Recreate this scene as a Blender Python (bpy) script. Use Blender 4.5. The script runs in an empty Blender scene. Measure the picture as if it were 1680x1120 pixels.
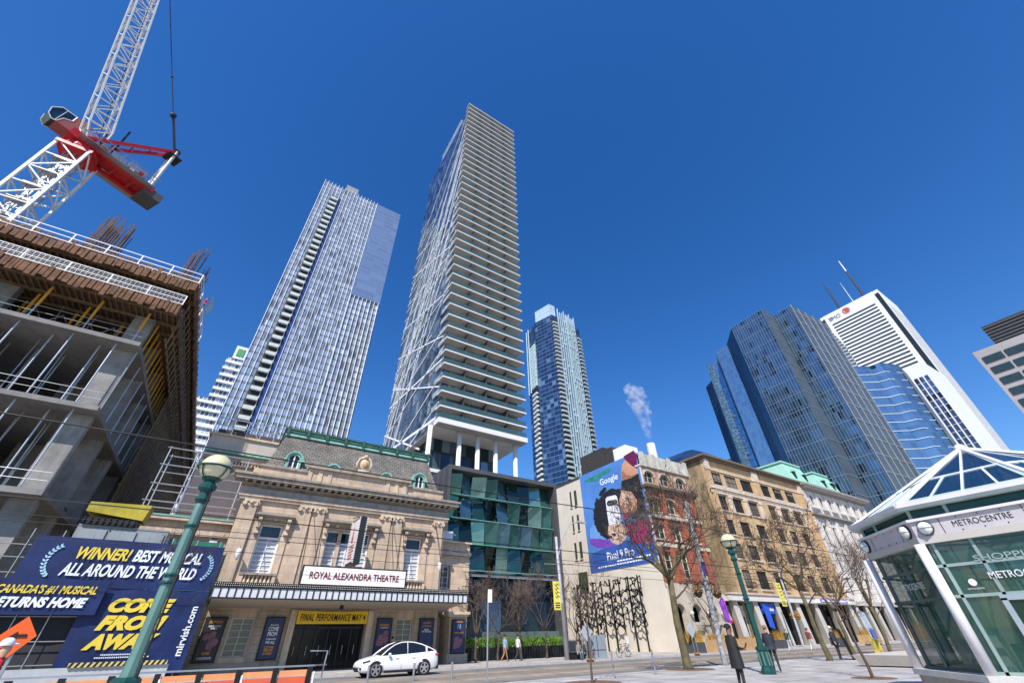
import bpy, math, random
from mathutils import Vector, Matrix
rnd = random.Random(7)
S = bpy.context.scene
R = math.radians
# ---------------------------------------------------------------- camera
YAW, PIT, ROL, FPX, EYE = R(33.47), R(36.47), R(-1.37), 659.5, 1.6
fwd = Vector((math.sin(YAW)*math.cos(PIT), math.cos(YAW)*math.cos(PIT), math.sin(PIT)))
rt0 = Vector((math.cos(YAW), -math.sin(YAW), 0)); up0 = rt0.cross(fwd)
cr, sr = math.cos(ROL), math.sin(ROL)
RT = cr*rt0+sr*up0; UP = -sr*rt0+cr*up0
cam = bpy.data.cameras.new('camera'); camo = bpy.data.objects.new('camera', cam); S.collection.objects.link(camo)
camo.matrix_world = Matrix(((RT.x, UP.x, -fwd.x, 0), (RT.y, UP.y, -fwd.y, 0), (RT.z, UP.z, -fwd.z, EYE), (0, 0, 0, 1)))
cam.sensor_fit = 'HORIZONTAL'; cam.sensor_width = 36; cam.lens = FPX/1680*36; cam.clip_start = .05; cam.clip_end = 9000
S.camera = camo
# ---------------------------------------------------------------- light
SAZ, SEL = R(226), R(47)
W = bpy.data.worlds.new('World'); S.world = W; W.use_nodes = True
nt = W.node_tree; bg = nt.nodes['Background']
sky = nt.nodes.new('ShaderNodeTexSky'); sky.sky_type = 'NISHITA'; sky.sun_disc = False
sky.sun_elevation = SEL; sky.sun_rotation = SAZ; sky.air_density = 1.15; sky.dust_density = .35; sky.ozone_density = 5.0; sky.altitude = 100
hs = nt.nodes.new('ShaderNodeHueSaturation'); hs.inputs['Saturation'].default_value = 1.29; hs.inputs['Value'].default_value = 1.02; hs.inputs['Hue'].default_value = .5105
nt.links.new(sky.outputs[0], hs.inputs['Color']); nt.links.new(hs.outputs[0], bg.inputs[0]); bg.inputs[1].default_value = .125
sun = bpy.data.lights.new('sun', 'SUN'); sun.energy = 4.6; sun.angle = R(.5); sun.color = (1, .94, .86)
suno = bpy.data.objects.new('sun', sun); S.collection.objects.link(suno)
SD = Vector((math.sin(SAZ)*math.cos(SEL), math.cos(SAZ)*math.cos(SEL), math.sin(SEL)))
suno.rotation_euler = SD.to_track_quat('Z', 'Y').to_euler(); suno.location = (0, 0, 300)
S.view_settings.view_transform = 'Standard'; S.view_settings.look = 'None'; S.view_settings.exposure = .42; S.view_settings.gamma = 1
S.cycles.max_bounces = 6; S.cycles.diffuse_bounces = 3; S.cycles.glossy_bounces = 3; S.cycles.transmission_bounces = 4; S.cycles.volume_bounces = 4; S.cycles.transparent_max_bounces = 12
# ---------------------------------------------------------------- pixel -> point on a real plane
def ray(px, py): return (RT*(px-840)+UP*(560-py)+fwd*FPX)
def YP(px, py, Y): d = ray(px, py); t = Y/d.y; return Vector((d.x*t, Y, EYE+d.z*t))
def XP(px, py, X): d = ray(px, py); t = X/d.x; return Vector((X, d.y*t, EYE+d.z*t))
def ZP(px, py, Z): d = ray(px, py); t = (Z-EYE)/d.z; return Vector((d.x*t, d.y*t, Z))
def PP(px, py, o, n):
    d = ray(px, py); t = (Vector(o)-Vector((0, 0, EYE))).dot(Vector(n))/d.dot(Vector(n)); return Vector((d.x*t, d.y*t, EYE+d.z*t))
# ---------------------------------------------------------------- objects
ORG = {}
def thing(name, label, cat, loc=(0, 0, 0), group=None, kind=None):
    o = bpy.data.objects.new(name, None); S.collection.objects.link(o); o.location = loc; o.empty_display_size = .3
    o['label'] = label; o['category'] = cat
    if group: o['group'] = group
    if kind: o['kind'] = kind
    ORG[o.name] = Vector(loc); return o
class MB:
    def __init__(s): s.v = []; s.f = []
    def poly(s, *p):
        n = len(s.v); s.v += [tuple(q) for q in p]; s.f.append(tuple(range(n, n+len(p))))
    def box(s, x0, x1, y0, y1, z0, z1):
        n = len(s.v)
        s.v += [(x, y, z) for z in (z0, z1) for x, y in ((x0, y0), (x1, y0), (x1, y1), (x0, y1))]
        s.f += [tuple(n+i for i in q) for q in ((3, 2, 1, 0), (4, 5, 6, 7), (0, 1, 5, 4), (1, 2, 6, 5), (2, 3, 7, 6), (3, 0, 4, 7))]
    def hexa(s, a, b):        # two quads, corresponding corners
        n = len(s.v); s.v += [tuple(q) for q in list(a)+list(b)]
        s.f += [tuple(n+i for i in q) for q in ((3, 2, 1, 0), (4, 5, 6, 7), (0, 1, 5, 4), (1, 2, 6, 5), (2, 3, 7, 6), (3, 0, 4, 7))]
    def ext(s, pts, vec):     # polygon extruded along a vector
        n = len(s.v); k = len(pts); v = Vector(vec); pts = [Vector(p) for p in pts]
        s.v += [tuple(p) for p in pts]+[tuple(p+v) for p in pts]
        s.f.append(tuple(range(n+k-1, n-1, -1))); s.f.append(tuple(range(n+k, n+2*k)))
        for i in range(k): j = (i+1) % k; s.f.append((n+i, n+j, n+k+j, n+k+i))
    def prism(s, p2, z0, z1): s.ext([(x, y, z0) for x, y in p2], (0, 0, z1-z0))
    def bar(s, p, q, w, h=None, up=(0, 0, 1)):
        p = Vector(p); q = Vector(q); d = (q-p)
        if d.length < 1e-6: return
        d.normalize(); h = h or w; a = d.cross(Vector(up))
        if a.length < 1e-3: a = d.cross(Vector((1, 0, 0)))
        a.normalize(); b = a.cross(d); a *= w/2; b *= h/2
        s.hexa([p-a-b, p+a-b, p+a+b, p-a+b], [q-a-b, q+a-b, q+a+b, q-a+b])
    def tube(s, p, q, r0, r1=None, n=8, cap=True):
        p = Vector(p); q = Vector(q); r1 = r0 if r1 is None else r1; d = (q-p)
        if d.length < 1e-6: return
        d.normalize(); a = d.orthogonal().normalized(); b = d.cross(a); m = len(s.v)
        for c, r in ((p, r0), (q, r1)):
            for i in range(n): t = 2*math.pi*i/n; s.v.append(tuple(c+a*math.cos(t)*r+b*math.sin(t)*r))
        for i in range(n): j = (i+1) % n; s.f.append((m+i, m+j, m+n+j, m+n+i))
        if cap: s.f.append(tuple(range(m+n-1, m-1, -1))); s.f.append(tuple(range(m+n, m+2*n)))
    def path(s, pts, rs, n=8):
        pts = [Vector(p) for p in pts]; m = len(s.v); prev = None
        for k, p in enumerate(pts):
            d = (pts[min(k+1, len(pts)-1)]-pts[max(k-1, 0)]).normalized()
            a = d.orthogonal().normalized() if prev is None else (prev-d*prev.dot(d)).normalized()
            prev = a; b = d.cross(a); r = rs[k] if isinstance(rs, (list, tuple)) else rs
            for i in range(n): t = 2*math.pi*i/n; s.v.append(tuple(p+a*math.cos(t)*r+b*math.sin(t)*r))
        for k in range(len(pts)-1):
            for i in range(n): j = (i+1) % n; u = m+k*n; s.f.append((u+i, u+j, u+n+j, u+n+i))
        s.f.append(tuple(range(m+n-1, m-1, -1))); u = m+(len(pts)-1)*n; s.f.append(tuple(range(u, u+n)))
    def lathe(s, prof, c=(0, 0, 0), n=16, a0=0, a1=2*math.pi):
        m = len(s.v); full = abs(a1-a0-2*math.pi) < 1e-6; k = n if full else n+1
        for r, z in prof:
            for i in range(k): t = a0+(a1-a0)*i/n; s.v.append((c[0]+r*math.cos(t), c[1]+r*math.sin(t), c[2]+z))
        for a in range(len(prof)-1):
            for i in range(n): j = (i+1) % k; s.f.append((m+a*k+i, m+a*k+j, m+(a+1)*k+j, m+(a+1)*k+i))
    def ball(s, c, rx, ry=None, rz=None, n=12, h=8, z0=-1, z1=1):
        ry = ry or rx; rz = rz or rx; m = len(s.v); a0 = math.asin(z0); a1 = math.asin(z1)
        for k in range(h+1):
            t = a0+(a1-a0)*k/h
            for i in range(n): u = 2*math.pi*i/n; s.v.append((c[0]+rx*math.cos(t)*math.cos(u), c[1]+ry*math.cos(t)*math.sin(u), c[2]+rz*math.sin(t)))
        for k in range(h):
            for i in range(n): j = (i+1) % n; s.f.append((m+k*n+i, m+k*n+j, m+k*n+n+j, m+k*n+n+i))
    def build(s, name, m, parent=None, smooth=False, kind=None, label=None):
        me = bpy.data.meshes.new(name); org = ORG.get(parent.name, Vector()) if parent else Vector()
        me.from_pydata([(x-org.x, y-org.y, z-org.z) for x, y, z in s.v], [], s.f); me.update()
        if smooth: me.polygons.foreach_set('use_smooth', [True]*len(me.polygons)); me.update()
        me.materials.append(m)
        o = bpy.data.objects.new(name, me); S.collection.objects.link(o)
        if parent: o.parent = parent; ORG[o.name] = org
        if kind: o['kind'] = kind
        if label: o['label'] = label
        return o
def tag(o, label, cat, group=None, kind=None):
    o['label'] = label; o['category'] = cat
    if group: o['group'] = group
    if kind: o['kind'] = kind
    return o
def copy_tree(o, parent=None):
    c = o.copy(); S.collection.objects.link(c); c.parent = parent
    for ch in list(o.children): copy_tree(ch, c)
    return c
# ---------------------------------------------------------------- materials
def N(nt, t, **k):
    n = nt.nodes.new(t)
    for a, b in k.items(): setattr(n, a, b)
    return n
def mth(nt, op, a, b=None):
    n = N(nt, 'ShaderNodeMath', operation=op)
    for i, x in enumerate((a, b)):
        if x is None: continue
        if isinstance(x, (int, float)): n.inputs[i].default_value = x
        else: nt.links.new(x, n.inputs[i])
    return n.outputs[0]
def mixc(nt, f, a, b, bt='MIX'):
    n = N(nt, 'ShaderNodeMix', data_type='RGBA', blend_type=bt)
    for i, x in ((0, f), (6, a), (7, b)):
        if isinstance(x, (int, float)): n.inputs[i].default_value = x
        elif isinstance(x, (tuple, list)): n.inputs[i].default_value = (*x[:3], 1)
        else: nt.links.new(x, n.inputs[i])
    return n.outputs[2]
MC = {}
def mat(name, c, rough=.75, metal=0., var=.18, sc=.8, bump=.15, bsc=12., spec=.4, dirt=None, emit=0, streak=0, alpha=1, trans=0):
    if name in MC: return MC[name]
    m = bpy.data.materials.new(name); MC[name] = m; m.use_nodes = True; nt = m.node_tree; p = nt.nodes['Principled BSDF']
    p.inputs['Roughness'].default_value = rough; p.inputs['Metallic'].default_value = metal; p.inputs['Specular IOR Level'].default_value = spec
    tc = N(nt, 'ShaderNodeTexCoord'); src = tc.outputs['Object']
    n1 = N(nt, 'ShaderNodeTexNoise'); n1.inputs['Scale'].default_value = sc; n1.inputs['Detail'].default_value = 6; n1.inputs['Roughness'].default_value = .65
    nt.links.new(src, n1.inputs['Vector'])
    mr = N(nt, 'ShaderNodeMapRange'); mr.inputs['From Min'].default_value = .3; mr.inputs['From Max'].default_value = .7; mr.inputs['To Min'].default_value = 1-var; mr.inputs['To Max'].default_value = 1+var*.6
    nt.links.new(n1.outputs[0], mr.inputs[0])
    col = mixc(nt, 1., c, mr.outputs[0], 'MULTIPLY')
    if streak:
        mp = N(nt, 'ShaderNodeMapping'); mp.inputs['Scale'].default_value = (1.5, 1.5, .12); nt.links.new(src, mp.inputs[0])
        n3 = N(nt, 'ShaderNodeTexNoise'); n3.inputs['Scale'].default_value = 1.6; n3.inputs['Detail'].default_value = 7; nt.links.new(mp.outputs[0], n3.inputs['Vector'])
        r3 = N(nt, 'ShaderNodeMapRange'); r3.inputs['From Min'].default_value = .52; r3.inputs['From Max'].default_value = .75; r3.inputs['To Max'].default_value = streak; nt.links.new(n3.outputs[0], r3.inputs[0])
        col = mixc(nt, r3.outputs[0], col, dirt or (.08, .07, .06))
    nt.links.new(col, p.inputs['Base Color'])
    if bump:
        n2 = N(nt, 'ShaderNodeTexNoise'); n2.inputs['Scale'].default_value = bsc; n2.inputs['Detail'].default_value = 4; nt.links.new(src, n2.inputs['Vector'])
        b = N(nt, 'ShaderNodeBump'); b.inputs['Strength'].default_value = bump; b.inputs['Distance'].default_value = .02; nt.links.new(n2.outputs[0], b.inputs['Height']); nt.links.new(b.outputs[0], p.inputs['Normal'])
    if emit: nt.links.new(col, p.inputs['Emission Color']); p.inputs['Emission Strength'].default_value = emit
    if trans: p.inputs['Transmission Weight'].default_value = trans
    if alpha < 1: p.inputs['Alpha'].default_value = alpha
    return m
def grid(name, cw, ch, cols, line=(.3, .3, .3), lw=.08, lh=.08, rough=.08, metal=.75, tilt=.02, u0=0, v0=0, spec=.6, dark=0., dcol=(.01, .012, .015)):
    """reflective panes cw x ch metres, each with its own tint and a slight tilt of its own"""
    m = bpy.data.materials.new(name); MC[name] = m; m.use_nodes = True; nt = m.node_tree; L = nt.links.new; p = nt.nodes['Principled BSDF']
    tc = N(nt, 'ShaderNodeTexCoord'); sp = N(nt, 'ShaderNodeSeparateXYZ'); L(tc.outputs['Object'], sp.inputs[0])
    g = N(nt, 'ShaderNodeNewGeometry'); sn = N(nt, 'ShaderNodeSeparateXYZ'); L(g.outputs['True Normal'], sn.inputs[0])
    k = mth(nt, 'GREATER_THAN', mth(nt, 'ABSOLUTE', sn.outputs[0]), .6)
    u = mth(nt, 'ADD', mth(nt, 'MULTIPLY', sp.outputs[1], k), mth(nt, 'MULTIPLY', sp.outputs[0], mth(nt, 'SUBTRACT', 1., k)))
    u = mth(nt, 'DIVIDE', mth(nt, 'ADD', u, 1000*cw+u0), cw); v = mth(nt, 'DIVIDE', mth(nt, 'ADD', sp.outputs[2], v0), ch)
    cb = N(nt, 'ShaderNodeCombineXYZ'); L(mth(nt, 'FLOOR', u), cb.inputs[0]); L(mth(nt, 'FLOOR', v), cb.inputs[1]); L(k, cb.inputs[2])
    wn = N(nt, 'ShaderNodeTexWhiteNoise', noise_dimensions='3D'); L(cb.outputs[0], wn.inputs[0])
    rp = N(nt, 'ShaderNodeValToRGB'); rp.color_ramp.interpolation = 'CONSTANT'; e = rp.color_ramp.elements
    e[0].position = 0; e[0].color = (*cols[0][1], 1); e[1].position = cols[1][0]; e[1].color = (*cols[1][1], 1)
    for q, c in cols[2:]: a = e.new(q); a.color = (*c, 1)
    L(wn.outputs[0], rp.inputs[0])
    ln = mth(nt, 'MAXIMUM', mth(nt, 'LESS_THAN', mth(nt, 'FRACT', u), lw), mth(nt, 'LESS_THAN', mth(nt, 'FRACT', v), lh))
    L(mixc(nt, ln, rp.outputs[0], line), p.inputs['Base Color'])
    L(mth(nt, 'MULTIPLY', mth(nt, 'SUBTRACT', 1., ln), metal), p.inputs['Metallic'])
    L(mth(nt, 'ADD', mth(nt, 'MULTIPLY', ln, .4), rough), p.inputs['Roughness']); p.inputs['Specular IOR Level'].default_value = spec
    p.inputs['Specular Tint'].default_value = (.62, .70, .80, 1)
    vm = N(nt, 'ShaderNodeVectorMath', operation='SUBTRACT'); L(wn.outputs[1], vm.inputs[0]); vm.inputs[1].default_value = (.5, .5, .5)
    vs = N(nt, 'ShaderNodeVectorMath', operation='SCALE'); L(vm.outputs[0], vs.inputs[0]); vs.inputs['Scale'].default_value = tilt
    nz = N(nt, 'ShaderNodeTexNoise'); nz.inputs['Scale'].default_value = .35; L(tc.outputs['Object'], nz.inputs['Vector'])
    vm2 = N(nt, 'ShaderNodeVectorMath', operation='SUBTRACT'); L(nz.outputs[1], vm2.inputs[0]); vm2.inputs[1].default_value = (.5, .5, .5)
    vs2 = N(nt, 'ShaderNodeVectorMath', operation='SCALE'); L(vm2.outputs[0], vs2.inputs[0]); vs2.inputs['Scale'].default_value = tilt*.8
    va = N(nt, 'ShaderNodeVectorMath', operation='ADD'); L(g.outputs['Normal'], va.inputs[0]); L(vs.outputs[0], va.inputs[1])
    vb = N(nt, 'ShaderNodeVectorMath', operation='ADD'); L(va.outputs[0], vb.inputs[0]); L(vs2.outputs[0], vb.inputs[1])
    vn = N(nt, 'ShaderNodeVectorMath', operation='NORMALIZE'); L(vb.outputs[0], vn.inputs[0]); L(vn.outputs[0], p.inputs['Normal'])
    return m
def coursed(name, c, c2, bw, bh, mortar=(.3, .27, .23), ms=.02, rough=.85, bump=.4, streak=0, var=.25):
    """bricks, ashlar or slates laid on vertical faces (u along the wall, v up)"""
    if name in MC: return MC[name]
    m = bpy.data.materials.new(name); MC[name] = m; m.use_nodes = True; nt = m.node_tree; L = nt.links.new; p = nt.nodes['Principled BSDF']; p.inputs['Roughness'].default_value = rough; p.inputs['Specular IOR Level'].default_value = .25
    tc = N(nt, 'ShaderNodeTexCoord'); sp = N(nt, 'ShaderNodeSeparateXYZ'); L(tc.outputs['Object'], sp.inputs[0])
    g = N(nt, 'ShaderNodeNewGeometry'); sn = N(nt, 'ShaderNodeSeparateXYZ'); L(g.outputs['True Normal'], sn.inputs[0])
    k = mth(nt, 'GREATER_THAN', mth(nt, 'ABSOLUTE', sn.outputs[0]), .7)
    u = mth(nt, 'ADD', mth(nt, 'MULTIPLY', sp.outputs[1], k), mth(nt, 'MULTIPLY', sp.outputs[0], mth(nt, 'SUBTRACT', 1., k)))
    cb = N(nt, 'ShaderNodeCombineXYZ'); L(u, cb.inputs[0]); L(sp.outputs[2], cb.inputs[1])
    br = N(nt, 'ShaderNodeTexBrick'); L(cb.outputs[0], br.inputs['Vector']); br.inputs['Scale'].default_value = 1
    br.inputs['Brick Width'].default_value = bw; br.inputs['Row Height'].default_value = bh; br.inputs['Mortar Size'].default_value = ms; br.inputs['Mortar Smooth'].default_value = .2
    br.inputs['Color1'].default_value = (*c, 1); br.inputs['Color2'].default_value = (*c2, 1); br.inputs['Mortar'].default_value = (*mortar, 1); br.inputs['Bias'].default_value = -.1
    n1 = N(nt, 'ShaderNodeTexNoise'); n1.inputs['Scale'].default_value = .6; n1.inputs['Detail'].default_value = 8; n1.inputs['Roughness'].default_value = .7; L(tc.outputs['Object'], n1.inputs['Vector'])
    mr = N(nt, 'ShaderNodeMapRange'); mr.inputs['From Min'].default_value = .3; mr.inputs['From Max'].default_value = .7; mr.inputs['To Min'].default_value = 1-var; mr.inputs['To Max'].default_value = 1+var*.5; L(n1.outputs[0], mr.inputs[0])
    col = mixc(nt, 1., br.outputs[0], mr.outputs[0], 'MULTIPLY')
    if streak:
        mp = N(nt, 'ShaderNodeMapping'); mp.inputs['Scale'].default_value = (1.2, 1.2, .1); L(tc.outputs['Object'], mp.inputs[0])
        n3 = N(nt, 'ShaderNodeTexNoise'); n3.inputs['Scale'].default_value = 2; n3.inputs['Detail'].default_value = 8; L(mp.outputs[0], n3.inputs['Vector'])
        r3 = N(nt, 'ShaderNodeMapRange'); r3.inputs['From Min'].default_value = .5; r3.inputs['From Max'].default_value = .75; r3.inputs['To Max'].default_value = streak; L(n3.outputs[0], r3.inputs[0])
        col = mixc(nt, r3.outputs[0], col, (.06, .055, .045))
    L(col, p.inputs['Base Color'])
    b = N(nt, 'ShaderNodeBump'); b.inputs['Strength'].default_value = bump; b.inputs['Distance'].default_value = .02
    h = mth(nt, 'SUBTRACT', mth(nt, 'MULTIPLY', n1.outputs[0], .8), br.outputs['Fac']); L(h, b.inputs['Height']); L(b.outputs[0], p.inputs['Normal'])
    return m
def glassy(name, c=(.02, .03, .035), rough=.06, metal=.25, **k): return mat(name, c, rough, metal, var=.5, sc=.9, bump=.05, bsc=1.5, spec=.8, **k)
# ---------------------------------------------------------------- lettering
def text(name, s, m, parent, c, right, upv, w, h, shear=0., bold=0., ext=.02, space=1., label=None):
    cu = bpy.data.curves.new('t', 'FONT'); cu.body = s; cu.align_x = 'CENTER'; cu.align_y = 'CENTER'; cu.offset = bold; cu.shear = shear; cu.space_character = space; cu.size = 1; cu.resolution_u = 3; cu.space_line = .85
    t = bpy.data.objects.new('t', cu); S.collection.objects.link(t)
    me = bpy.data.meshes.new_from_object(t, depsgraph=bpy.context.evaluated_depsgraph_get()); bpy.data.objects.remove(t); bpy.data.curves.remove(cu)
    xs = [v.co.x for v in me.vertices]; ys = [v.co.y for v in me.vertices]; mx = (min(xs)+max(xs))/2; my = (min(ys)+max(ys))/2; sx = w/(max(xs)-min(xs)); sy = h/(max(ys)-min(ys))
    c = Vector(c); r = Vector(right).normalized(); u = Vector(upv).normalized(); n = r.cross(u); mb = MB()
    for v in me.vertices: mb.v.append(tuple(c+r*((v.co.x-mx)*sx)+u*((v.co.y-my)*sy)+n*ext))
    for f in me.polygons: mb.f.append(tuple(f.vertices))
    bpy.data.meshes.remove(me)
    return mb.build(name, m, parent, label=label)
# ---------------------------------------------------------------- shared materials
WHITE = mat('white_paint', (.8, .8, .8), .45, var=.06, bump=0)
CONC = mat('concrete', (.40, .385, .36), .85, var=.22, sc=.5, streak=.35)
DARKM = mat('dark_metal', (.03, .033, .035), .45, .3, bump=0)
BLACK = mat('black', (.012, .012, .012), .6, bump=0)
STEEL = mat('galvanised_steel', (.42, .44, .46), .4, .7, bump=0)
COPPER = mat('green_copper', (.22, .44, .36), .7, var=.35, sc=2.5)
DKGREEN = mat('dark_green_copper', (.03, .10, .07), .6, var=.4, sc=3)
STONE = coursed('theatre_stone', (.60, .46, .335), (.50, .385, .285), 1.15, .52, (.40, .31, .23), .012, bump=.15, streak=.38, var=.22)
TRIM = mat('stone_trim', (.58, .455, .335), .8, var=.25, sc=1.8, streak=.5, dirt=(.14, .12, .10))
OLDTRIM = mat('weathered_stone_trim', (.34, .29, .235), .85, var=.3, sc=2, streak=.6, dirt=(.07, .06, .05))
PANE = glassy('window_pane')
# ================================================================ the setting
g = MB(); g.poly((-2500, -2500, -.01), (2500, -2500, -.01), (2500, 2500, -.01), (-2500, 2500, -.01)); g.build('ground', mat('city_ground', (.20, .195, .19), .9), kind='structure')
ASPH = mat('asphalt', (.20, .19, .18), .9, var=.45, sc=.35, bump=.3, bsc=60, streak=0)
g = MB(); g.poly((-200, 18.7, .0), (400, 18.7, .0), (400, 31.4, .0), (-200, 31.4, .0)); g.build('road', ASPH, kind='structure')
g = MB()
for y in (22.6, 24.1, 26.4, 27.9): g.box(-200, 400, y-.05, y+.05, .0, .006)
g.build('tram_tracks', mat('rail_steel', (.12, .10, .09), .5, .6), kind='structure')
g = MB()
for y in (22.1, 25.9): g.poly((-200, y, .003), (400, y, .003), (400, y+2.5, .003), (-200, y+2.5, .003))
g.build('track_bed', mat('track_concrete', (.33, .28, .22), .9, var=.35, sc=.7, bump=.3, bsc=40), kind='structure')
g = MB(); g.poly((-200, 25.22, .004), (400, 25.22, .004), (400, 25.34, .004), (-200, 25.34, .004)); g.build('centre_line', mat('yellow_line', (.55, .40, .10), .8), kind='structure')
PAVE = coursed('pavement_slabs', (.42, .40, .38), (.38, .365, .345), 1.5, 1.5, (.2, .19, .18), .015, bump=.2)
def slab_mat(name, c, cell):
    m = bpy.data.materials.new(name); m.use_nodes = True; nt = m.node_tree; p = nt.nodes['Principled BSDF']; p.inputs['Roughness'].default_value = .85
    tc = N(nt, 'ShaderNodeTexCoord'); br = N(nt, 'ShaderNodeTexBrick'); nt.links.new(tc.outputs['Object'], br.inputs[0]); br.offset = 0
    br.inputs['Scale'].default_value = 1; br.inputs['Brick Width'].default_value = cell; br.inputs['Row Height'].default_value = cell; br.inputs['Mortar Size'].default_value = .022
    br.inputs['Color1'].default_value = (*c, 1); br.inputs['Color2'].default_value = (*[x*.80 for x in c], 1); br.inputs['Mortar'].default_value = (*[x*.35 for x in c], 1)
    n1 = N(nt, 'ShaderNodeTexNoise'); n1.inputs['Scale'].default_value = .8; n1.inputs['Detail'].default_value = 8; nt.links.new(tc.outputs['Object'], n1.inputs[0])
    mr = N(nt, 'ShaderNodeMapRange'); mr.inputs['From Min'].default_value = .3; mr.inputs['From Max'].default_value = .7; mr.inputs['To Min'].default_value = .62; mr.inputs['To Max'].default_value = 1.1; nt.links.new(n1.outputs[0], mr.inputs[0])
    nt.links.new(mixc(nt, 1., br.outputs[0], mr.outputs[0], 'MULTIPLY'), p.inputs['Base Color']); return m
g = MB(); g.box(-200, 400, 31.6, 130, -.02, .15); g.build('far_pavement', slab_mat('far_paving', (.52, .48, .43), 1.6), kind='structure')
g = MB(); g.box(-200, 400, -90, 18.5, -.02, .15); g.build('plaza', slab_mat('plaza_paving', (.49, .47, .45), 1.2), kind='structure')
g = MB(); g.box(-200, 400, 18.5, 18.7, -.02, .153); g.box(-200, 400, 31.4, 31.6, -.02, .153); g.build('kerbs', mat('kerb_concrete', (.46, .44, .42), .8, var=.2, sc=3), kind='structure')

# ================================================================ towers
# ---- tower of white fins (behind the theatre)
ZA = 196.; YA = 150.8
AX = lambda px, py: YP(px, py, YA).x
T = thing('fin_tower', 'tall pale blue tower striped with white vertical fins and one stack of balconies', 'tower', (5, YA, 0))
glA = grid('fin_tower_glass', 1.7, 3.1, [(0, (.42, .47, .53)), (.35, (.32, .37, .43)), (.6, (.50, .56, .61)), (.8, (.16, .19, .23)), (.93, (.66, .70, .74))], (.13, .15, .17), .06, .3, .14, .42, .05)
m = MB(); m.box(-14.9, 12.6, YA, YA+30, 0, ZA); m.box(12.6, 25.9, YA+.3, YA+30, 0, 128.5); m.build('body', glA, T)
m = MB(); m.box(12.6, 25.9, YA-.2, YA+30, 128.5, ZA); m.build('upper_glass_block', grid('fin_tower_blue', 4.5, 3.1, [(0, (.30, .40, .54)), (.5, (.28, .37, .50)), (.8, (.35, .45, .58))], (.14, .19, .28), .02, .2, .12, .6, .008), T)
FIN = mat('white_fin', (.82, .85, .88), .4, var=.05, bump=0)
for i in range(17):
    x = -14.7+i*1.7; z1 = ZA+.8
    if i in (3, 4): 
        m = MB(); m.box(x-.085, x+.085, YA-.4, YA, 186, z1); m.build('fin', FIN, T); continue
    m = MB(); m.box(x-.085, x+.085, YA-.4, YA, 0, z1); m.build('fin', FIN, T)
for i in range(8):
    x = 12.5+1.8*i+.2; m = MB(); m.box(x-.085, x+.085, YA-.4, YA+.3, 0, 128.7); m.build('fin', FIN, T)
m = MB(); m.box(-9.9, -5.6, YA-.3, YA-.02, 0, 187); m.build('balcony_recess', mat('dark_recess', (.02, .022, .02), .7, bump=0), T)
BAL = mat('pale_balcony', (.52, .58, .58), .5, var=.1, bump=0)
k = 0; z = 6.
while z < 186: m = MB(); m.box(-9.6, -6.2, YA-1.3, YA-.31, z, z+1.35); m.build('balcony', BAL, T); z += 3.7; k += 1
m = MB(); m.box(-6.0, -4.3, YA-.12, YA-.02, 0, 187); m.build('blue_glass_strip', mat('deep_blue_glass', (.08, .14, .30), .1, .6, bump=0), T)
m = MB(); m.box(-4.5, 1.6, YA+1, YA+14, ZA, ZA+6); m.build('roof_plant', mat('plant_grey', (.25, .27, .30), .6), T)
# ---- small white block of flats between the construction site and the fin tower
T = thing('white_apartment_block', 'white banded apartment block with a green rooftop logo, left of the finned tower', 'building', (-30, 200, 0))
a0 = ZP(372, 590, 112); xl, xr = -31, -19
WB = mat('white_band', (.74, .76, .77), .6, bump=0)
m = MB(); m.box(xl+4.5, xr, 205, 225, 90, 112); m.box(xl, xr, 205, 225, 0, 90); m.build('body', grid('apartment_glass', 1.5, 3.4, [(0, (.10, .13, .16)), (.4, (.3, .34, .38)), (.75, (.5, .55, .58))], (.7, .72, .73), .18, .1, .2, .3, .05), T)
for i in range(31):
    z = i*3.6+1; xx = xl if z < 90 else xl+4.5
    m = MB(); m.box(xx-.3, xr+.3, 204.1, 204.98, z, z+1.25); m.build('white_band', WB, T)
m = MB(); m.box(xl+6, xr, 204.5, 225, 112, 119); m.build('roof_box', WB, T)
m = MB(); m.box(xr-5, xr-3.2, 204.2, 204.49, 113.5, 117.5); m.box(xr-2.8, xr-2, 204.2, 204.49, 113.5, 117.5); m.build('green_logo', mat('logo_green', (.05, .35, .12), .6, bump=0), T)
# ---- balcony tower with crossing white lines
YB = 61.9; xb0, xb1 = 24.9, 44.1; zb0 = YP(717, 690, YB).z; ZB = 157.
T = thing('balcony_tower', 'tallest tower, white balcony slabs in front, white diagonal lines over its glass side', 'tower', (34, 70, 0))
gB = grid('balcony_tower_glass', 1.4, 3.1, [(0, (.14, .21, .30)), (.3, (.26, .35, .45)), (.5, (.08, .12, .17)), (.66, (.50, .57, .62)), (.78, (.18, .26, .36)), (.92, (.02, .03, .04))], (.04, .06, .09), .08, .1, .06, .75, .09)
m = MB(); m.box(xb0+.7, xb1-.9, YB+2.1, 98, zb0+.1, ZB-1.5)
m.build('glass_body', gB, T)
m = MB(); m.box(xb0+1.1, xb0+3, 71, 88, ZB-1.5, ZB+6); m.build('roof_screen', grid('screen_glass', 1.2, 1.2, [(0, (.3, .38, .45)), (.5, (.5, .58, .62))], (.7, .7, .7), .1, .1, .1, .5), T)
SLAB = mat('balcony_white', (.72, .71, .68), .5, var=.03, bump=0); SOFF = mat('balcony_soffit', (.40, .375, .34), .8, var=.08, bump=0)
GRAIL = mat('balcony_glass', (.10, .19, .185), .08, .35, bump=0, alpha=.62)
nf = 40; dz = (ZB-zb0)/nf; DIV = mat('divider', (.05, .055, .055), .7, bump=0)
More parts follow.
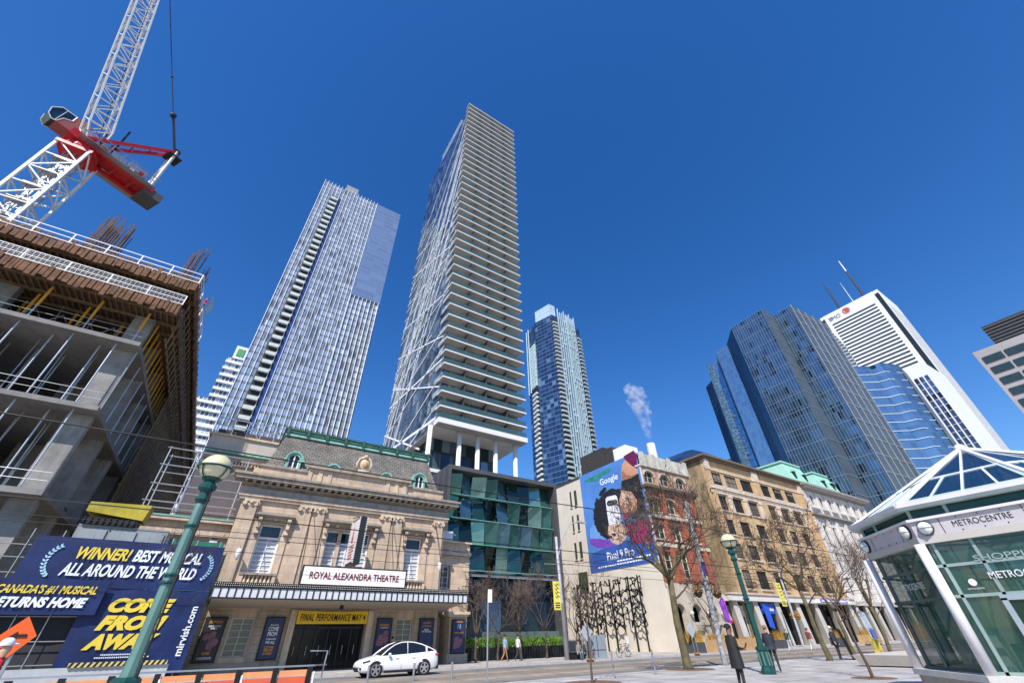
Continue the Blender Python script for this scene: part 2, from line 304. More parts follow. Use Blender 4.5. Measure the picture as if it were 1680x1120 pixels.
for i in range(nf+1):
    z = zb0+dz*i; th = .27 if i else .95
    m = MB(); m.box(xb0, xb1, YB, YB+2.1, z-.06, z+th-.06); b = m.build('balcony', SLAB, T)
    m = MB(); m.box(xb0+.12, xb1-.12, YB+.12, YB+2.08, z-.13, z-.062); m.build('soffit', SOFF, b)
    if i < nf:
        m = MB(); m.box(xb0+.25, xb1-.25, YB+.07, YB+.1, z+th-.06, z+th+1.0); m.box(xb0+.2, xb0+.23, YB+.1, YB+2, z+th-.06, z+th+1.0); m.build('glass_railing', GRAIL, b)
for j in range(1, 4): x = xb0+4.9*j; m = MB(); m.box(x-.07, x+.07, YB+.3, YB+2.1, zb0+.3, ZB-.2); m.build('divider', DIV, T)
for j in range(9):
    m = MB(); z = zb0
    # dark window wall mullions behind balconies
    x = xb0+1+j*2.15; m.box(x-.05, x+.05, YB+2.02, YB+2.1, zb0, ZB); m.build('mullion', DARKM, T)
LN = mat('white_line', (.85, .87, .88), .4, var=.03, bump=0); XW = xb0+.62
def wl(p, q, w=.28, nm='diagonal_line'):
    a = XP(*p, XW); b = XP(*q, XW)
    if a.y > b.y: a, b = b, a
    d = (b-a)
    if a.y < YB+1.5: a = a+d*((YB+1.5-a.y)/d.y)
    if b.y > 98.25: b = a+d*((98.25-a.y)/d.y)
    m = MB(); m.bar(a, b, w*.62, .14, up=(1, 0, 0)) 
    return m.build(nm, LN, T)
C2 = lambda x, y: (620+x/5.6, 550+y/5.6)
C1 = lambda x, y: (620+x/5.6, 360+y/5.6)
for p, q, w in (((165, 232), (600, 5), .45), ((120, 505), (560, 470), .45), ((80, 700), (605, 205), .6), ((125, 1050), (545, 750), .95), ((40, 915), (380, 1045), .55), ((180, 145), (275, 0), .3), ((130, 410), (420, 0), .35),
                ((95, 605), (490, 0), .4), ((150, 320), (340, 10), .25), ((60, 810), (560, 0), .35), ((20, 1020), (615, 85), .4), ((155, 1055), (590, 345), .35), ((245, 1075), (560, 610), .35)): wl(C2(*p), C2(*q), w)
for p, q, w in (((210, 1050), (660, 640), .45), ((310, 550), (705, 215), .45), ((345, 375), (660, 10), .4), ((320, 490), (530, 60), .3), ((285, 680), (700, 20), .35), ((270, 750), (520, 350), .3), ((255, 825), (685, 290), .4), ((225, 975), (685, 370), .4),
                ((240, 895), (440, 600), .3), ((300, 615), (560, 200), .3), ((350, 310), (540, 0), .3), ((380, 150), (470, 0), .3), ((365, 250), (520, 0), .3), ((445, 1115), (670, 545), .35), ((320, 1115), (660, 640), .3)): wl(C1(*p), C1(*q), w)
r2 = random.Random(3)
for i in range(17):
    z = ZB-2-i*4.6; dr = r2.choice((18, 26, 34, 42, 60)); 
    m = MB(); m.bar((XW, YB+1.5, z), (XW, 98.2, z-dr*1.6), r2.choice((.13, .16, .2)), .14, up=(1, 0, 0)); m.build('diagonal_line', LN, T)
VEN = mat('pale_vent', (.35, .40, .43), .5, bump=0)
for i in range(int((110-zb0)/dz)): m = MB(); z = zb0+dz*i+.6; m.box(XW-.25, XW+.1, YB+2.3, YB+5.2, z, z+1.1); m.build('side_vent', VEN, T)
# podium behind the hall with round columns
m = MB(); m.box(xb0+1.5, xb1-3.4, YB+7, YB+18, 0, zb0-.1); m.build('lobby_glass', grid('lobby_glass', 1.7, 6., [(0, (.03, .05, .055)), (.4, (.10, .14, .15)), (.7, (.2, .28, .32)), (.9, (.02, .02, .02))], (.02, .02, .02), .07, .05, .06, .5, .05), T)
m = MB()
for k in range(3): m.box(xb0+1.4, xb1-3.3, YB+6.7, YB+7, zb0-6.6-6*k, zb0-6.0-6*k)
m.build('floor_band', SLAB, T)
m = MB(); m.box(xb0+.1, xb1-.15, YB+.4, YB+18, zb0-.12, zb0-.055); m.build('main_soffit', mat('pale_soffit', (.66, .63, .58), .8, var=.04, bump=0), T)
for px, py in ((705, 712), (754, 718), (784, 722), (813, 728), (845, 736)):
    c = YP(px, py, YB+2.2); m = MB(); m.tube((c.x, YB+2.2, 0), (c.x, YB+2.2, zb0-.12), .42, n=20); m.build('column', mat('column_white', (.72, .70, .68), .7, var=.08), T, smooth=True)
# ---- wide blue tower further back
ZC = 214.
T = thing('slim_blue_tower', 'slim blue glass tower with balcony ladders and a pale crown, right of the balcony tower', 'tower', (175, 205, 0))
glC = grid('slim_tower_glass', 3.0, 3.4, [(0, (.035, .08, .16)), (.45, (.05, .10, .19)), (.75, (.09, .16, .26)), (.9, (.28, .40, .48))], (.08, .13, .2), .04, .16, .08, .7, .02)
fp = [(162.8, 188.5), (178.2, 188.6), (195.3, 192.5), (197, 225), (164, 225), (160.5, 219.6), (158, 203.7)]
m = MB(); m.prism(fp, 0, ZC-4); m.build('body', glC, T)
m = MB(); m.prism([(158.6, 204), (162.4, 189.5), (168, 189.5), (166, 206)], ZC-4, ZC+8); m.build('crown_screen', grid('crown_glass', 1.2, 3, [(0, (.45, .6, .72)), (.5, (.55, .7, .8))], (.7, .8, .85), .1, .1, .1, .4), T)
SB = mat('slim_balcony', (.40, .46, .48), .6, bump=0); DR = MC['dark_recess']
def ladder(T, a, b, out, z0, z1, dz, hh=1.3, mt=None, dark=True, nm='balcony'):
    a = Vector((*a, 0)); b = Vector((*b, 0)); o = Vector((*out, 0)); z = z0
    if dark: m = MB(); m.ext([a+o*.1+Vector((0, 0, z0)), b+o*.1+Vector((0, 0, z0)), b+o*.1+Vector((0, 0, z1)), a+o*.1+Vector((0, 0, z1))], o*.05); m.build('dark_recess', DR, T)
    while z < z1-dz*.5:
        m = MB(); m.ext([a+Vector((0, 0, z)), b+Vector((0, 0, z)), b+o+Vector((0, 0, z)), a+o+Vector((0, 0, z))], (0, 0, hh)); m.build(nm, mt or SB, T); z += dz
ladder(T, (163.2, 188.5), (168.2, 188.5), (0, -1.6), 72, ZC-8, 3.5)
ladder(T, (190.5, 191.3), (194.8, 192.3), (.2, -1.4), 72, ZC-14, 3.5)
ladder(T, (158.4, 206.5), (159.5, 213), (-1.5, .2), 72, 150, 3.5, mt=mat('white_curved_balcony', (.66, .72, .72), .5, bump=0))
m = MB(); m.prism([(157.1, 206), (158.3, 214), (159.6, 214), (158.4, 206)], 152, 190); m.build('pale_bay', grid('pale_bay', 1.2, 3.5, [(0, (.35, .55, .5)), (.5, (.5, .68, .62))], (.75, .8, .78), .2, .12, .2, .3), T)
for k in range(10):
    x = 169.5+k*2.1; y = 188.5 if x < 178.2 else 188.6+(x-178.2)*.228; m = MB(); w = .35 if k == 4 else .16; m.box(x-w, x+w, y-.9, y+.3, 20, ZC+(2 if k % 3 else 5)); m.build('fin', mat('pale_fin', (.42, .55, .60), .4, bump=0), T)
PPN = mat('pale_panel', (.36, .52, .58), .4, bump=0); cnt = 0
for z in range(60, 208, 4):
    for k in range(9):
        if r2.random() < .28 and cnt < 95: x = 169.7+k*2.1; y = 188.5 if x < 178.2 else 188.6+(x-178.2)*.228; m = MB(); m.box(x, x+1.6, y-.5, y+.2, z, z+1.7); m.build('pale_panel', PPN, T); cnt += 1
for pp in ((158.6, 215), (159.6, 219)): 
    m = MB(); m.tube((pp[0], pp[1], 150), (pp[0], pp[1], ZC-4), .5); m.build('edge_post', mat('pale_fin', None), T)
# ---- saw-toothed dark blue tower
ZD = 150.
T = thing('faceted_blue_tower', 'broad dark blue saw-tooth office tower with pale ribs, left of the white bank tower', 'tower', (240, 85, 0))
fpD = [(217.0, 87.4), (216.4, 68.0), (227.9, 68.2), (227.4, 57.6), (262.6, 55.4), (300, 60), (300, 150), (266, 141), (262.4, 134.6), (254.2, 124.5), (241.5, 122.5), (240.2, 113.4), (231, 108), (229.5, 98.9)]
fpD = fpD[:]
m = MB(); m.prism(fpD, 0, ZD); m.build('body', grid('faceted_glass', 1.6, 3.7, [(0, (.018, .04, .075)), (.5, (.022, .05, .085)), (.8, (.014, .03, .06)), (.95, (.03, .065, .11))], (.03, .06, .09), .03, .05, .08, .35, .012), T)
gW = grid('ribbed_face_glass', 1.6, 4.1, [(0, (.10, .19, .28)), (.4, (.13, .23, .33)), (.72, (.06, .10, .15)), (.84, (.16, .27, .37)), (.94, (.02, .035, .05))], (.05, .08, .11), .05, .10, .05, .8, .02)
for a, c in (((216.95, 87.2), (216.4, 68.2)), ((227.85, 68.0), (227.4, 57.8))): m = MB(); m.ext([(a[0], a[1], 0), (c[0], c[1], 0), (c[0], c[1], ZD-.2), (a[0], a[1], ZD-.2)], (-.1, 0, 0)); m.build('ribbed_face', gW, T)
RIB = mat('pale_rib', (.27, .37, .44), .35, .4, bump=0)
def ribs(T, a, b, out, n, z0, z1, w, d, mt, nm='rib', skip=()):
    a = Vector((*a, 0)); b = Vector((*b, 0)); o = Vector((*out, 0)).normalized(); t = (b-a).normalized()
    for i in range(n+1):
        c = a+(b-a)*i/n; m = MB(); m.ext([c-t*w/2+Vector((0, 0, z0)), c+t*w/2+Vector((0, 0, z0)), c+t*w/2+o*d+Vector((0, 0, z0)), c-t*w/2+o*d+Vector((0, 0, z0))], (0, 0, z1-z0)); m.build(nm, mt, T)
def bands(T, a, b, out, z0, z1, dz, h, d, mt, nm='floor_band'):
    a = Vector((*a, 0)); b = Vector((*b, 0)); o = Vector((*out, 0)).normalized(); z = z0
    while z < z1:
        m = MB(); m.ext([a+Vector((0, 0, z)), b+Vector((0, 0, z)), b+o*d+Vector((0, 0, z)), a+o*d+Vector((0, 0, z))], (0, 0, h)); m.build(nm, mt, T); z += dz
ribs(T, (217, 87.2), (216.4, 68.2), (-1, 0), 14, 20, ZD+.5, .14, .25, RIB)
ribs(T, (227.9, 68), (227.4, 57.8), (-1, 0), 8, 20, ZD+.5, .14, .25, RIB)
bands(T, (217, 87.3), (216.4, 68), (-1, 0), 15, ZD, 8.2, .2, .26, RIB)
bands(T, (227.9, 68), (227.4, 57.6), (-1, 0), 15, ZD, 8.2, .2, .26, RIB)
SG = mat('slate_grey_panel', (.12, .15, .18), .4, .3, var=.25, sc=.15, bump=0)
m = MB(); m.ext([(216.2, 67.9, 0), (227.9, 67.9, 0), (227.9, 67.9, ZD+.6), (216.2, 67.9, ZD+.6)], (0, -.2, 0)); m.ext([(227.2, 57.45, 0), (262.6, 55.25, 0), (262.6, 55.25, ZD+.6), (227.2, 57.45, ZD+.6)], (0, -.2, 0)); m.build('grey_side_cladding', SG, T)
bands(T, (216.3, 67.7), (227.8, 67.7), (0, -1), 15, ZD, 8.2, .4, .15, RIB)
bands(T, (227.3, 57.2), (262.5, 55.0), (0, -1), 15, ZD, 8.2, .4, .15, mat('thin_grey_joint', (.3, .33, .36), .5, bump=0))
ribs(T, (227.3, 57.2), (262.5, 55.0), (0, -1), 5, 10, ZD+.5, .3, .25, MC['thin_grey_joint'])
for a, c in (((229.5, 98.9), (231, 108)), ((240.2, 113.4), (241.5, 122.5))):
    m = MB(); m.ext([(a[0]-.1, a[1], 0), (c[0]-.1, c[1], 0), (c[0]-.1, c[1], ZD), (a[0]-.1, a[1], ZD)], (-.15, 0, 0)); m.build('bright_strip', grid('bright_strip', 1.5, 3.7, [(0, (.25, .42, .6)), (.5, (.3, .5, .66))], (.1, .2, .3), .1, .1, .05, .8), T)
# ---- curved lower blue building
T = thing('curved_blue_building', 'lower light blue curved glass building with thin white floor lines before the bank tower', 'building', (275, 50, 0))
fpF = [(263.5, 57.9), (264.7, 54.7), (271.6, 49.9), (271.8, 49.0), (272.8, 45.5), (276.8, 43.3), (283.1, 41.2), (303, 42.9), (310, 60), (290, 70)]
m = MB(); m.prism(fpF, 0, 120); m.build('body', grid('curved_glass', 2.4, 4.2, [(0, (.20, .32, .44)), (.5, (.23, .36, .48)), (.8, (.17, .28, .38)), (.95, (.03, .05, .07))], (.12, .2, .3), .03, .03, .05, .8, .01), T)
for i in range(4): bands(T, fpF[i], fpF[i+1], (-1, -.3), 58, 119, 4.7, .3, .3, mat('white_floor_line', (.6, .68, .72), .4, bump=0))
bands(T, fpF[4], fpF[6], (-.5, -1), 58, 119, 4.7, .3, .3, MC['white_floor_line'])
m = MB(); m.ext([(283.1, 41, 0), (303, 42.7, 0), (303, 42.7, 120.5), (283.1, 41, 120.5)], (0, -.3, 0)); m.build('grey_end_wall', SG, T)
# ---- white bank tower
ZM = 298.
T = thing('white_bank_tower', 'tall white bank tower with black window strips, masts and a round red logo', 'tower', (520, 80, 0))
MARB = mat('white_marble', (.80, .81, .80), .5, var=.05, sc=.05, bump=0)
m = MB(); m.box(507.4, 560, 54.6, 105, 0, ZM); m.build('body', MARB, T)
WDK = mat('dark_window_strip', (.035, .045, .05), .2, .3, bump=0)
z = ZM-15.5
while z > 110: m = MB(); m.box(506.9, 507.3, 58.5, 101, z, z+1.25); m.build('window_strip', WDK, T); z -= 3.95+.15
m = MB(); m.box(507.6, 509.5, 50.8, 54.5, 0, ZM-4); m.box(507.6, 509.5, 105.1, 108, 0, ZM-4); m.build('corner_notch', WDK, T)
m = MB(); m.box(509.6, 562, 50.2, 54.4, 0, ZM+1); m.box(509.6, 562, 105.2, 109, 0, ZM+1); m.build('side_wing', MARB, T)
m = MB()
for k in range(24): m.box(511+k*2.1, 511.5+k*2.1, 49.9, 50.1, 10, 280)
m.build('side_grooves', mat('groove_grey', (.45, .47, .5), .6, bump=0), T)
text('lettering', 'BMO', mat('bank_blue', (.03, .07, .2), .5, bump=0), T, (507.3, 95.5, ZM-7.6), (0, -1, 0), (0, 0, 1), 11.5, 4.8, bold=0, ext=.2)
m = MB(); c = (507.2, 83.0, ZM-6.0)
for k in range(28):
    a = 2*math.pi*k/28; b2 = 2*math.pi*(k+1)/28
    m.poly((506.8, 83+3.6*math.cos(a), c[2]+3.6*math.sin(a)), (506.8, 83+3.6*math.cos(b2), c[2]+3.6*math.sin(b2)), (506.8, 83+2.7*math.cos(b2), c[2]+2.7*math.sin(b2)), (506.8, 83+2.7*math.cos(a), c[2]+2.7*math.sin(a)))
m.box(506.7, 506.9, 81.3, 84.7, c[2]+.6, c[2]+1.8); m.box(506.7, 506.9, 81.3, 84.7, c[2]-2.0, c[2]-1.2)
for y in (80.9, 82.6, 98.25): m.box(506.7, 506.9, y, y+.8, c[2]-.9, c[2]+.6)
m.build('round_logo', mat('logo_red', (.6, .02, .03), .5, bump=0), T)
for px, h, w, mt in ((1374, 42, 1.1, DARKM), (1396, 30, .35, WHITE), (1415, 58, 1.2, DARKM)):
    b = ZP(px, {1374: 503, 1396: 492, 1415: 484}[px], ZM); m = MB(); m.tube((b.x+6, b.y, ZM), (b.x+6, b.y, ZM+h*.7), w, w*.7, 6); mast = m.build('mast', mt, T)
    m = MB(); m.tube((b.x+6, b.y, ZM+h*.7), (b.x+6, b.y, ZM+h), w*.6, w*.3, 6); m.build('mast_tip', WHITE if px == 1415 else mt, mast)
# lower white stepped part of the same bank, in front
T = thing('white_ribbed_block', 'lower white building with blue and black vertical window slots, below the white bank tower', 'building', (330, 40, 0))
pa = ZP(1490, 600, 118); 
fpW = [(333, 46.4), (333, 36.5), (367, 35.5), (372, 60), (333, 60)]
m = MB(); m.prism(fpW, 0, 136); m.build('body', MARB, T)
for y in (44.6, 42.0, 39.4): m = MB(); m.box(332.6, 332.9, y-.8, y+.8, 5, 128); m.build('window_slot', grid('slot_glass', 2.2, 4, [(0, (.06, .12, .25)), (.5, (.08, .16, .32)), (.8, (.02, .03, .05))], (.4, .42, .45), .02, .1, .1, .6), T)
# ---- grey tower at the right edge
T = thing('grey_corner_tower', 'grey banded office tower with a black louvred crown at the right edge', 'tower', (220, 0, 0))
m = MB(); m.box(202, 240, -40, 9.7, 0, 80); m.build('body', mat('grey_stone', (.36, .34, .34), .7, var=.08, sc=.1, bump=0), T)
z = 77.2
while z > 5:
    m = MB()
    for k in range(9): y = 8.6-k*5.6; m.box(201.7, 201.95, y-4.9, y, z-2.3, z)
    m.build('window_strip', mat('grey_window', (.05, .08, .08), .15, .4, bump=0), T); z -= 4.1
m = MB(); m.box(209.5, 240, -38, 3.6, 80, 90.5); m.build('crown', mat('black_louvre', (.03, .032, .035), .6, bump=0), T)
m = MB()
for k in range(8): m.box(209.2, 209.5, -38, 3.6, 81+k*1.2, 81.3+k*1.2)
m.build('louvre', mat('louvre_grey', (.10, .10, .11), .6, bump=0), T)
# ---- small bits over the tan roof
T = thing('striped_far_tower', 'small pale vertically striped tower just visible above the tan roof', 'building', (300, 157, 0))
m = MB(); m.box(290, 310, 152, 165, 0, 104); m.build('body', mat('far_grey', (.3, .34, .38), .6, bump=0), T)
for k in range(12): m = MB(); m.box(289.6, 290, 152.2+k*1.08, 152.6+k*1.08, 40, 104.4); m.build('fin', FIN, T)
T = thing('blue_vault_roof', 'dark blue curved roof behind the tan building', 'building', (100, 50, 0))
m = MB(); pr = [(0, 0), (2, 1.6), (5, 2.6), (9, 2.8), (16, 2.6)]
m.ext([(78+a, 52, 33+b) for a, b in pr]+[(94, 52, 0), (78, 52, 0)], (0, 12, 0)); m.build('roof', mat('blue_metal_roof', (.05, .11, .25), .3, .6, bump=0), T)
# ================================================================ building helpers
def wallholes(mb, x0, x1, z0, z1, y0, y1, holes):
    xs = sorted({x0, x1, *[h[0] for h in holes], *[h[1] for h in holes]}); xs = [x for x in xs if x0 <= x <= x1]
    for a, b in zip(xs, xs[1:]):
        c = (a+b)/2; hs = sorted([h for h in holes if h[0] < c < h[1]], key=lambda h: h[2]); z = z0
        for h in hs:
            if h[2] > z: mb.box(a, b, y0, y1, z, h[2])
            z = max(z, h[3])
        if z < z1: mb.box(a, b, y0, y1, z, z1)
def window(T, x0, x1, z0, z1, Y, nx=2, nz=4, fm=None, pm=None, fw=.09, mw=.035, transom=None, name='window', curtain=None, M=None):
    """Y = plane of the frame's front; frame, bars, one pane sheet behind"""
    m = MB(); d = .08
    m.box(x0, x0+fw, Y, Y+d, z0, z1); m.box(x1-fw, x1, Y, Y+d, z0, z1); m.box(x0+fw, x1-fw, Y, Y+d, z0, z0+fw); m.box(x0+fw, x1-fw, Y, Y+d, z1-fw, z1)
    zt = z1
    if transom: zt = z0+(z1-z0)*transom; m.box(x0+fw, x1-fw, Y-.02, Y+d, zt-fw/2, zt+fw/2)
    for i in range(1, nx): x = x0+(x1-x0)*i/nx; w = mw*(1.8 if (nx % 2 == 0 and i == nx//2) else 1); m.box(x-w/2, x+w/2, Y+.01, Y+d, z0+fw, zt-(fw/2 if transom else fw))
    for i in range(1, nz): z = z0+(zt-z0)*i/nz; m.box(x0+fw, x1-fw, Y+.02, Y+d-.01, z-mw/2, z+mw/2)
    if M: m.v = [tuple(M @ Vector(v)) for v in m.v]
    f = m.build(name, fm or WHITE, T)
    m = MB(); m.box(x0+.01, x1-.01, Y+d, Y+d+.02, z0+.01, z1-.01)
    if M: m.v = [tuple(M @ Vector(v)) for v in m.v]
    m.build('pane', pm or PANE, f)
    if curtain:
        m = MB(); m.poly((x0+.05, Y+d-.005, z0+.05), (x1-.05, Y+d-.005, z0+.05), (x1-.05, Y+d-.005, z0+(z1-z0)*curtain), (x0+.05, Y+d-.005, z0+(z1-z0)*curtain))
        m.build('curtain', mat('net_curtain', (.46, .50, .56), .8, var=.15, sc=5, bump=0), f)
    return f
def steps(mb, x0, x1, Yw, prof, ends=True):
    """moulding: boxes (z0, z1, projection) growing out of wall plane Yw"""
    for a, b, p in prof: mb.box(x0-(p if ends else 0), x1+(p if ends else 0), Yw-p, Yw+.3, a, b)
# ================================================================ theatre
T = thing('theatre', 'sandstone theatre with a slate mansard roof, dormers and a long lamp-edged canopy', 'theatre', (8.2, 37, 0))
YT = 37.; xc = 8.22
up = [(1.78, 3.29, 5.66, 8.9), (6.5, 9.94, 5.66, 8.9), (13.02, 14.53, 5.66, 8.9)]
lo = [(1.86, 3.2, 1.0, 3.1), (13.08, 14.36, 1.0, 3.06), (5.7, 10.72, .1, 3.45)]
m = MB(); wallholes(m, 0, 16.44, .1, 10.6, YT, YT+.7, up+lo); m.build('facade', STONE, T)
m = MB(); m.box(.02, 16.42, YT+1.6, YT+20, 0, 13); m.box(.03, 16.41, YT+.7, YT+1.6, 10.4, 13.0); m.build('house_body', STONE, T)
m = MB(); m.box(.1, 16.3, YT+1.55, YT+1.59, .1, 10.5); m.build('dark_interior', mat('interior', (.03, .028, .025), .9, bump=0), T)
# pilasters with small capitals
for a, b in ((.2, 1.1), (4.02, 4.92), (5.05, 5.95), (10.48, 11.38), (11.5, 12.4), (15.35, 16.25)):
    m = MB(); m.box(a, b, YT-.16, YT-.002, 4.4, 10.0); m.box(a-.06, b+.06, YT-.22, YT-.002, 4.2, 4.7); m.build('pilaster', STONE, T)
    m = MB(); m.box(a-.05, b+.05, YT-.28, YT-.003, 10.25, 10.42); m.box(a, b, YT-.2, YT-.003, 9.98, 10.25)
    for x in (a+.02, b-.02): m.tube((x, YT-.36, 10.12), (x, YT-.05, 10.12), .15, n=12)
    m.ball(((a+b)/2, YT-.26, 10.2), .13); m.build('capital', TRIM, T)
# windows upstairs
for (a, b, c, d), w3 in zip(up, (0, 1, 0)):
    window(T, a, b, c, d, YT+.45, 4 if w3 else 2, 8, transom=.72, curtain=.70, fw=.12, mw=.05)
    if w3:
        m = MB()
        for x in (a+(b-a)*.3, a+(b-a)*.7): m.box(x-.14, x+.14, YT+.3, YT+.44, c, d)
        m.build('mullion', TRIM, T)
    for x in (a, b):
        m = MB(); s = -1 if x == a else 1
        xa, xb = sorted((x+s*.02, x+s*.42)); m.box(xa, xb, YT-.1, YT-.004, c, d+.25); m.build('architrave', TRIM, T)
        m = MB(); xa, xb = sorted((x+s*.10, x+s*.36))
        m.box(xa, xb, YT-.5, YT-.101, 9.0, 9.3); m.box(xa+.02, xb-.02, YT-.38, YT-.101, 8.55, 9.0); m.box(xa+.05, xb-.05, YT-.24, YT-.101, 8.1, 8.55); m.tube((xa, YT-.4, 9.12), (xb, YT-.4, 9.12), .16, n=10); m.tube((xa, YT-.24, 8.2), (xb, YT-.24, 8.2), .11, n=10); m.build('console_bracket', TRIM, T)
    m = MB(); m.box(a-.4, b+.4, YT-.12, YT-.004, d+.02, d+.2); m.box(a-.05, b+.05, YT-.16, YT-.004, d+.24, d+.36)
    n = 3 if w3 else 1
    for k in range(n): xx = a+(b-a)*(k+.5)/n; m.ball((xx, YT-.2, d+.34), .2, .14, .2)
    m.box(a+.08, b-.08, YT-.2, YT-.12, d-.02+.32, d+.46); m.build('lintel_ornament', TRIM, T)
    m = MB(); m.box(a-.62, b+.62, YT-.66, YT-.004, 9.36, 9.48); m.box(a-.55, b+.55, YT-.55, YT-.004, 9.26, 9.36); m.box(a-.5, b+.5, YT-.4, YT-.004, 9.48, 9.6); m.build('window_hood', OLDTRIM, T)
    m = MB(); m.box(a-.4, b+.4, YT-.5, YT-.002, c-.14, c-.01); m.box(a-.35, b+.35, YT-.4, YT-.002, c-.95, c-.85)
    m.build('sill', OLDTRIM, T)
    k = 0; n = int((b-a)/.22)
    for k in range(n+1):
        x = a+(b-a)*k/n; m = MB(); m.lathe([(.05, -.85), (.09, -.66), (.1, -.55), (.045, -.35), (.075, -.2), (.06, -.14)], (x, YT-.32, c), 8); m.build('baluster', TRIM, T)
    m = MB()
    for x in (a-.36, b+.14): m.box(x, x+.22, YT-.44, YT-.003, c-.85, c-.14)
    m.build('baluster_pier', TRIM, T)
# entablature and cornice
m = MB(); steps(m, -.02, 16.46, YT, [(10.42, 10.62, .22), (10.62, 10.78, .32)]); m.build('architrave_band', TRIM, T)
m = MB(); m.box(-.02, 16.46, YT-.1, YT+.3, 10.78, 11.3); m.build('frieze', mat('grey_frieze', (.36, .33, .30), .85, var=.3, sc=1.4, streak=.4), T)
m = MB(); steps(m, -.02, 16.46, YT, [(11.42, 11.55, .42), (11.68, 11.95, .95), (11.95, 12.12, 1.08)]); m.build('cornice', OLDTRIM, T)
m = MB(); n = 150
for k in range(n): x = -.1+16.6*k/(n-1); m.box(x-.035, x+.035, YT-.32, YT-.101, 11.3, 11.42)
m.build('dentils', OLDTRIM, T)
for k in range(32): x = -.2+16.84*k/31; m = MB(); m.box(x-.12, x+.12, YT-.88, YT-.421, 11.56, 11.68); m.tube((x-.12, YT-.52, 11.55), (x+.12, YT-.52, 11.55), .09, n=8); m.build('modillion', OLDTRIM, T)
# parapet
m = MB(); m.box(.5, 15.94, YT-.05, YT+.5, 12.12, 12.95); m.box(4.0, 12.44, YT-.22, YT+.5, 12.12, 13.3); m.build('parapet', STONE, T)
m = MB(); m.box(.4, 16.04, YT-.18, YT+.6, 12.95, 13.12); m.box(3.8, 12.64, YT-.5, YT+.6, 13.3, 13.5); m.box(4.3, 12.14, YT-.34, YT+.55, 13.5, 13.66); m.build('parapet_coping', OLDTRIM, T)
for x in (4.05, 4.85, 5.6, 10.6, 11.4, 12.15): m = MB(); m.box(x-.16, x+.16, YT-.3, YT-.221, 12.14, 13.28); m.build('parapet_strip', TRIM, T)
text('carved_name', 'ROYAL ALEXANDRA', mat('carved_stone', (.40, .34, .28), .9), T, (8.22, YT-.221, 12.82), (1, 0, 0), (0, 0, 1), 4.2, .36, ext=.012)
m = MB(); m.ball((8.25, YT-.15, 14.35), .42, .2, .5, 14, 10); m.box(7.75, 8.75, YT-.3, YT+.1, 13.66, 13.85); m.path([(7.72, YT-.1, 13.9), (7.62, YT-.1, 14.4), (7.8, YT-.1, 14.85), (8.25, YT-.1, 15.1), (8.7, YT-.1, 14.85), (8.88, YT-.1, 14.4), (8.78, YT-.1, 13.9)], .13); m.ball((8.25, YT-.2, 15.05), .2); m.build('crest', TRIM, T, smooth=True)
m = MB(); m.ball((8.25, YT-.32, 14.35), .24, .12, .3, 14, 8); m.build('crest_boss', mat('gold_stone', (.50, .38, .18), .7), T, smooth=True)
# mansard roof
SL = coursed('slates', (.235, .205, .175), (.15, .155, .15), .42, .22, (.05, .05, .045), .02, bump=.7, streak=.5, var=.35)
m = MB(); b0 = [(.6, YT+.7, 13.1), (15.9, YT+.7, 13.1), (15.9, YT+14, 13.1), (.6, YT+14, 13.1)]; b1 = [(1.6, YT+2.7, 16.75), (15.2, YT+2.7, 16.75), (15.2, YT+13, 16.75), (1.6, YT+13, 16.75)]; m.hexa(b0, b1); m.build('mansard_roof', SL, T)
m = MB(); m.box(1.45, 15.35, YT+2.5, YT+13.1, 16.76, 16.95); m.box(1.5, 15.3, YT+2.6, YT+13, 17.12, 17.3); m.build('ridge_flashing', COPPER, T)
m = MB(); m.box(1.55, 15.25, YT+2.68, YT+12.9, 16.95, 17.12); m.box(1.35, 15.45, YT+2.4, YT+13.1, 17.3, 17.45)
for k in range(9): x = 1.6+13.5*k/8; m.box(x-.12, x+.12, YT+2.35, YT+2.6, 16.9, 17.5)
m.build('ridge_cresting', DKGREEN, T)
def dormer(x, w, h, z, Y, back):
    D = MB(); n = 14
    for (r0, r1, y0, y1) in ((w/2, w/2-.17, Y-.12, Y+.12), (w/2+.12, w/2, Y-.22, Y+back)):
        pr = [(x+r0*math.cos(math.pi*k/n), z+h-w/2+r0*math.sin(math.pi*k/n)) for k in range(n+1)]; pi = [(x+r1*math.cos(math.pi*k/n), z+h-w/2+r1*math.sin(math.pi*k/n)) for k in range(n+1)]
        for k in range(n): D.hexa([(pr[k][0], y0, pr[k][1]), (pr[k+1][0], y0, pr[k+1][1]), (pi[k+1][0], y0, pi[k+1][1]), (pi[k][0], y0, pi[k][1])], [(pr[k][0], y1, pr[k][1]), (pr[k+1][0], y1, pr[k+1][1]), (pi[k+1][0], y1, pi[k+1][1]), (pi[k][0], y1, pi[k][1])])
    for s in (-1, 1): D.box(*sorted((x+s*w/2, x+s*(w/2-.17))), Y-.12, Y+back*.6, z, z+h-w/2); D.box(*sorted((x+s*(w/2+.22), x+s*(w/2))), Y-.25, Y+.1, z+h-w/2-.12, z+h-w/2+.02)
    d = D.build('dormer', COPPER, T)
    G = MB(); G.ext([(x+(w/2-.17)*math.cos(math.pi*k/n), Y+.05, z+h-w/2+(w/2-.17)*math.sin(math.pi*k/n)) for k in range(n+1)]+[(x-w/2+.17, Y+.05, z), (x+w/2-.17, Y+.05, z)], (0, .03, 0)); G.build('pane', PANE, d)
    G = MB(); G.box(x-.05, x+.05, Y-.02, Y+.045, z, z+h-.2)
    for s in (-1, 1): G.box(*sorted((x+s*(w/2-.17), x+s*(w/2-.25))), Y-.02, Y+.045, z, z+h-w/2)
    G.build('frame', WHITE, d)
for x in (2.65, 13.85): dormer(x, 1.15, 1.45, 13.25, YT+.9, 1.2)
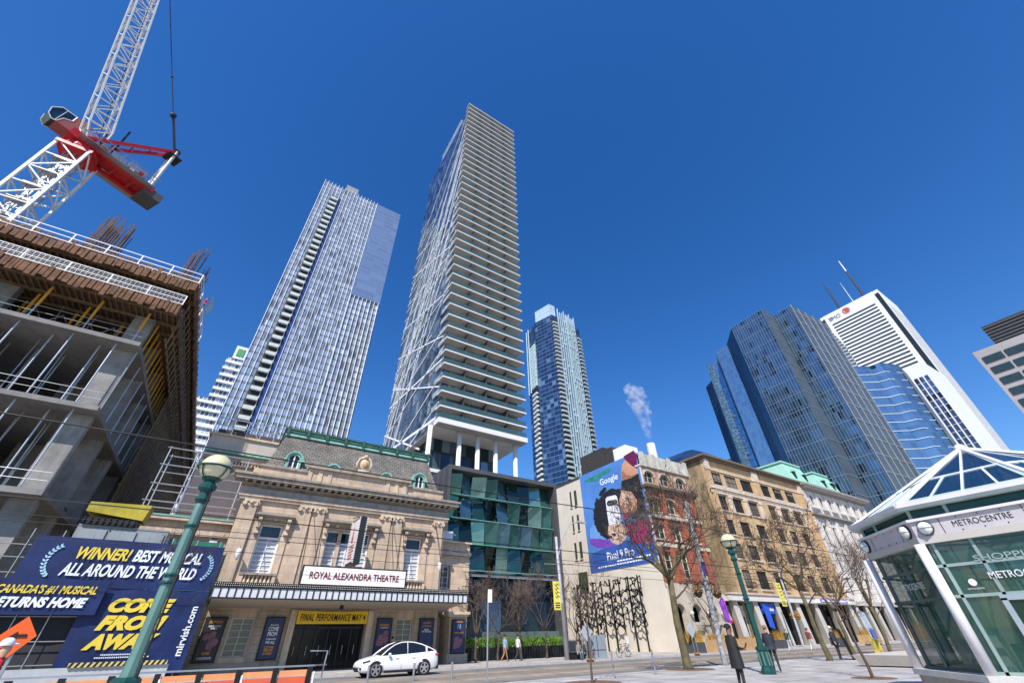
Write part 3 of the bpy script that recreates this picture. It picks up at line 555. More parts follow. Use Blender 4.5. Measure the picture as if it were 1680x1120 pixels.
for x in (5.9, 10.6): dormer(x, .95, 1.1, 13.1, YT+.85, 1.0)
# east wing
m = MB(); wallholes(m, 16.44, 20.1, .1, 9.1, YT+1.8, YT+14, [(17.1, 18.2, 5.4, 7.2)]); m.build('east_wing', STONE, T)
m = MB(); m.box(16.44, 20.25, YT+1.55, YT+14, 9.1, 9.25); m.box(16.44, 20.2, YT+1.6, YT+1.8, 8.0, 8.3); m.build('wing_coping', TRIM, T)
window(T, 17.1, 18.2, 5.4, 7.2, YT+2.2, 2, 4, pm=mat('dusty_pane', (.12, .11, .10), .4, bump=0))
for k in range(9): m = MB(); z = 3.9+k*.58; m.box(19.5 if k % 2 else 19.75, 20.14, YT+1.76, YT+1.799, z, z+.42); m.build('quoin', TRIM, T)
m = MB(); m.box(17.55, 19.1, YT-.05, YT+1.8, .1, 3.2); m.box(17.4, 19.25, YT-.2, YT+1.8, .1, .75); m.build('corner_pier', STONE, T)
m = MB(); m.box(17.4, 19.25, YT-.2, YT+1.8, 3.2, 3.35); m.box(17.3, 19.35, YT-.3, YT+1.8, 3.35, 3.55); m.build('pier_cap', TRIM, T)
# west wings (set back, higher) and low link
SB2 = coursed('west_wing_stone', (.50, .43, .37), (.48, .41, .35), 2.2, .9, (.45, .39, .33), .01, bump=.1, streak=.12, var=.1)
m = MB(); m.box(-4.4, 2.2, 46, 60, 0, 18.0); m.build('west_fly_tower', SB2, T)
m = MB(); m.box(-4.6, 2.4, 45.8, 60, 18.0, 18.2); m.build('fly_tower_coping', TRIM, T)
m = MB(); m.box(-4.3, 1.2, 45.5, 46, 16.3, 16.55); m.build('gutter', COPPER, T)
m = MB(); m.box(-4.3, .9, 45.2, 46, 15.5, 15.7); m.build('eaves_cornice', OLDTRIM, T)
for k in range(20): m = MB(); x = -4.2+5*k/19; m.box(x-.07, x+.07, 45.25, 45.99, 15.25, 15.49); m.build('modillion', TRIM, T)
m = MB(); m.box(-6.2, -.02, YT+2, YT+9, 0, 8.9); m.build('west_low_wing', STONE, T)
m = MB(); m.box(-6.3, -.03, YT+1.6, YT+9, 8.9, 9.1); m.box(-6.25, -.03, YT+1.75, YT+2, 8.0, 8.35); m.build('low_wing_coping', TRIM, T)
m = MB(); m.box(-6.3, -.03, YT+1.55, YT+1.62, 9.1, 9.2); m.build('green_gutter', COPPER, T)
# ground floor
RUST = MC['theatre_stone']
GST = coursed('canopy_shade_stone', (.42, .345, .27), (.38, .31, .24), 1.15, .46, (.3, .25, .2), .01, bump=.2, streak=.35, var=.25)  # theatre stone toned down to paint in the shade under the canopy
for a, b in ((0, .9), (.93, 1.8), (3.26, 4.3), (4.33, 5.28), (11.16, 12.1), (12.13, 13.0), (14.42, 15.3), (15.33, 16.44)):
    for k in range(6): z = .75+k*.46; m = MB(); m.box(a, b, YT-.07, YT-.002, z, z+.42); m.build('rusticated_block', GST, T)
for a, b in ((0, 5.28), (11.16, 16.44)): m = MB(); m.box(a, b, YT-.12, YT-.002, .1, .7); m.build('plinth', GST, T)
for a, b in ((5.3, 5.72), (10.7, 11.12)): m = MB(); m.box(a, b, YT-.25, YT+.3, .1, 3.55); m.build('door_pier', TRIM, T)
LF = mat('cream_frame', (.55, .52, .42), .6, bump=0); LP = mat('leaded_pane', (.16, .16, .14), .25, .2, bump=.1)
window(T, 1.86, 3.2, 1.0, 3.1, YT+.2, 2, 6, fm=LF, pm=LP, fw=.08); window(T, 13.08, 14.36, 1.0, 3.06, YT+.2, 2, 6, fm=LF, pm=LP, fw=.08)
m = MB(); m.box(5.72, 10.7, YT+.6, YT+.7, .1, .22)
for k in range(7): x = 5.76+4.88*k/6; m.box(x-.05, x+.05, YT+.5, YT+.6, .1, 2.5)
m.box(5.72, 10.7, YT+.5, YT+.6, 2.45, 2.6); m.build('door_frames', DARKM, T)
m = MB(); m.box(5.73, 10.69, YT+.61, YT+.64, .12, 3.44); m.build('door_glass', mat('door_glass', (.010, .010, .011), .15, 0, var=.8, sc=.8, bump=0, spec=.3), T)
for k in range(6): m = MB(); x = 6.1+4.88*k/6; m.tube((x, YT+.42, .95), (x, YT+.42, 1.5), .02, n=6); m.build('door_handle', STEEL, T)
# canopy
YC = 33.; cx0, cx1 = .15, 17.05
m = MB(); m.hexa([(cx0+.1, YC+.05, 3.9), (cx1-.1, YC+.05, 3.9), (cx1-.1, YT, 3.62), (cx0+.1, YT, 3.62)], [(cx0+.1, YC+.05, 4.15), (cx1-.1, YC+.05, 4.15), (cx1-.1, YT, 4.15), (cx0+.1, YT, 4.15)]); can = m.build('canopy', mat('canopy_soffit', (.40, .35, .28), .8, var=.1, sc=1), T)
m = MB()
for k in range(8): x = cx0+.3+k*.17; m.box(x, x+.05, YC+.3, YT-.3, 3.6, 3.9-.01*0)
m = MB(); m.box(cx0, cx1, YC-.1, YC-.0, 3.86, 3.93); m.box(cx0, cx1, YC-.1, YC, 4.42, 4.5)
n = 42
for k in range(n+1): x = cx0+(cx1-cx0)*k/n; m.box(x-.03, x+.03, YC-.1, YC, 3.93, 4.42)
m.build('canopy_frame', DARKM, can)
m = MB(); m.box(cx0, cx0+.06, YC, YT, 3.9, 4.45); m.box(cx1-.06, cx1, YC, YT, 3.9, 4.45); m.box(cx0, cx1, YC, YT, 4.46, 4.52); m.build('canopy_side', mat('canopy_grey', (.30, .30, .30), .6, bump=0), can)
LPN = mat('light_panel', (.62, .64, .66), .4, var=.12, sc=3, bump=0)
for k in range(n): a = cx0+(cx1-cx0)*k/n+.035; m = MB(); m.box(a, a+(cx1-cx0)/n-.07, YC-.05, YC-.01, 3.94, 4.41); m.build('light_panel', LPN, can)
m = MB(); m.box(cx0, cx1, YC-.12, YC+.02, 4.5, 4.56); m.box(cx0, cx1, YC-.06, YC+.0, 4.56, 4.72); m.build('lamp_rail', BLACK, can)
m = MB()
for k in range(150):
    x = cx0+.05+(cx1-cx0-.1)*k/149
    for z in (4.53, 4.64): m.ball((x, YC-.13 if z < 4.6 else YC-.09, z), .03, n=5, h=3)
m.build('bulbs', mat('bulb', (.7, .68, .6), .4, bump=0), can, kind='stuff')
for x, zt in ((1.1, 10.2), (4.9, 10.2), (5.9, 10.2), (11.35, 10.2), (12.3, 10.2), (15.4, 10.2)):
    m = MB(); m.tube((x, YT-.4, zt), (x-.1, YC+.3, 4.5), .028, n=5); m.build('hanger_rod', DARKM, can)
m = MB(); m.lathe([(.02, .32), (.12, .2), (.14, .05), (.05, 0)], (xc+.0, YC+2, 3.5), 8); m.build('pendant_lamp', DARKM, can)
for x in (.9, 16.0):
    m = MB(); m.tube((x, YT-.2, 7.0), (x, YT-.7, 7.1), .03, n=6); lb = m.build('lamp_bracket', DARKM, T)
    m = MB(); m.lathe([(.02, .35), (.16, .3), (.2, .05), (.12, -.3), (.03, -.4)], (x, YT-.7, 6.7), 10); m.build('lantern', mat('frosted_glass', (.7, .7, .68), .3, bump=0), lb, smooth=True)
# signs on the theatre
T2 = thing('name_sign', 'long white sign with dark red capital letters standing on the theatre canopy', 'sign', (8.3, 33, 4.7))
m = MB(); m.box(4.75, 11.95, 32.95, 33.2, 4.66, 5.85); m.build('case', DARKM, T2)
m = MB(); m.box(4.85, 11.85, 32.91, 32.948, 4.76, 5.76); m.build('face', mat('sign_white', (.86, .80, .76), .5, var=.04, bump=0), T2)
text('lettering', 'ROYAL ALEXANDRA THEATRE', mat('oxblood', (.16, .02, .03), .6, bump=0), T2, (8.32, 32.909, 5.27), (1, 0, 0), (0, 0, 1), 6.1, .42, bold=.022)
T2 = thing('blade_sign', 'tall black-edged blade sign sticking out above the long white name sign', 'sign', (8.2, 34, 6))
m = MB(); m.box(7.98, 8.5, 33.3, 35.6, 6.15, 9.3); m.build('case', DARKM, T2)
m = MB(); m.box(7.93, 7.978, 33.4, 35.5, 6.3, 9.15); m.build('face', mat('poster_white', (.68, .62, .60), .5, bump=0), T2)
m = MB()
for k in range(26): z = 6.2+k*.12; m.box(7.9, 7.98, 33.28, 33.36, z, z+.06); m.box(7.9, 7.98, 35.52, 35.6, z, z+.06); m.box(8.44, 8.52, 33.25, 33.32, z, z+.06)
m.build('bulb_edge', WHITE, T2, kind='stuff')
m = MB(); m.tube((7.92, 34.5, 7.9), (7.92, 34.4, 8.7), .07, .03, 8); m.ball((7.92, 34.5, 7.9), .04, .2, .3); m.build('red_emblem', mat('sign_red', (.36, .10, .10), .6, bump=0), T2)
m = MB(); rr = random.Random(2)
for k in range(5):
    y = 34.95
    for j in range(6): w = rr.uniform(.1, .2); m.box(7.915, 7.929, y-w, y, 7.35-k*.2, 7.46-k*.2); y -= w+.06
m.build('small_print', mat('sign_red', None), T2, kind='stuff')
m = MB(); m.bar((8.2, 33.3, 9.3), (8.2, 36.9, 9.9), .06); m.bar((8.2, 33.3, 9.3), (8.2, 35.6, 9.5), .05); m.build('bracket', DARKM, T2)
T2 = thing('yellow_banner', 'yellow banner with black letters hung across the theatre entrance', 'banner', (8.2, 36.5, 3))
m = MB(); pts = []
for k in range(13):
    x = 5.75+4.9*k/12; y = 36.66+.04*math.sin(k*1.7); pts.append((x, y))
for (a, b), (c, d) in zip(pts, pts[1:]): m.ext([(a, b, 2.72), (c, d, 2.72), (c, d, 3.5-.05*math.sin((c-5.7)/4.9*math.pi)), (a, b, 3.5-.05*math.sin((a-5.7)/4.9*math.pi))], (0, .012, 0))
m.build('cloth', mat('banner_yellow', (.80, .50, .02), .7, var=.06, bump=0), T2)
text('lettering', 'FINAL PERFORMANCE MAY 4', BLACK, T2, (8.2, 36.6, 3.1), (1, 0, 0), (0, 0, 1), 4.5, .42, bold=.012, shear=.1, space=1.12)
# posters
POB = mat('poster_navy', (.03, .035, .11), .35, var=.3, sc=2, bump=0); OR = mat('poster_orange', (.75, .30, .03), .5, bump=0); PW = mat('poster_text_white', (.75, .77, .8), .5, bump=0)
def poster(x0, x1, Y, z0, z1, label, rows, art=None, tone=POB):
    P = thing('poster', label, 'poster', ((x0+x1)/2, Y, z0), 'posters in frames along the theatre ground floor')
    m = MB(); m.box(x0, x1, Y, Y+.1, z0, z1); m.build('frame', BLACK, P)
    m = MB(); m.box(x0+.09, x1-.09, Y-.012, Y-.001, z0+.09, z1-.09); m.build('sheet', tone, P)
    w = x1-x0; h = z1-z0
    if art:
        m = MB(); r3 = random.Random(int(x0*100))
        for k in range(9): cx = x0+w*r3.uniform(.25, .75); cz = z0+h*r3.uniform(art[0], art[1]); m.lathe([(0, 0)], (0, 0, 0), 3) if 0 else m.ext([(cx+.16*w*r3.uniform(.6, 1.4)*math.cos(t*.9), Y-.014-.001*k, cz+.09*h*r3.uniform(.6, 1.4)*math.sin(t*.9)) for t in range(7)], (0, .0008, 0))
        m.build('picture', art[2], P, kind='stuff')
    for s, zz, hh, ww, mt in rows: text('lettering', s, mt, P, ((x0+x1)/2, Y-.03, z0+h*zz), (1, 0, 0), (0, 0, 1), w*ww, h*hh, bold=.03)
ART1 = mat('art_mauve', (.30, .12, .16), .5, var=.6, sc=6, bump=0); ART2 = mat('art_gold', (.45, .30, .12), .5, var=.6, sc=7, bump=0)
poster(.38, 1.6, YT-.19, .78, 3.14, 'dark poster with orange heading and a mauve picture, leftmost on the theatre wall', [('JOYOUS', .87, .08, .6, OR), ('AND STOMPING\nMUSICAL', .76, .09, .55, PW), ('4.000', .2, .07, .35, OR), ('X AUDIENCES', .1, .05, .62, PW)], (.3, .68, ART1), mat('poster_black', (.02, .02, .025), .35, bump=0))
poster(3.86, 5.06, YT-.19, .79, 3.15, 'navy poster reading come from somewhere, between the left window and the entrance', [('BECAUSE WE', .80, .035, .4, PW), ('COME\nFROM', .65, .22, .52, PW), ('SOMEWHERE', .475, .04, .5, PW), ('WE ALL', .40, .07, .48, PW), ('COME\nFROM\nAWAY', .22, .2, .5, OR)])
poster(11.46, 12.66, YT-.19, .8, 3.1, 'navy poster with an orange word over a pink crowd picture, right of the entrance', [('POWERFUL', .80, .06, .6, OR), ('WONDERFUL', .73, .035, .5, PW)], (.3, .6, ART1))
poster(14.88, 16.14, YT-.19, .8, 3.1, 'navy poster with an orange and white block of words, right of the right-hand window', [('BIG HEARTED', .86, .05, .5, OR), ('JOYOUS', .76, .08, .6, ART2), ('PERFECT\nFOR THE STAGE', .64, .1, .6, PW)])
poster(17.72, 18.98, YT-.22, .72, 3.02, 'pale blue and navy poster on the free-standing corner pier', [('N', .78, .16, .22, mat('poster_sky', (.3, .5, .75), .5, bump=0)), ('SEASON', .92, .04, .5, OR), ('MIRVISH', .6, .05, .6, OR)], (.15, .45, ART1))
# roof-top box beside the theatre
T2 = thing('roof_unit', 'pale blue ventilation box on the low east wing roof of the theatre', 'ventilation unit', (17.5, 39, 9.25))
m = MB(); m.box(16.8, 18.2, 38.7, 40, 9.26, 10.1); m.build('box', mat('unit_white', (.62, .66, .70), .5, bump=0), T2)
m = MB(); m.tube((18.25, 39.1, 9.26), (18.25, 39.1, 10.0), .06); m.tube((18.25, 39.1, 10.0), (18.7, 39.1, 9.85), .06); m.build('pipe', STEEL, T2)
# scaffolding tucked beside the theatre, over the low wing
T2 = thing('scaffold', 'steel tube scaffolding on the low west wing of the theatre', 'scaffold', (-2.5, 41, 9.2))
for x in (-5.9, -4.1, -2.3, -.5):
    for y in (39.6, 41.6): m = MB(); m.tube((x, y, 9.2), (x, y, 14.2), .05, n=6); m.build('upright', STEEL, T2)
for z in (10.2, 11.4, 12.8, 14.1):
    for y in (39.55, 41.65): m = MB(); m.tube((-6.1, y, z), (-.2, y, z), .045, n=6); m.build('ledger', STEEL, T2)
T2 = thing('roof_railing', 'thin steel railing along the roof edge of the set-back west wing', 'railing', (-1, 46.5, 18.2))
for k in range(6): m = MB(); x = -4.2+k*1.25; m.bar((x, 46.4, 18.2), (x, 46.4, 20.0), .08); m.build('post', STEEL, T2)
for z in (19.2, 19.95): m = MB(); m.bar((-4.4, 46.4, z), (2.3, 46.4, z), .08); m.build('rail', STEEL, T2)
m = MB(); m.bar((-1.7, 46.4, 19.95), (-.45, 46.4, 18.2), .07); m.build('brace', STEEL, T2)
tag(MB() and (lambda b: (b.box(-4.2, 2.2, 48, 58, 18.2, 19.4), b.build('roof_shed', mat('brown_shed', (.09, .07, .06), .8)))[1])(MB()), 'dark brown low shed on the roof of the set-back west wing', 'shed')
# ================================================================ construction site
CB = mat('raw_concrete', (.22, .215, .205), .9, var=.3, sc=.45, bump=.3, bsc=8, streak=.5, dirt=(.12, .115, .11))
T = thing('concrete_frame', 'half-built raw concrete building with open floors, props and brown timber formwork on top', 'building', (-20, 45, 0))
XE = -10.5
for z in (9.6, 15.35, 20.9):
    m = MB(); m.box(-60, XE, 37, 95, z-.34, z); s = m.build('floor_slab', CB, T)
    m = MB()
    for x in range(-58, -12, 3): m.tube((x+.6, 37.15, z+.5), (x+.6, 37.15, z+.52), .01, n=4)
    m = MB(); m.tube((-60, 37.2, z+1.05), (XE-.2, 37.2, z+1.05), .022, n=5); m.tube((-60, 37.2, z+.55), (XE-.2, 37.2, z+.55), .018, n=5); m.build('guard_wire', STEEL, s)
COLM = mat('column_concrete', (.27, .265, .25), .85, var=.35, sc=.8, streak=.5)
for a, b in ((0, 9.26), (9.6, 15.01), (15.35, 20.56), (20.9, 24.0)):
    for y in (38.4, 43.5, 48.6, 53.7, 58.8, 64, 70, 76): m = MB(); m.box(XE-1.7, XE-.35, y, y+.55, a, b); m.build('column', COLM, T)
    for x in (-19.6, -29.5): m = MB(); m.box(x-1.6, x+.4, 38.6, 39.3, a, b); m.build('column', COLM, T)
    for x, y in ((-16.5, 47), (-24, 49), (-14, 56), (-22, 60)): m = MB(); m.box(x, x+3.4, y, y+.5, a, b); m.build('core_wall', CB, T)
m = MB(); m.box(-60, -14, 52, 53, 0, 24); m.build('core_wall', mat('shade_dark_concrete', (.10, .098, .09), .9, var=.4), T)  # added back wall, coloured dark to deepen the shade inside the floors
r12 = random.Random(31)
for z in (9.6, 15.35, 20.9):
    for k in range(16):
        x = r12.uniform(-28, -12); y = r12.uniform(38.5, 44); m = MB(); w = r12.uniform(.4, 1.8); m.box(x, x+w, y, y+r12.uniform(.3, 1), z+.01, z+r12.uniform(.2, 1.1)); m.build('stacked_material', mat('site_stack_%s' % 'abc'[k % 3], ((.16, .10, .06), (.08, .08, .08), (.30, .27, .2))[k % 3], .85, var=.4, sc=3), T)
    for k in range(10): x = -11.5-k*1.7; m = MB(); m.tube((x, 39.6, z), (x+r12.uniform(-.3, .3), 39.6, z+(5.35 if z < 20 else 2.9)), .04, n=5); m.build('thin_prop', STEEL, T)
PROP = mat('prop_steel', (.50, .52, .54), .4, .5, bump=0); YEL = mat('prop_yellow', (.70, .36, .03), .5, var=.15, bump=0)
r4 = random.Random(11)
for a, b in ((9.6, 15.01), (15.35, 20.56)):
    for k in range(9): x = -11.6-k*1.35-r4.uniform(0, .4); y = 37.5+(k % 2)*.9; m = MB(); m.tube((x, y, a), (x, y, b), .055, n=6); m.build('prop', PROP, T)
    for k in range(7): m = MB(); x = -12.3-k*1.6; y = 41.5; m.tube((x, y, a), (x, y, b), .05, n=6); m.build('prop', PROP, T)
for k in range(12):
    x = -11.2-k*1.0; y = 37.5+(k % 3)*1.5; m = MB(); m.tube((x, y, 22.0), (x, y, 23.9), .09, n=6); p = m.build('prop', YEL, T); m = MB(); m.tube((x, y, 20.9), (x, y, 22.0), .05, n=6); m.build('prop_tube', PROP, p)
for k in range(22):
    y = 39+k*1.35; m = MB(); m.tube((XE+.1-.3, y, 20.9), (XE-.2, y, 23.9), .08, n=5); m.build('prop', YEL, T)
for k in range(12):
    y = 38+k*2.6; m = MB(); m.tube((XE-.15, y, 15.4), (XE-.15, y, 20.5), .05, n=5); m.build('prop', PROP, T)
for k in range(7): m = MB(); x = -12-k*1.6; m.tube((x, 40.4, 21.2), (x-1.6, 40.4, 23.4), .03, n=5); m.tube((x-1.6, 40.4, 21.2), (x, 40.4, 23.4), .03, n=5); m.build('cross_brace', PROP, T)
TIM = mat('weathered_timber', (.20, .13, .065), .85, var=.45, sc=1.6, bump=.2); PLY = mat('plywood', (.13, .085, .055), .8, var=.4, sc=.8); RUSTY = mat('rusty_form', (.17, .085, .045), .85, var=.6, sc=1.3)
def deck(nm, x1, y0, z, y1=94, h=.3):
    m = MB(); m.box(-60, x1, y0, y1, z+h, z+h+.06); d = m.build(nm, PLY, T)
    m = MB(); n = int((x1+40)/.42)
    for k in range(n): x = x1-.1-k*.42; m.box(x-.05, x+.05, y0-.05, y0+4.5, z+.16, z+h-.001)
    for k in range(int((y1-y0-4.7)/.6)): y = y0+4.7+k*.6; m.box(x1-3.2, x1+.05, y-.05, y+.05, z+.16, z+h-.001)
    m.build('joists', TIM, d, kind='stuff')
    m = MB()
    for y in (y0+.7, y0+2.6, y0+4.3): m.box(-60, x1, y-.09, y+.09, z-.06, z+.159)
    for x in (x1-.5, x1-1.6, x1-2.8): m.box(x-.09, x+.09, y0+4.8, y1, z-.06, z+.159)
    m.build('bearers', TIM, d); return d
d1 = deck('lower_form_deck', -9.2, 36.0, 23.9); d2 = deck('upper_form_deck', -9.0, 36.0, 26.6)
def forms(x0, x1, y, z0, z1, step, mt, parent, nm):
    m = MB(); k = 0; x = x0; rq = random.Random(int(z0*9))
    while x < x1: w = step*rq.uniform(.45, 1.25); m.box(x, min(x+w*.8, x1), y-.04-rq.random()*.1, y+.02, z0-rq.random()*.35, z1+rq.random()*.22); x += w; k += 1
    return m.build(nm, mt, parent, kind='stuff')
forms(-40, -9.2, 35.93, 23.75, 24.55, .36, RUSTY, d1, 'edge_boards'); forms(-40, -9.0, 35.9, 26.45, 27.3, .4, RUSTY, d2, 'edge_boards')
m = MB(); k = 0; y = 36.
while y < 94:
    m.box(-9.06, -9.0+(k % 3)*.04, y, y+.36, 26.3-(k % 4)*.07, 27.25+(k % 3)*.05); m.box(-9.26, -9.2+(k % 3)*.03, y, y+.34, 23.7-(k % 4)*.06, 24.5); y += .5; k += 1
m.build('side_edge_boards', RUSTY, d2, kind='stuff')
# hanging edge formwork on the east side
m = MB()
for k in range(44):
    y = 38+k*1.25; m.box(-9.35, -9.27, y, y+.14, 21.6, 26.6)
for z in (21.9, 23.1, 25.1, 26.1): m.box(-9.45, -9.36, 37.5, 93, z, z+.14)
m.build('side_formwork', TIM, T)
m = MB()
for k in range(38): y = 50+k*1.15; m.box(-9.75, -9.65, y, y+.5, 9.5, 24.0)
for z in range(8): m.box(-9.86, -9.76, 50, 94, 10+z*1.7, 10.25+z*1.7)
m.build('lower_side_formwork', TIM, T)
m = MB(); m.box(-9.95, -9.9, 56, 94, 6, 26.5); m.build('debris_netting', PLY, T)
def railing(T, a, b, z, h, n, mesh, nm='guard_rail'):
    a = Vector(a); b = Vector(b); L2 = MB()
    for k in range(n+1): p = a+(b-a)*k/n; L2.bar((p.x, p.y, z), (p.x, p.y, z+h), .07)
    for zz in (z+h, z+.05, z+h*.5): L2.bar((a.x, a.y, zz), (b.x, b.y, zz), .055)
    r = L2.build(nm, WHITE, T)
    if mesh:
        m = MB(); q = int((b-a).length/.28)
        for k in range(q): p = a+(b-a)*k/q; m.bar((p.x, p.y-.01, z), (p.x, p.y-.01, z+h), .018)
        for k in range(1, 6): m.bar((a.x, a.y-.01, z+h*k/6), (b.x, b.y-.01, z+h*k/6), .018)
        m.build('mesh', STEEL, r)
railing(d1, (-21.5, 35.85, 0), (-9.25, 35.85, 0), 24.55, .95, 5, True); railing(d2, (-24, 35.8, 0), (-9.05, 35.8, 0), 27.1, 1.0, 7, False)
railing(d2, (-9.0, 35.9, 0), (-9.0, 46, 0), 27.1, 1.0, 4, False)
for cx, cy, w, n, h in ((-16.6, 37.6, 2.0, 44, 5.2), (-10.5, 37.6, 1.0, 18, 5.6), (-9.7, 38.6, .6, 8, 4.0)):
    G = thing('rebar_starter', {44: 'dense bundle of steel reinforcing bars rising above the formwork near the crane', 18: 'tall loose bundle of reinforcing bars near the corner of the formwork', 8: 'short thin cluster of reinforcing bars at the corner guard rail'}[n], 'rebar', (cx, cy, 27.0), 'steel reinforcing bars rising from the formwork')
    for k in range(n):
        x = cx+w*(r4.random()-.5); y = cy+r4.uniform(-.5, .5); m = MB(); l = r4.uniform(-.1, .1); m.tube((x, y, 26.9), (x+l, y, 27+h*r4.uniform(.75, 1.1)), .035, n=4); m.build('bar', mat('rusty_bar', (.13, .08, .06), .8, var=.3, bump=0), G)
    m = MB()
    for k in range(6): z = 27.4+k*.45; m.bar((cx-w/2, cy-.5, z), (cx+w/2, cy-.5, z), .03); m.bar((cx-w/2, cy+.5, z), (cx+w/2, cy+.5, z), .03)
    m.build('tie', MC['rusty_bar'], G)
m = MB(); r5 = random.Random(5)
for k in range(7): m.ball((-13.5+k*.42+r5.uniform(-.1, .1), 36.6, 27.35), .32, .3, .26, 8, 5)
tag(m.build('bagged_material', mat('white_sacking', (.68, .68, .66), .8), smooth=True), 'white sacks heaped behind the guard rail on the upper formwork', 'sacks')
m = MB(); n = 8
for i in range(n):
    for j in range(n):
        P2 = lambda u, v: (-8.82+.05*math.sin(u*5+v*4), 41.2+2.4*u*(1-.75*v), 30.0-2.3*v+.25*u)
        m.poly(P2(i/n, j/n), P2((i+1)/n, j/n), P2((i+1)/n, (j+1)/n), P2(i/n, (j+1)/n))
tag(m.build('tarpaulin', mat('tarp', (.55, .55, .53), .8, var=.2), smooth=True), 'pale triangular tarpaulin hanging from the formwork edge below the worker in red', 'tarpaulin')
# ---- lifting beam and site cabin beside the hoarding
T = thing('yellow_debris_chute', 'yellow steel canopy box with a black underside, above the grey site cabin', 'canopy', (-6.4, 36.5, 8))
m = MB(); m.ext([(-7.9, 36, 8.45), (-5.0, 36, 8.15), (-4.85, 36, 9.1), (-7.9, 36, 9.0)], (0, 1.6, 0)); m.build('body', mat('machine_yellow', (.42, .34, .03), .6, var=.4, bump=0), T)
m = MB(); m.box(-7.8, -5.2, 36.05, 37.5, 7.75, 8.12)
for k in range(9): m.box(-7.8+k*.3, -7.72+k*.3, 35.95, 36.04, 7.8, 8.14)
m.build('underside', BLACK, T)
T = thing('site_cabin', 'grey ribbed site cabin behind the top of the blue banners', 'cabin', (-6, 37, 0))
m = MB(); m.box(-7.9, -3.4, 36.2, 39, 4.9, 7.75); m.build('body', mat('cabin_grey', (.23, .26, .27), .6, var=.15), T)
for k in range(3): m = MB(); x = -7.7+k*1.45; m.box(x, x+1.25, 36.12, 36.19, 6.4, 7.5); m.build('panel', mat('cabin_panel', (.28, .31, .32), .6, bump=0), T)
T = thing('green_netting', 'dark green hoarding panel between the site cabin and the theatre', 'hoarding', (-2, 37, 0))
m = MB(); m.box(-3.3, -.1, 36.5, 36.6, .15, 7.3); m.build('panel', mat('netting_green', (.02, .16, .10), .8), T)
m = MB(); m.box(-3.35, -3.25, 36.4, 36.5, .15, 7.4); m.build('post', STEEL, T)
T = thing('red_notice', 'small white and red notice on the theatre wall above the blue banners', 'sign', (-1.4, 38.5, 7.4))
m = MB(); m.box(-1.1, -.6, 38.9, 38.96, 7.2, 8.2); m.build('plate', WHITE, T)
m = MB(); m.box(-1.05, -.65, 38.88, 38.898, 7.85, 8.1); m.build('red_band', mat('sign_red', None), T)
# ---- banners
NAVY = mat('banner_navy', (.008, .022, .105), .5, var=.6, sc=.55, bump=.1, bsc=1.2); BY = mat('banner_lemon', (.74, .56, .06), .6, var=.08, bump=0); BWH = mat('banner_white', (.78, .82, .86), .6, bump=0)
def sheet(nm, x0, x1, Y, z0, z1, T, mt=NAVY, amp=.03):
    m = MB(); nx = 16; nz = 4; f = lambda i, j: (x0+(x1-x0)*i/nx, Y+amp*math.sin(i*1.3+j*.9), z0+(z1-z0)*j/nz)
    for i in range(nx):
        for j in range(nz): m.poly(f(i, j), f(i+1, j), f(i+1, j+1), f(i, j+1))
    return m.build(nm, mt, T, smooth=True)
def laurel(T, x, z, h, s, Y):
    m = MB(); n = 11
    for k in range(n):
        t = k/(n-1); a = -1.15+2.1*t; px_ = x+s*(.42*h*(math.cos(a)))*-1+s*.42*h; pz = z+.5*h*math.sin(a)
        for q in (-1, 1):
            d = Vector((math.sin(a)*s+.9*q*math.cos(a)*s*-1, 0, math.cos(a)+.5*q*math.sin(a))).normalized(); e = Vector((-d.z, 0, d.x)); c = Vector((px_, Y, pz)); L = h*.115; w = h*.032
            m.poly(c, c+d*L*.5+e*w, c+d*L, c+d*L*.5-e*w)
    m.build('laurel', mat('laurel_blue', (.35, .58, .72), .6, bump=0), T)
T = thing('wide_banner', 'wide navy banner praising the best musical between two pale laurels', 'banner', (-4.4, 34, 4.3), 'blue show banners on the hoarding')
sheet('cloth', -8.8, .02, 34, 4.3, 6.66, T)
text('lettering', 'WINNER!', BY, T, (-5.62, 33.93, 5.93), (1, 0, 0), (0, 0, 1), 2.35, .62, shear=.25, bold=.03)
text('lettering', 'BEST MUSICAL', BWH, T, (-2.62, 33.93, 5.93), (1, 0, 0), (0, 0, 1), 3.35, .62, shear=.25, bold=.03)
text('lettering', 'ALL AROUND THE WORLD', BWH, T, (-4.05, 33.93, 5.12), (1, 0, 0), (0, 0, 1), 6.1, .62, shear=.25, bold=.03)
laurel(T, -7.9, 5.5, 1.6, 1, 33.92); laurel(T, -.35, 5.5, 1.4, -1, 33.92)
T = thing('small_banner', 'small navy banner calling it the number one musical, overlapping the wide one', 'banner', (-7, 33.7, 3), 'blue show banners on the hoarding')
sheet('cloth', -9.6, -4.75, 33.7, 3.05, 4.62, T)
text('lettering', "CANADA'S #1 MUSICAL", BY, T, (-7.05, 33.63, 4.13), (1, 0, 0), (0, 0, 1), 3.9, .42, shear=.25, bold=.03)
text('lettering', 'RETURNS HOME', BWH, T, (-7.15, 33.63, 3.58), (1, 0, 0), (0, 0, 1), 3.7, .46, shear=.25, bold=.05)
T = thing('show_banner', 'tall navy banner with the big yellow show title, beside the theatre', 'banner', (-2.7, 34, .5), 'blue show banners on the hoarding')
sheet('cloth', -5.45, .03, 34.02, .45, 4.28, T, amp=.02)
for s, z, w in (('COME', 3.52, 2.9), ('FROM', 2.72, 3.0), ('AWAY', 1.9, 3.1)): text('lettering', s, BY, T, (-2.9-(3.52-z)*.12, 33.96, z), (1, 0, 0), (0, 0, 1), w, .68, shear=.3, bold=.07)
m = MB(); m.ball((-2.15, 33.96, 2.72), .22, .01, .3, 14, 6); m.build('globe', mat('globe_blue', (.08, .22, .42), .6, bump=0), T)
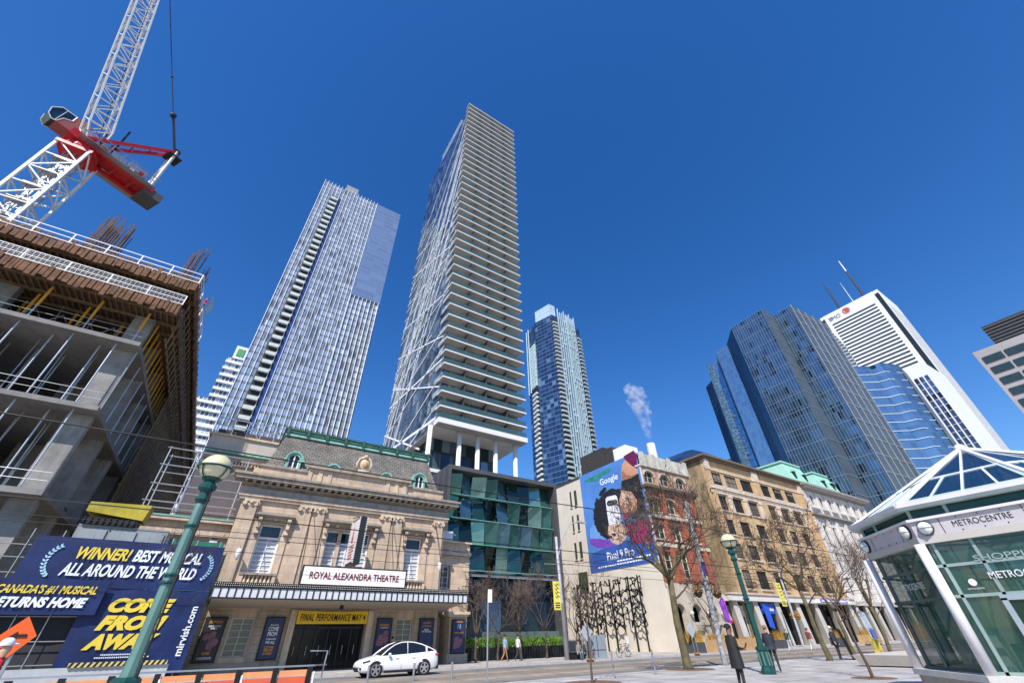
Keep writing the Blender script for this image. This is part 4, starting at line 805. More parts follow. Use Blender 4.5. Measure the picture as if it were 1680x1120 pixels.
text('lettering', 'mirvish', BWH, T, (-2.75, 33.96, .82), (1, 0, 0), (0, 0, 1), .85, .26, bold=.02)
text('lettering', 'mirvish.com', BWH, T, (-.42, 33.96, 2.35), (0, 0, 1), (-1, 0, 0), 2.3, .36, bold=.02)
m = MB()
for z, w in ((1.32, 1.9), (1.2, 2.3)):
    for k in range(26): x = -2.8-w/2+w*k/26; m.box(x, x+w/26*.66, 33.95, 33.96, z, z+.055)
m.build('small_print', BWH, T, kind='stuff')
T = thing('hoarding', 'dark plywood site hoarding and scaffold tubes behind the blue banners', 'hoarding', (-15, 34.6, 0))
m = MB(); m.box(-40, -.05, 34.5, 34.6, .15, 4.3); m.build('panel', mat('dark_ply', (.03, .03, .035), .8), T)
for k in range(24): m = MB(); x = -.3-k*1.25; m.tube((x, 34.15, .15), (x, 34.15, 7.0 if k < 8 else 4.8), .028, n=6); m.build('scaffold_tube', STEEL, T)
for z in (1.0, 1.95, 3.0, 4.9, 5.6, 6.2): m = MB(); m.tube((-40, 34.2, z), (-5.2 if z < 4 else -8.6, 34.2, z), .026, n=6); m.build('scaffold_tube', STEEL, T)
# white and striped barrier boards in front
T = thing('striped_barrier', 'white kerbside barrier wall with a yellow and black striped top under the banners', 'barrier', (-5, 32.5, 0))
m = MB(); m.box(-14, -.6, 32.4, 32.6, .15, .9); m.build('panel', mat('barrier_grey', (.42, .44, .46), .6), T)
m = MB(); m.box(-4.6, -.7, 32.3, 32.4, .9, 1.08); m.build('board', mat('hazard_yellow', (.62, .50, .18), .6, bump=0), T)
m = MB()
for k in range(17): x = -4.6+k*.23; m.ext([(x, 32.29, .9), (x+.11, 32.29, .9), (x+.2, 32.29, 1.08), (x+.09, 32.29, 1.08)], (0, .008, 0))
m.build('stripes', BLACK, T)
# ================================================================ tower crane
T = thing('tower_crane', 'white lattice tower crane with red machinery deck, luffing jib and glazed cab', 'crane', (-23.5, 39.5, 0))
CW = mat('crane_white', (.72, .72, .68), .45, var=.12, bump=0); CR = mat('crane_red', (.55, .02, .025), .4, var=.2, sc=2, bump=0)
def lattice(mb, a, b, w, up, n, r, rb, w2=None):
    a = Vector(a); b = Vector(b); d = (b-a).normalized(); e = d.cross(Vector(up)).normalized(); f = e.cross(d).normalized(); w2 = w2 or w; cs = ((1, 1), (1, -1), (-1, -1), (-1, 1))
    P = lambda t, c: a+(b-a)*t+(e*c[0]+f*c[1])*(w+(w2-w)*t)/2
    for c in cs: mb.bar(P(0, c), P(1, c), r)
    for k in range(n):
        for i in range(4):
            c, g = cs[i], cs[(i+1) % 4]; mb.bar(P(k/n, c), P(k/n, g), rb)
            if k % 2: mb.bar(P(k/n, c), P((k+1)/n, g), rb)
            else: mb.bar(P(k/n, g), P((k+1)/n, c), rb)
P0 = Vector((-23.57, 39.5, 40.4)); az_ = Vector((.848, .53, 0)); sd = Vector((-.53, .848, 0))
m = MB(); lattice(m, (P0.x, P0.y, 0), (P0.x, P0.y, P0.z-.5), 2.3, (0.05, 1, 0), 19, .2, .1); m.build('mast', CW, T)
m = MB(); lattice(m, (P0.x, P0.y, 10), (P0.x, P0.y, P0.z-.5), 1.0, (.05, 1, 0), 24, .07, .05)
for k in range(14): z = 12+k*2; m.box(P0.x-.9, P0.x+.5, P0.y-.8, P0.y+.1, z, z+.05)
m.build('ladder', STEEL, T)
m = MB(); m.lathe([(1.2, -.6), (1.35, -.4), (1.35, -.1), (1.1, .1), (1.15, .5)], (P0.x, P0.y, P0.z), 20); m.lathe([(0, -.6), (1.2, -.6)], (P0.x, P0.y, P0.z), 20); m.box(P0.x-1.3, P0.x+1.3, P0.y-1.3, P0.y+1.3, P0.z-.85, P0.z-.5); m.build('slewing_ring', CR, T)
def ob(mb, o, l0, l1, s0, s1, z0, z1):
    q = lambda l, s, z: o+az_*l+sd*s+Vector((0, 0, z))
    mb.hexa([q(l0, s0, z0), q(l1, s0, z0), q(l1, s1, z0), q(l0, s1, z0)], [q(l0, s0, z1), q(l1, s0, z1), q(l1, s1, z1), q(l0, s1, z1)])
m = MB(); ob(m, P0, -1.6, 5.6, -1.15, -.75, .2, 1.1); ob(m, P0, -1.6, 5.6, .75, 1.15, .2, 1.1); ob(m, P0, 0, 5.4, -.7, .7, .5, .6)
for l in (-1.4, .8, 2.4, 4.0, 5.4): ob(m, P0, l-.12, l+.12, -.75, .75, .25, .95)
m.build('machinery_deck', CR, T)
m = MB(); ob(m, P0, 4.9, 6.6, -1.1, 1.1, -.25, .75); m.build('counterweight', mat('weight_grey', (.10, .10, .10), .8), T)
m = MB(); ob(m, P0, 3.2, 4.6, .3, 1.1, 1.1, 2.2); ob(m, P0, 1.4, 2.6, -.9, .3, 1.1, 2.0); ob(m, P0, 2.8, 4.4, -1.3, -.5, 1.1, 1.9); m.build('winch', STEEL, T)
r13 = random.Random(3); mm_ = mat('machine_grey', (.22, .22, .22), .6, .2, var=.5, sc=5, bump=0)
for k in range(34): l, s_, z_ = r13.uniform(-.6, 5.2), r13.choice((-1, 1))*r13.uniform(.5, 1.9), r13.uniform(.4, 1.5); m = MB(); ob(m, P0, l, l+r13.uniform(.15, .7), s_, s_+r13.uniform(.1, .35), z_, z_+r13.uniform(.1, .4)); m.build('machinery_box', (mm_, CW, DARKM, CR)[k % 4], T)
for k in range(8): m = MB(); a = P0+az_*r13.uniform(0, 5)+sd*r13.uniform(-1.2, 1.2)+Vector((0, 0, 1.0)); m.tube(a, a+az_*r13.uniform(-1, 1)+Vector((0, 0, r13.uniform(.5, 1.6))), .03, n=5); m.build('hose', DARKM, T)
m = MB()
for s in (-1.9, 1.9):
    for l in range(7): ob(m, P0, l-.9, l-.84, s-.03, s+.03, .4, 1.6)
    ob(m, P0, -1, 5.4, s-.03, s+.03, 1.0, 1.06); ob(m, P0, -1, 5.4, s-.03, s+.03, 1.56, 1.62)
    ob(m, P0, -1, 5.4, min(s, s*.6), max(s, s*.6), .36, .41)
m.build('walkway', STEEL, T)
# A-frame
top = P0+az_*5.0+Vector((0, 0, 8.0))
m = MB()
for s in (-.9, .9): m.bar(P0+az_*-.6+sd*s+Vector((0, 0, 1)), top+sd*s*.5, .3)
for k in range(5): t = (k+.5)/5; a = P0+az_*-.6+Vector((0, 0, 1)); c = a+(top-a)*t; w = .9-.45*t; m.bar(c-sd*w, c+sd*w, .12)
m.build('a_frame', CR, T)
m = MB()
for s in (-.9, .9): m.bar(P0+az_*5.2+sd*s+Vector((0, 0, 1)), top+sd*s*.6, .2)
m.bar(P0+az_*5.1+sd*.7+Vector((0, 0, 4)), P0+az_*5.1-sd*.7+Vector((0, 0, 4)), .12); m.build('back_strut', CW, T)
m = MB(); m.tube(top-sd*.6, top+sd*.6, .35, n=10); ob(m, top, -.5, .8, -.8, .8, -.9, -.8); m.build('sheave', DARKM, T)
# jib
J0 = P0+az_*.15+Vector((0, 0, 1.1)); th = R(75); J1 = J0+(-az_*math.cos(th)+Vector((0, 0, math.sin(th))))*40
m = MB(); lattice(m, J0, J0+(J1-J0)*.06, 1.0, sd, 2, .14, .09, 1.75); lattice(m, J0+(J1-J0)*.06, J1, 1.75, sd, 22, .14, .075, 1.6); m.build('jib', CW, T)
m = MB(); m.tube(J0+(J1-J0)*.02+az_*.3, J0+(J1-J0)*.9+az_*.5, .06, n=6); m.build('jib_cable', DARKM, T)
m = MB()
jt = J0+(J1-J0)*.97
mid = top+(jt-top)*.16
for s in (-.22, -.1, .02, .14): m.tube(top+sd*s, mid+sd*s, .045, n=5)
m.ball(mid, .35, n=8, h=6); m.tube(mid, jt, .05, n=5)
m.ball(top+(jt-top)*.33, .16, n=6, h=4); m.build('luffing_ropes', DARKM, T)
m = MB(); m.bar(P0+az_*1.5+Vector((0, 0, 1)), P0+az_*1.2+Vector((0, 0, 6.2)), .16); m.bar(P0+az_*.6+Vector((0, 0, 1)), P0+az_*.1+Vector((0, 0, 4.5)), .12); m.build('boom_stop', DARKM, T)
# cab
c = P0-sd*-0+az_*-2.2+sd*1.2+Vector((0, 0, .6))
c = YP(106, 203, 39.9)
m = MB(); q = lambda l, s, z: c+az_*l+sd*s+Vector((0, 0, z))
def shell(mb, prof, s0, s1): mb.ext([q(l, s0, z) for l, z in prof], sd*(s1-s0))
shell(m, [(-.5, -1.0), (1.5, -1.0), (1.5, 1.0), (.2, 1.05), (.2, .2), (-.3, -.2)], -.75, .75); cab = m.build('cab', mat('cab_red', (.40, .12, .11), .5, bump=0), T)
m = MB(); shell(m, [(-.5, -.97), (-.3, -.18), (.22, .22), (.22, 1.0), (-.9, .9), (-1.35, .1), (-1.2, -.7), (-.8, -1.1)], -.72, .72); m.build('cab_glass', glassy('cab_glazing', (.03, .07, .09), .05, .5), cab)
m = MB()
for s in (-.74, .74):
    pr = [(-.5, -.97), (-.3, -.18), (.22, .22), (.22, 1.0), (-.9, .9), (-1.35, .1), (-1.2, -.7), (-.8, -1.1)]
    for a, b in zip(pr, pr[1:]+pr[:1]): m.bar(q(a[0], s, a[1]), q(b[0], s, b[1]), .07)
    m.bar(q(-.5, s, .95), q(-.6, s, -1.05), .05)
m.build('cab_frame', WHITE, cab)
m = MB(); m.bar(c+az_*1.4+Vector((0, 0, -.9)), P0+Vector((0, 0, .4)), .5, .4); m.build('cab_arm', CR, cab)
# ================================================================ glass hall
T = thing('glass_hall', 'green faceted glass hall in a dark zinc box frame beside the theatre', 'building', (26, 41, 0))
ZINC = mat('dark_zinc', (.10, .10, .105), .5, .3, var=.15, sc=.4, bump=0)
hx0, hx1, hy, hz0, hz1 = 18.3, 33.35, 41., 7.3, 17.5
m = MB(); m.box(hx0, hx0+.35, hy, 62, 0, hz1); m.box(hx1-.35, hx1, hy, 62, 0, hz1); m.box(hx0+.351, hx1-.351, hy, 62, hz1-.45, hz1-.003); f = m.build('box_frame', ZINC, T)
m = MB(); 
for k in range(10): y = hy+1.2+k*1.6; m.box(hx0-.03, hx0-.001, y-.03, y+.03, .2, hz1-.05)
m.build('seams', mat('seam', (.16, .16, .165), .5, bump=0), f)
gx0, gx1 = hx0+.5, hx1-.5; nc, nr = 9, 4; r6 = random.Random(21)
HG = []
for i, c in enumerate(((.05, .16, .14), (.025, .08, .075), (.16, .30, .26), (.08, .17, .22), (.012, .035, .035))):
    HG.append(mat('hall_glass_%s' % 'abcde'[i], c, .04, .62, var=.25, sc=.5, bump=0, spec=.8))
dep = [[r6.choice((0., .35, .8)) if 0 < j < nr else .3 for i in range(nc+1)] for j in range(nr+1)]
m2 = MB(); led = MB(); pts = MB()
for j in range(nr):
    for i in range(nc):
        xa = gx0+(gx1-gx0)*i/nc; xb = gx0+(gx1-gx0)*(i+1)/nc; za = hz0+(hz1-.5-hz0)*j/nr; zb = hz0+(hz1-.5-hz0)*(j+1)/nr
        d = hy+1.15; k = (i*3+j*5+r6.randint(0, 1)) % 5; u = r6.uniform(-.42, .42); w = r6.uniform(-.38, .30); s = 0
        m = MB(); A = (xa+.02, d-u-w, za+.06); B = (xb-.02, d+u-w, za+.06); C = (xb-.02, d+u+w, zb-.06); D = (xa+.02, d-u+w, zb-.06); m.poly(A, B, C, D)
        m.build('glass_panel', HG[k], T)
        led = MB(); led.bar((xa, hy+.75, za), (xb, hy+.75, za), .5, .05); led.build('glass_ledge', mat('ledge_glass', (.25, .5, .42), .2, .2, bump=0), T)
        for q in (.3, .7): pts.ball((xa+.03, d-.05+.3*s, za+(zb-za)*q), .05, n=5, h=3)
pts.build('fixing_points', STEEL, T, kind='stuff')
m = MB(); m.box(hx0+.4, hx1-.4, hy+2.4, 61, 0, hz1-.5); m.build('inner_wall', mat('hall_inside', (.05, .06, .055), .8, bump=0), T)
for k in range(10):
    xa = gx0+(gx1-gx0)*k/10; m = MB(); m.ext([(xa, hy+.35, hz0-.55), (xa+1.38, hy+.35, hz0-.55), (xa+1.38, hy+1.3, hz0+.0), (xa, hy+1.3, hz0)], (0, 0, .06)); m.build('silver_louvre', mat('brushed_silver', (.5, .52, .56), .25, .8, bump=0), T)
m = MB(); m.box(hx0+.4, hx1-.4, hy+1.6, hy+1.7, 2.2, hz0-.6); m.build('lower_glass', grid('lower_hall_glass', 2.5, 4.9, [(0, (.02, .035, .06)), (.5, (.015, .02, .03)), (.8, (.05, .10, .2))], (.01, .01, .012), .03, .02, .05, .5, .02), T)
m = MB(); m.box(hx0+.4, hx1-.4, hy+1.0, hy+1.6, 0.15, 2.2); m.build('base_wall', mat('teal_grey_wall', (.10, .14, .13), .6, var=.1), T)
# hedge in a black planter
T = thing('planter_fence', 'long black slatted planter below the bright green hedge', 'planter', (24, 38.6, .15))
m = MB(); m.box(19.6, 30.4, 38.2, 39.3, .15, 1.05)
for k in range(36): x = 19.65+k*.3; m.box(x, x+.18, 38.14, 38.199, .2, 1.0)
m.build('box', BLACK, T)
m = MB(); r7 = random.Random(4)
for k in range(5200):
    x = r7.uniform(19.6, 30.4); y = r7.uniform(38.15, 39.35); z = 1.0+r7.random()**.7*.62+.06*math.sin(x*5); a = r7.uniform(0, 6.28); s = r7.uniform(.04, .08); dx, dy = math.cos(a)*s, math.sin(a)*s
    m.poly((x-dx, y-dy, z), (x+dx, y+dy, z+.02), (x+dy*.4, y-dx*.4, z+s*2.1))
tag(m.build('hedge', mat('hedge_green', (.15, .29, .03), .6, var=.4, sc=3, bump=0)), 'bright green clipped hedge in the long black planter', 'hedge', kind='stuff')
# ================================================================ mural building
XW2 = 44.2
BEI = mat('beige_render', (.66, .60, .50), .85, var=.1, sc=.5, bump=.1, streak=.15, dirt=(.35, .3, .25))
T = thing('mural_building', 'cream rendered building with slit window pairs carrying the giant phone advertisement', 'building', (50, 46, 0))
m = MB(); m.box(XW2, 60, 50.2, 54.7, 0, 22.0); m.box(XW2, 44.295, 35.95, 50.2, 0, 22.0); m.box(44.9, 60, 50.0, 50.2, 0, 22); m.build('body', BEI, T)
m = MB(); m.box(XW2-.12, XW2+.3, 48.3, 54.75, 22.0, 22.25); m.build('coping', mat('dark_coping', (.06, .055, .05), .7, bump=0), T)
c9 = lambda x, y: (900+x/5.09, 700+y/5.09); c10 = lambda x, y: (900+x/5.09, 900+y/5.09); cm = lambda x, y: (900+x/5.6, 760+y/5.6)
WG = mat('olive_pane', (.06, .07, .045), .25, .2, bump=0)
for a, b, c, d in ((175, 545, 200, 670), (210, 535, 243, 655), (195, 745, 220, 875), (235, 735, 265, 860), (215, 970, 245, 1105), (255, 960, 290, 1095)):
    p = XP(*c9(a, b), XW2); q = XP(*c9(c, d), XW2); y0, y1 = sorted((p.y, q.y)); z0, z1 = sorted((p.z, q.z))
    m = MB(); m.box(XW2-.05, XW2+.02, y0, y1, z0, z1); w = m.build('window', WG, T)
    m = MB(); m.box(XW2-.14, XW2+.01, y0-.08, y1+.08, z0-.14, z0-.002); m.build('sill', TRIM, w)
for a, b in ((248, 200), (285, 195)):
    p = XP(*c10(a, b), XW2); m = MB(); m.box(XW2-.05, XW2+.02, p.y-.95, p.y, p.z-2.6, p.z); m.build('window', WG, T)
CHAR = mat('charcoal_cladding', (.045, .042, .042), .7, var=.2)
m = MB(); a = XP(*c9(265, 262), 46); b = XP(*c9(450, 165), 46); m.box(46, 52, b.y, a.y, 21.9, (a.z+b.z)/2); c_ = XP(*c9(520, 165), 46.5); m.box(46.5, 52, c_.y, b.y-.003, 21.9, c_.z); m.build('roof_plant_room', CHAR, T)
m = MB(); e = XP(*c9(640, 200), 47); m.box(46.8, 49.5, c_.y-2.6, c_.y-.01, 21.9, c_.z-.5); m.build('white_roof_box', WHITE, T)
T2 = thing('steel_stack', 'fat white metal exhaust stack steaming behind the red brick building', 'chimney', (56, 48, 20))
p = YP(1067, 728, 44); m = MB(); m.lathe([(.75, -8), (.75, -.1), (.68, 0), (.55, 0), (.55, -1)], (p.x, 44, p.z), 20); m.build('flue', mat('stack_white', (.82, .83, .84), .4, .1, bump=0), T2, smooth=False)
STK = Vector((p.x, 44, p.z))
# --- the printed advertisement, a sheet hung on the wall
T = thing('phone_advertisement', 'giant blue wall advertisement of a dark-haired person holding up a white phone', 'advertisement', (44.1, 42, 15))
AX_ = lambda L, P, o: [XP(*P(x, y), XW2-.06-o) for x, y in L]
def art(nm, L, P, mt, o):
    m = MB(); pl = AX_(L, P, o); m.ext(pl, (.02, 0, 0)); return m.build(nm, mt, T)
y0 = 48.2
m = MB(); m.ext([(XW2-.06, 36.15, 8.75), (XW2-.06, y0, 8.75), (XW2-.06, y0, 22.2), (XW2-.06, 36.15, 22.2)], (.05, 0, 0)); m.build('sheet', mat('ad_blue', (.085, .24, .60), .6, var=.25, sc=.25, bump=0), T)
m = MB(); m.ext([(XW2-.066, 36.2, 8.8), (XW2-.066, y0-.05, 8.8), (XW2-.066, y0-.05, 11.0), (XW2-.066, 42, 11.8), (XW2-.066, 36.2, 11.2)], (.003, 0, 0)); m.build('lower_blue', mat('ad_deep_blue', (.035, .10, .36), .6, var=.2, sc=.3, bump=0), T)
art('green_shape', [(330, 160), (440, 100), (575, 30), (565, 75), (470, 130), (430, 165), (335, 172)], cm, mat('ad_green', (.03, .25, .22), .6, var=.4, sc=.7, bump=0), .012)
art('purple_shape', [(375, 690), (460, 690), (540, 700), (610, 745), (560, 770), (450, 775), (385, 740)], cm, mat('ad_purple', (.20, .06, .42), .6, var=.3, sc=.7, bump=0), .012)
art('maroon_shape', [(625, 245), (710, 195), (735, 240), (740, 350), (690, 320), (640, 275)], c9, mat('ad_maroon', (.14, .01, .06), .6, bump=0), .012)
SK = mat('ad_skin', (.62, .32, .20), .6, var=.25, sc=.5, bump=0)
art('arm', [(605, 380), (615, 310), (640, 275), (690, 320), (742, 352), (748, 388), (690, 425), (615, 450)], c9, SK, .014)
art('dark_top', [(610, 450), (690, 425), (748, 388), (770, 480), (800, 600), (812, 700), (740, 760), (690, 770), (735, 690), (735, 610), (690, 540), (605, 525)], c9, mat('ad_black', (.018, .018, .022), .6, var=.4, sc=2, bump=0), .016)
art('face', [(585, 600), (605, 528), (690, 540), (738, 610), (735, 690), (680, 745), (630, 765), (610, 700)], c9, SK, .018)
art('hair', [(375, 735), (385, 670), (405, 620), (445, 575), (470, 545), (500, 525), (530, 510), (560, 520), (598, 515), (606, 545), (590, 610), (600, 700), (560, 800), (500, 840), (497, 940), (450, 910), (410, 860), (385, 800)], c9, MC['ad_black'], .020)
art('clothes', [(640, 820), (700, 790), (840, 765), (862, 880), (872, 960), (760, 975), (700, 960), (665, 900)], c9, mat('ad_magenta', (.36, .03, .14), .6, var=.5, sc=1.5, bump=0), .016)
art('hand', [(500, 830), (560, 800), (630, 815), (668, 855), (640, 940), (605, 975), (570, 985), (520, 950), (498, 900)], c9, mat('ad_skin_light', (.70, .48, .36), .6, var=.25, sc=.8, bump=0), .024)
art('phone', [(475, 600), (490, 583), (555, 568), (570, 578), (590, 680), (612, 800), (600, 832), (560, 812), (505, 822), (486, 700)], c9, mat('ad_phone', (.80, .80, .84), .5, bump=0), .028)
art('camera_bar', [(487, 632), (495, 617), (565, 605), (574, 618), (572, 640), (560, 652), (500, 662), (488, 650)], c9, MC['ad_black'], .032)
for x, y in ((505, 640), (525, 635), (553, 625)): art('lens', [(x+7*math.cos(t*.785), y+8*math.sin(t*.785)) for t in range(8)], c9, mat('ad_grey', (.2, .2, .22), .5, bump=0), .036)
SH = mat('ad_skin_shade', (.34, .15, .09), .6, var=.3, sc=.8, bump=0)
art('arm_shading', [(608, 372), (622, 365), (650, 400), (690, 408), (746, 386), (748, 390), (690, 426), (616, 449)], c9, SH, .0155)
art('jaw_shading', [(612, 690), (640, 715), (690, 700), (733, 640), (735, 690), (680, 745), (630, 765)], c9, SH, .0195)
art('face_light', [(608, 548), (650, 545), (690, 575), (700, 620), (660, 640), (615, 640)], c9, MC['ad_skin_light'], .0195)
art('brow', [(640, 588), (690, 598), (692, 606), (642, 598)], c9, MC['ad_black'], .022)
art('cheek_pink', [(620, 725), (650, 715), (668, 750), (655, 785), (628, 775)], c9, mat('ad_pink', (.50, .05, .20), .6, bump=0), .022)
rh = random.Random(17)
for k in range(46):
    t = rh.uniform(2.2, 5.6)-1.2; cx, cy = 500+115*math.cos(t)*rh.uniform(.85, 1.05), 715+205*math.sin(t)*rh.uniform(.9, 1.03); r_ = rh.uniform(8, 18)
    if cx > 590: continue
    art('hair_curl', [(cx+r_*math.cos(u*1.05), cy+r_*math.sin(u*1.05)) for u in range(6)], c9, MC['ad_black'], .0205+.0002*k)
for k in range(40):
    t = rh.uniform(0, 6.28); q = rh.uniform(.2, .85); cx, cy = 480+70*q*math.cos(t), 715+160*q*math.sin(t); r_ = rh.uniform(5, 13)
    if cx < 478: art('hair_highlight', [(cx-r_, cy), (cx-r_*.3, cy-r_*.6), (cx+r_, cy-r_*.1), (cx, cy-r_*.3)], c9, mat('ad_hair_light', (.06, .05, .06), .6, bump=0), .0305+.0002*k)
for k, (x, y) in enumerate(((512, 838), (540, 828), (568, 822), (598, 828))): art('finger', [(x-14, y+60), (x-14, y-4), (x-6, y-22), (x+6, y-22), (x+13, y-4), (x+14, y+60)], c9, MC['ad_skin_light'], .040+.001*k); art('finger_gap', [(x+14, y+55), (x+14, y-6), (x+17, y-6), (x+17, y+55)], c9, SH, .046+.001*k)
for k in range(26): cx, cy = rh.uniform(690, 850), rh.uniform(800, 950); r_ = rh.uniform(5, 16); art('knit_texture', [(cx+r_*math.cos(u*1.25+k), cy+r_*.6*math.sin(u*1.25+k)) for u in range(5)], c9, (MC['ad_pink'], MC['ad_maroon'])[k % 2], .020+.0003*k)
for k in range(22): cx, cy = rh.uniform(740, 820), rh.uniform(520, 790); r_ = rh.uniform(6, 15); art('dark_curl', [(cx+r_*math.cos(u*1.25+k), cy+r_*math.sin(u*1.25+k)) for u in range(5)], c9, MC['ad_hair_light'] if k % 2 else MC['ad_black'], .022+.0003*k)
art('light_patch', [(345, 850), (380, 800), (440, 900), (480, 945), (440, 950), (350, 945)], c9, mat('ad_light_blue', (.16, .36, .75), .6, var=.3, sc=.6, bump=0), .010)
WT = mat('ad_white', (.88, .9, .92), .6, bump=0)
p = XP(*c9(502, 445), XW2-.07); text('lettering', 'Google', WT, T, (XW2-.075, p.y, p.z), (0, -1, 0), (0, 0, 1), 3.7, 1.15, bold=.012, ext=.008)
p = XP(*c9(598, 1058), XW2-.07); text('lettering', 'Pixel 9 Pro', WT, T, (XW2-.075, p.y, p.z), (0, -1, 0), (0, 0, 1), 4.9, 1.0, bold=.012, ext=.008)
m = MB(); r8 = random.Random(9)
for j, (zz, ya, yb) in enumerate(((9.15, 38.0, 46.5), (9.5, 37.3, 42.8))):
    y = yb
    while y > ya: w = r8.uniform(.2, .5); m.box(XW2-.085, XW2-.075, y-w, y, zz, zz+.16); y -= w+.12
m.build('small_print', WT, T, kind='stuff')
# --- dark branching trellis standing against the cream wall
T = thing('metal_trellis', 'tall black steel trellis of tangled branch shapes against the cream wall', 'trellis', (43.4, 42, 0))
tl = XP(*c10(205, 290), 43.5); tr = XP(*c10(765, 212), 43.5); bl = XP(*c10(238, 680), 43.5)
zt, zb_ = tr.z, bl.z-.1; ya, yb = tr.y, tl.y
for k in range(8): y = ya+.6+(yb-ya-.9)*k/7.3; m = MB(); m.tube((43.5, y, .15), (43.5, y, zt), .13 if k % 2 else .10, n=6); m.build('post', BLACK, T)
m = MB(); r9 = random.Random(8); P = []
for k in range(430): P.append((r9.uniform(ya, yb), r9.uniform(zb_, zt)))
for i, (a, b) in enumerate(P):
    ds = sorted(((a-c)**2+(b-d)**2, j) for j, (c, d) in enumerate(P) if j != i)[:3]
    for _, j in ds:
        c, d = P[j]; mx, mz = (a+c)/2, (b+d)/2; x = 43.4; m.bar((x, a, b), (x, mx, mz), .075); m.bar((x, mx, mz), (x, c, d), .075)
m.build('branch_web', BLACK, T)
# ================================================================ red brick building
T = thing('red_brick_building', 'narrow red brick and stone building with round-arched top windows and a stone arcade', 'building', (49, 36, 0))
BR = coursed('red_brick', (.27, .10, .065), (.205, .075, .05), .24, .085, (.30, .17, .12), .01, bump=.3, streak=.25)
LS = mat('buff_stone', (.52, .46, .37), .85, var=.25, sc=.7, streak=.4, dirt=(.16, .13, .10))
bx0, bx1, by = 44.3, 54.4, 36.
cols = [(44.6, 46.55), (47.75, 49.7), (51.05, 53.0)]
holes = []
for a, b in cols: holes += [(a, b, 18.2, 19.75), (a, b, 14.5, 16.3), (a, b, 11.3, 13.0), (a, b, 7.1, 9.9)]
m = MB(); wallholes(m, bx0, bx1, 6.2, 20.3, by, by+.6, holes); m.box(bx0, bx1, by+1.2, by+14, 0, 20.5); m.box(bx0, bx0+.3, by+.6, by+1.2, 6, 20.3); m.box(bx1-.3, bx1, by+.6, by+1.2, 6, 20.3); m.build('brick_walls', BR, T)
m = MB(); wallholes(m, bx0, bx1, 17.76, 20.24, by-.05, by-.002, [(a, b, 18.2, 19.75) for a, b in cols]); m.build('top_floor_facing', mat('pink_stone', (.46, .30, .22), .9, var=.5, sc=1.2, bump=.4, streak=.5, dirt=(.28, .09, .05)), T)
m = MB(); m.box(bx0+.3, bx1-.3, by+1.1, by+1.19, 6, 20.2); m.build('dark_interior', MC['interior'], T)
m = MB(); m.box(bx0-.1, bx1+.1, by-.15, by+.8, 20.3, 22.1); m.box(bx0-.2, bx1+.2, by-.3, by+.8, 20.25, 20.5)
for x in (bx0+.5, 47.1, 50.4, bx1-.5): m.box(x-.35, x+.35, by-.3, by-.151, 20.5, 22.3)
m.build('stone_parapet', mat('grey_parapet', (.50, .48, .42), .85, var=.3, sc=1, streak=.5), T)
m = MB(); m.box(bx0-.3, bx1+.3, by-.6, by+.3, 17.4, 17.75); m.box(bx0-.1, bx1+.1, by-.3, by-.001, 17.1, 17.4); m.build('dark_cornice', mat('dark_cornice_stone', (.12, .09, .07), .9, var=.4, sc=2), T)
for z in (13.75, 10.4, 6.1): m = MB(); m.box(bx0-.1, bx1+.1, by-.22, by-.001, z, z+.42); m.build('stone_band', LS, T)
for z0, z1 in ((6.6, 10.35),):
    for x in (44.2, 46.5, 47.3, 49.7, 50.6, 53.1): m = MB(); m.box(x, x+.42, by-.35, by-.002, z0, z1); m.build('brick_pilaster', mat('painted_brick', (.38, .115, .065), .8, var=.4, sc=3, streak=.3), T)
for z0, z1 in ((10.85, 13.7), (14.2, 17.05)):
    for x in (46.6, 47.2, 49.8, 50.6, 53.2): m = MB(); m.box(x, x+.36, by-.28, by-.002, z0, z1); m.build('brick_pilaster', MC['painted_brick'], T)
GRP = glassy('green_pane', (.03, .06, .05), .08, .4)
for a, b in cols:
    c = (a+b)/2; w = (b-a)/2
    window(T, a, b, 14.5, 16.3, by+.25, 2, 2, fm=mat('cream_paint', (.62, .58, .46), .6, bump=0), pm=GRP); window(T, a, b, 11.3, 13.0, by+.25, 2, 2, fm=MC['cream_paint']); window(T, a, b, 7.1, 9.9, by+.25, 2, 3, fm=MC['cream_paint'], pm=GRP)
    f = window(T, a, b, 18.2, 19.75, by+.25, 2, 2, fm=MC['cream_paint'], pm=GRP)
    for zz, r in ((19.05, w+.28), (15.9, w+.22)):    # arch rings
        m = MB(); n = 12
        for k in range(n):
            t0, t1 = math.pi*k/n, math.pi*(k+1)/n; ri = w-.02; rise = .7/w if zz > 17 else .45/w
            q = lambda R_, t: (c+R_*math.cos(t), zz+R_*math.sin(t)*rise*1.0)
            o = [q(r, t0), q(r, t1), q(ri, t1), q(ri, t0)]
            m.ext([(x, by-.12, z) for x, z in o], (0, .2, 0))
        m.build('arch_ring', LS, T)
        m = MB()
        for s in (-1, 1):
            pts_ = [(c+s*w, zz), (c+s*w, zz+w*rise+.05)]+[(c+s*w*math.cos(t), zz+w*rise*math.sin(t)) for t in (1.57, 1.2, .8, .4)]
            m.ext([(x, by-.02, z) for x, z in (pts_ if s > 0 else pts_[::-1])], (0, .3, 0))
        m.build('arch_spandrel', LS, T)
    m = MB(); m.box(a-.15, b+.15, by-.18, by-.002, 14.3, 14.5); m.box(a-.15, b+.15, by-.18, by-.002, 11.1, 11.3); m.build('sill', LS, T)
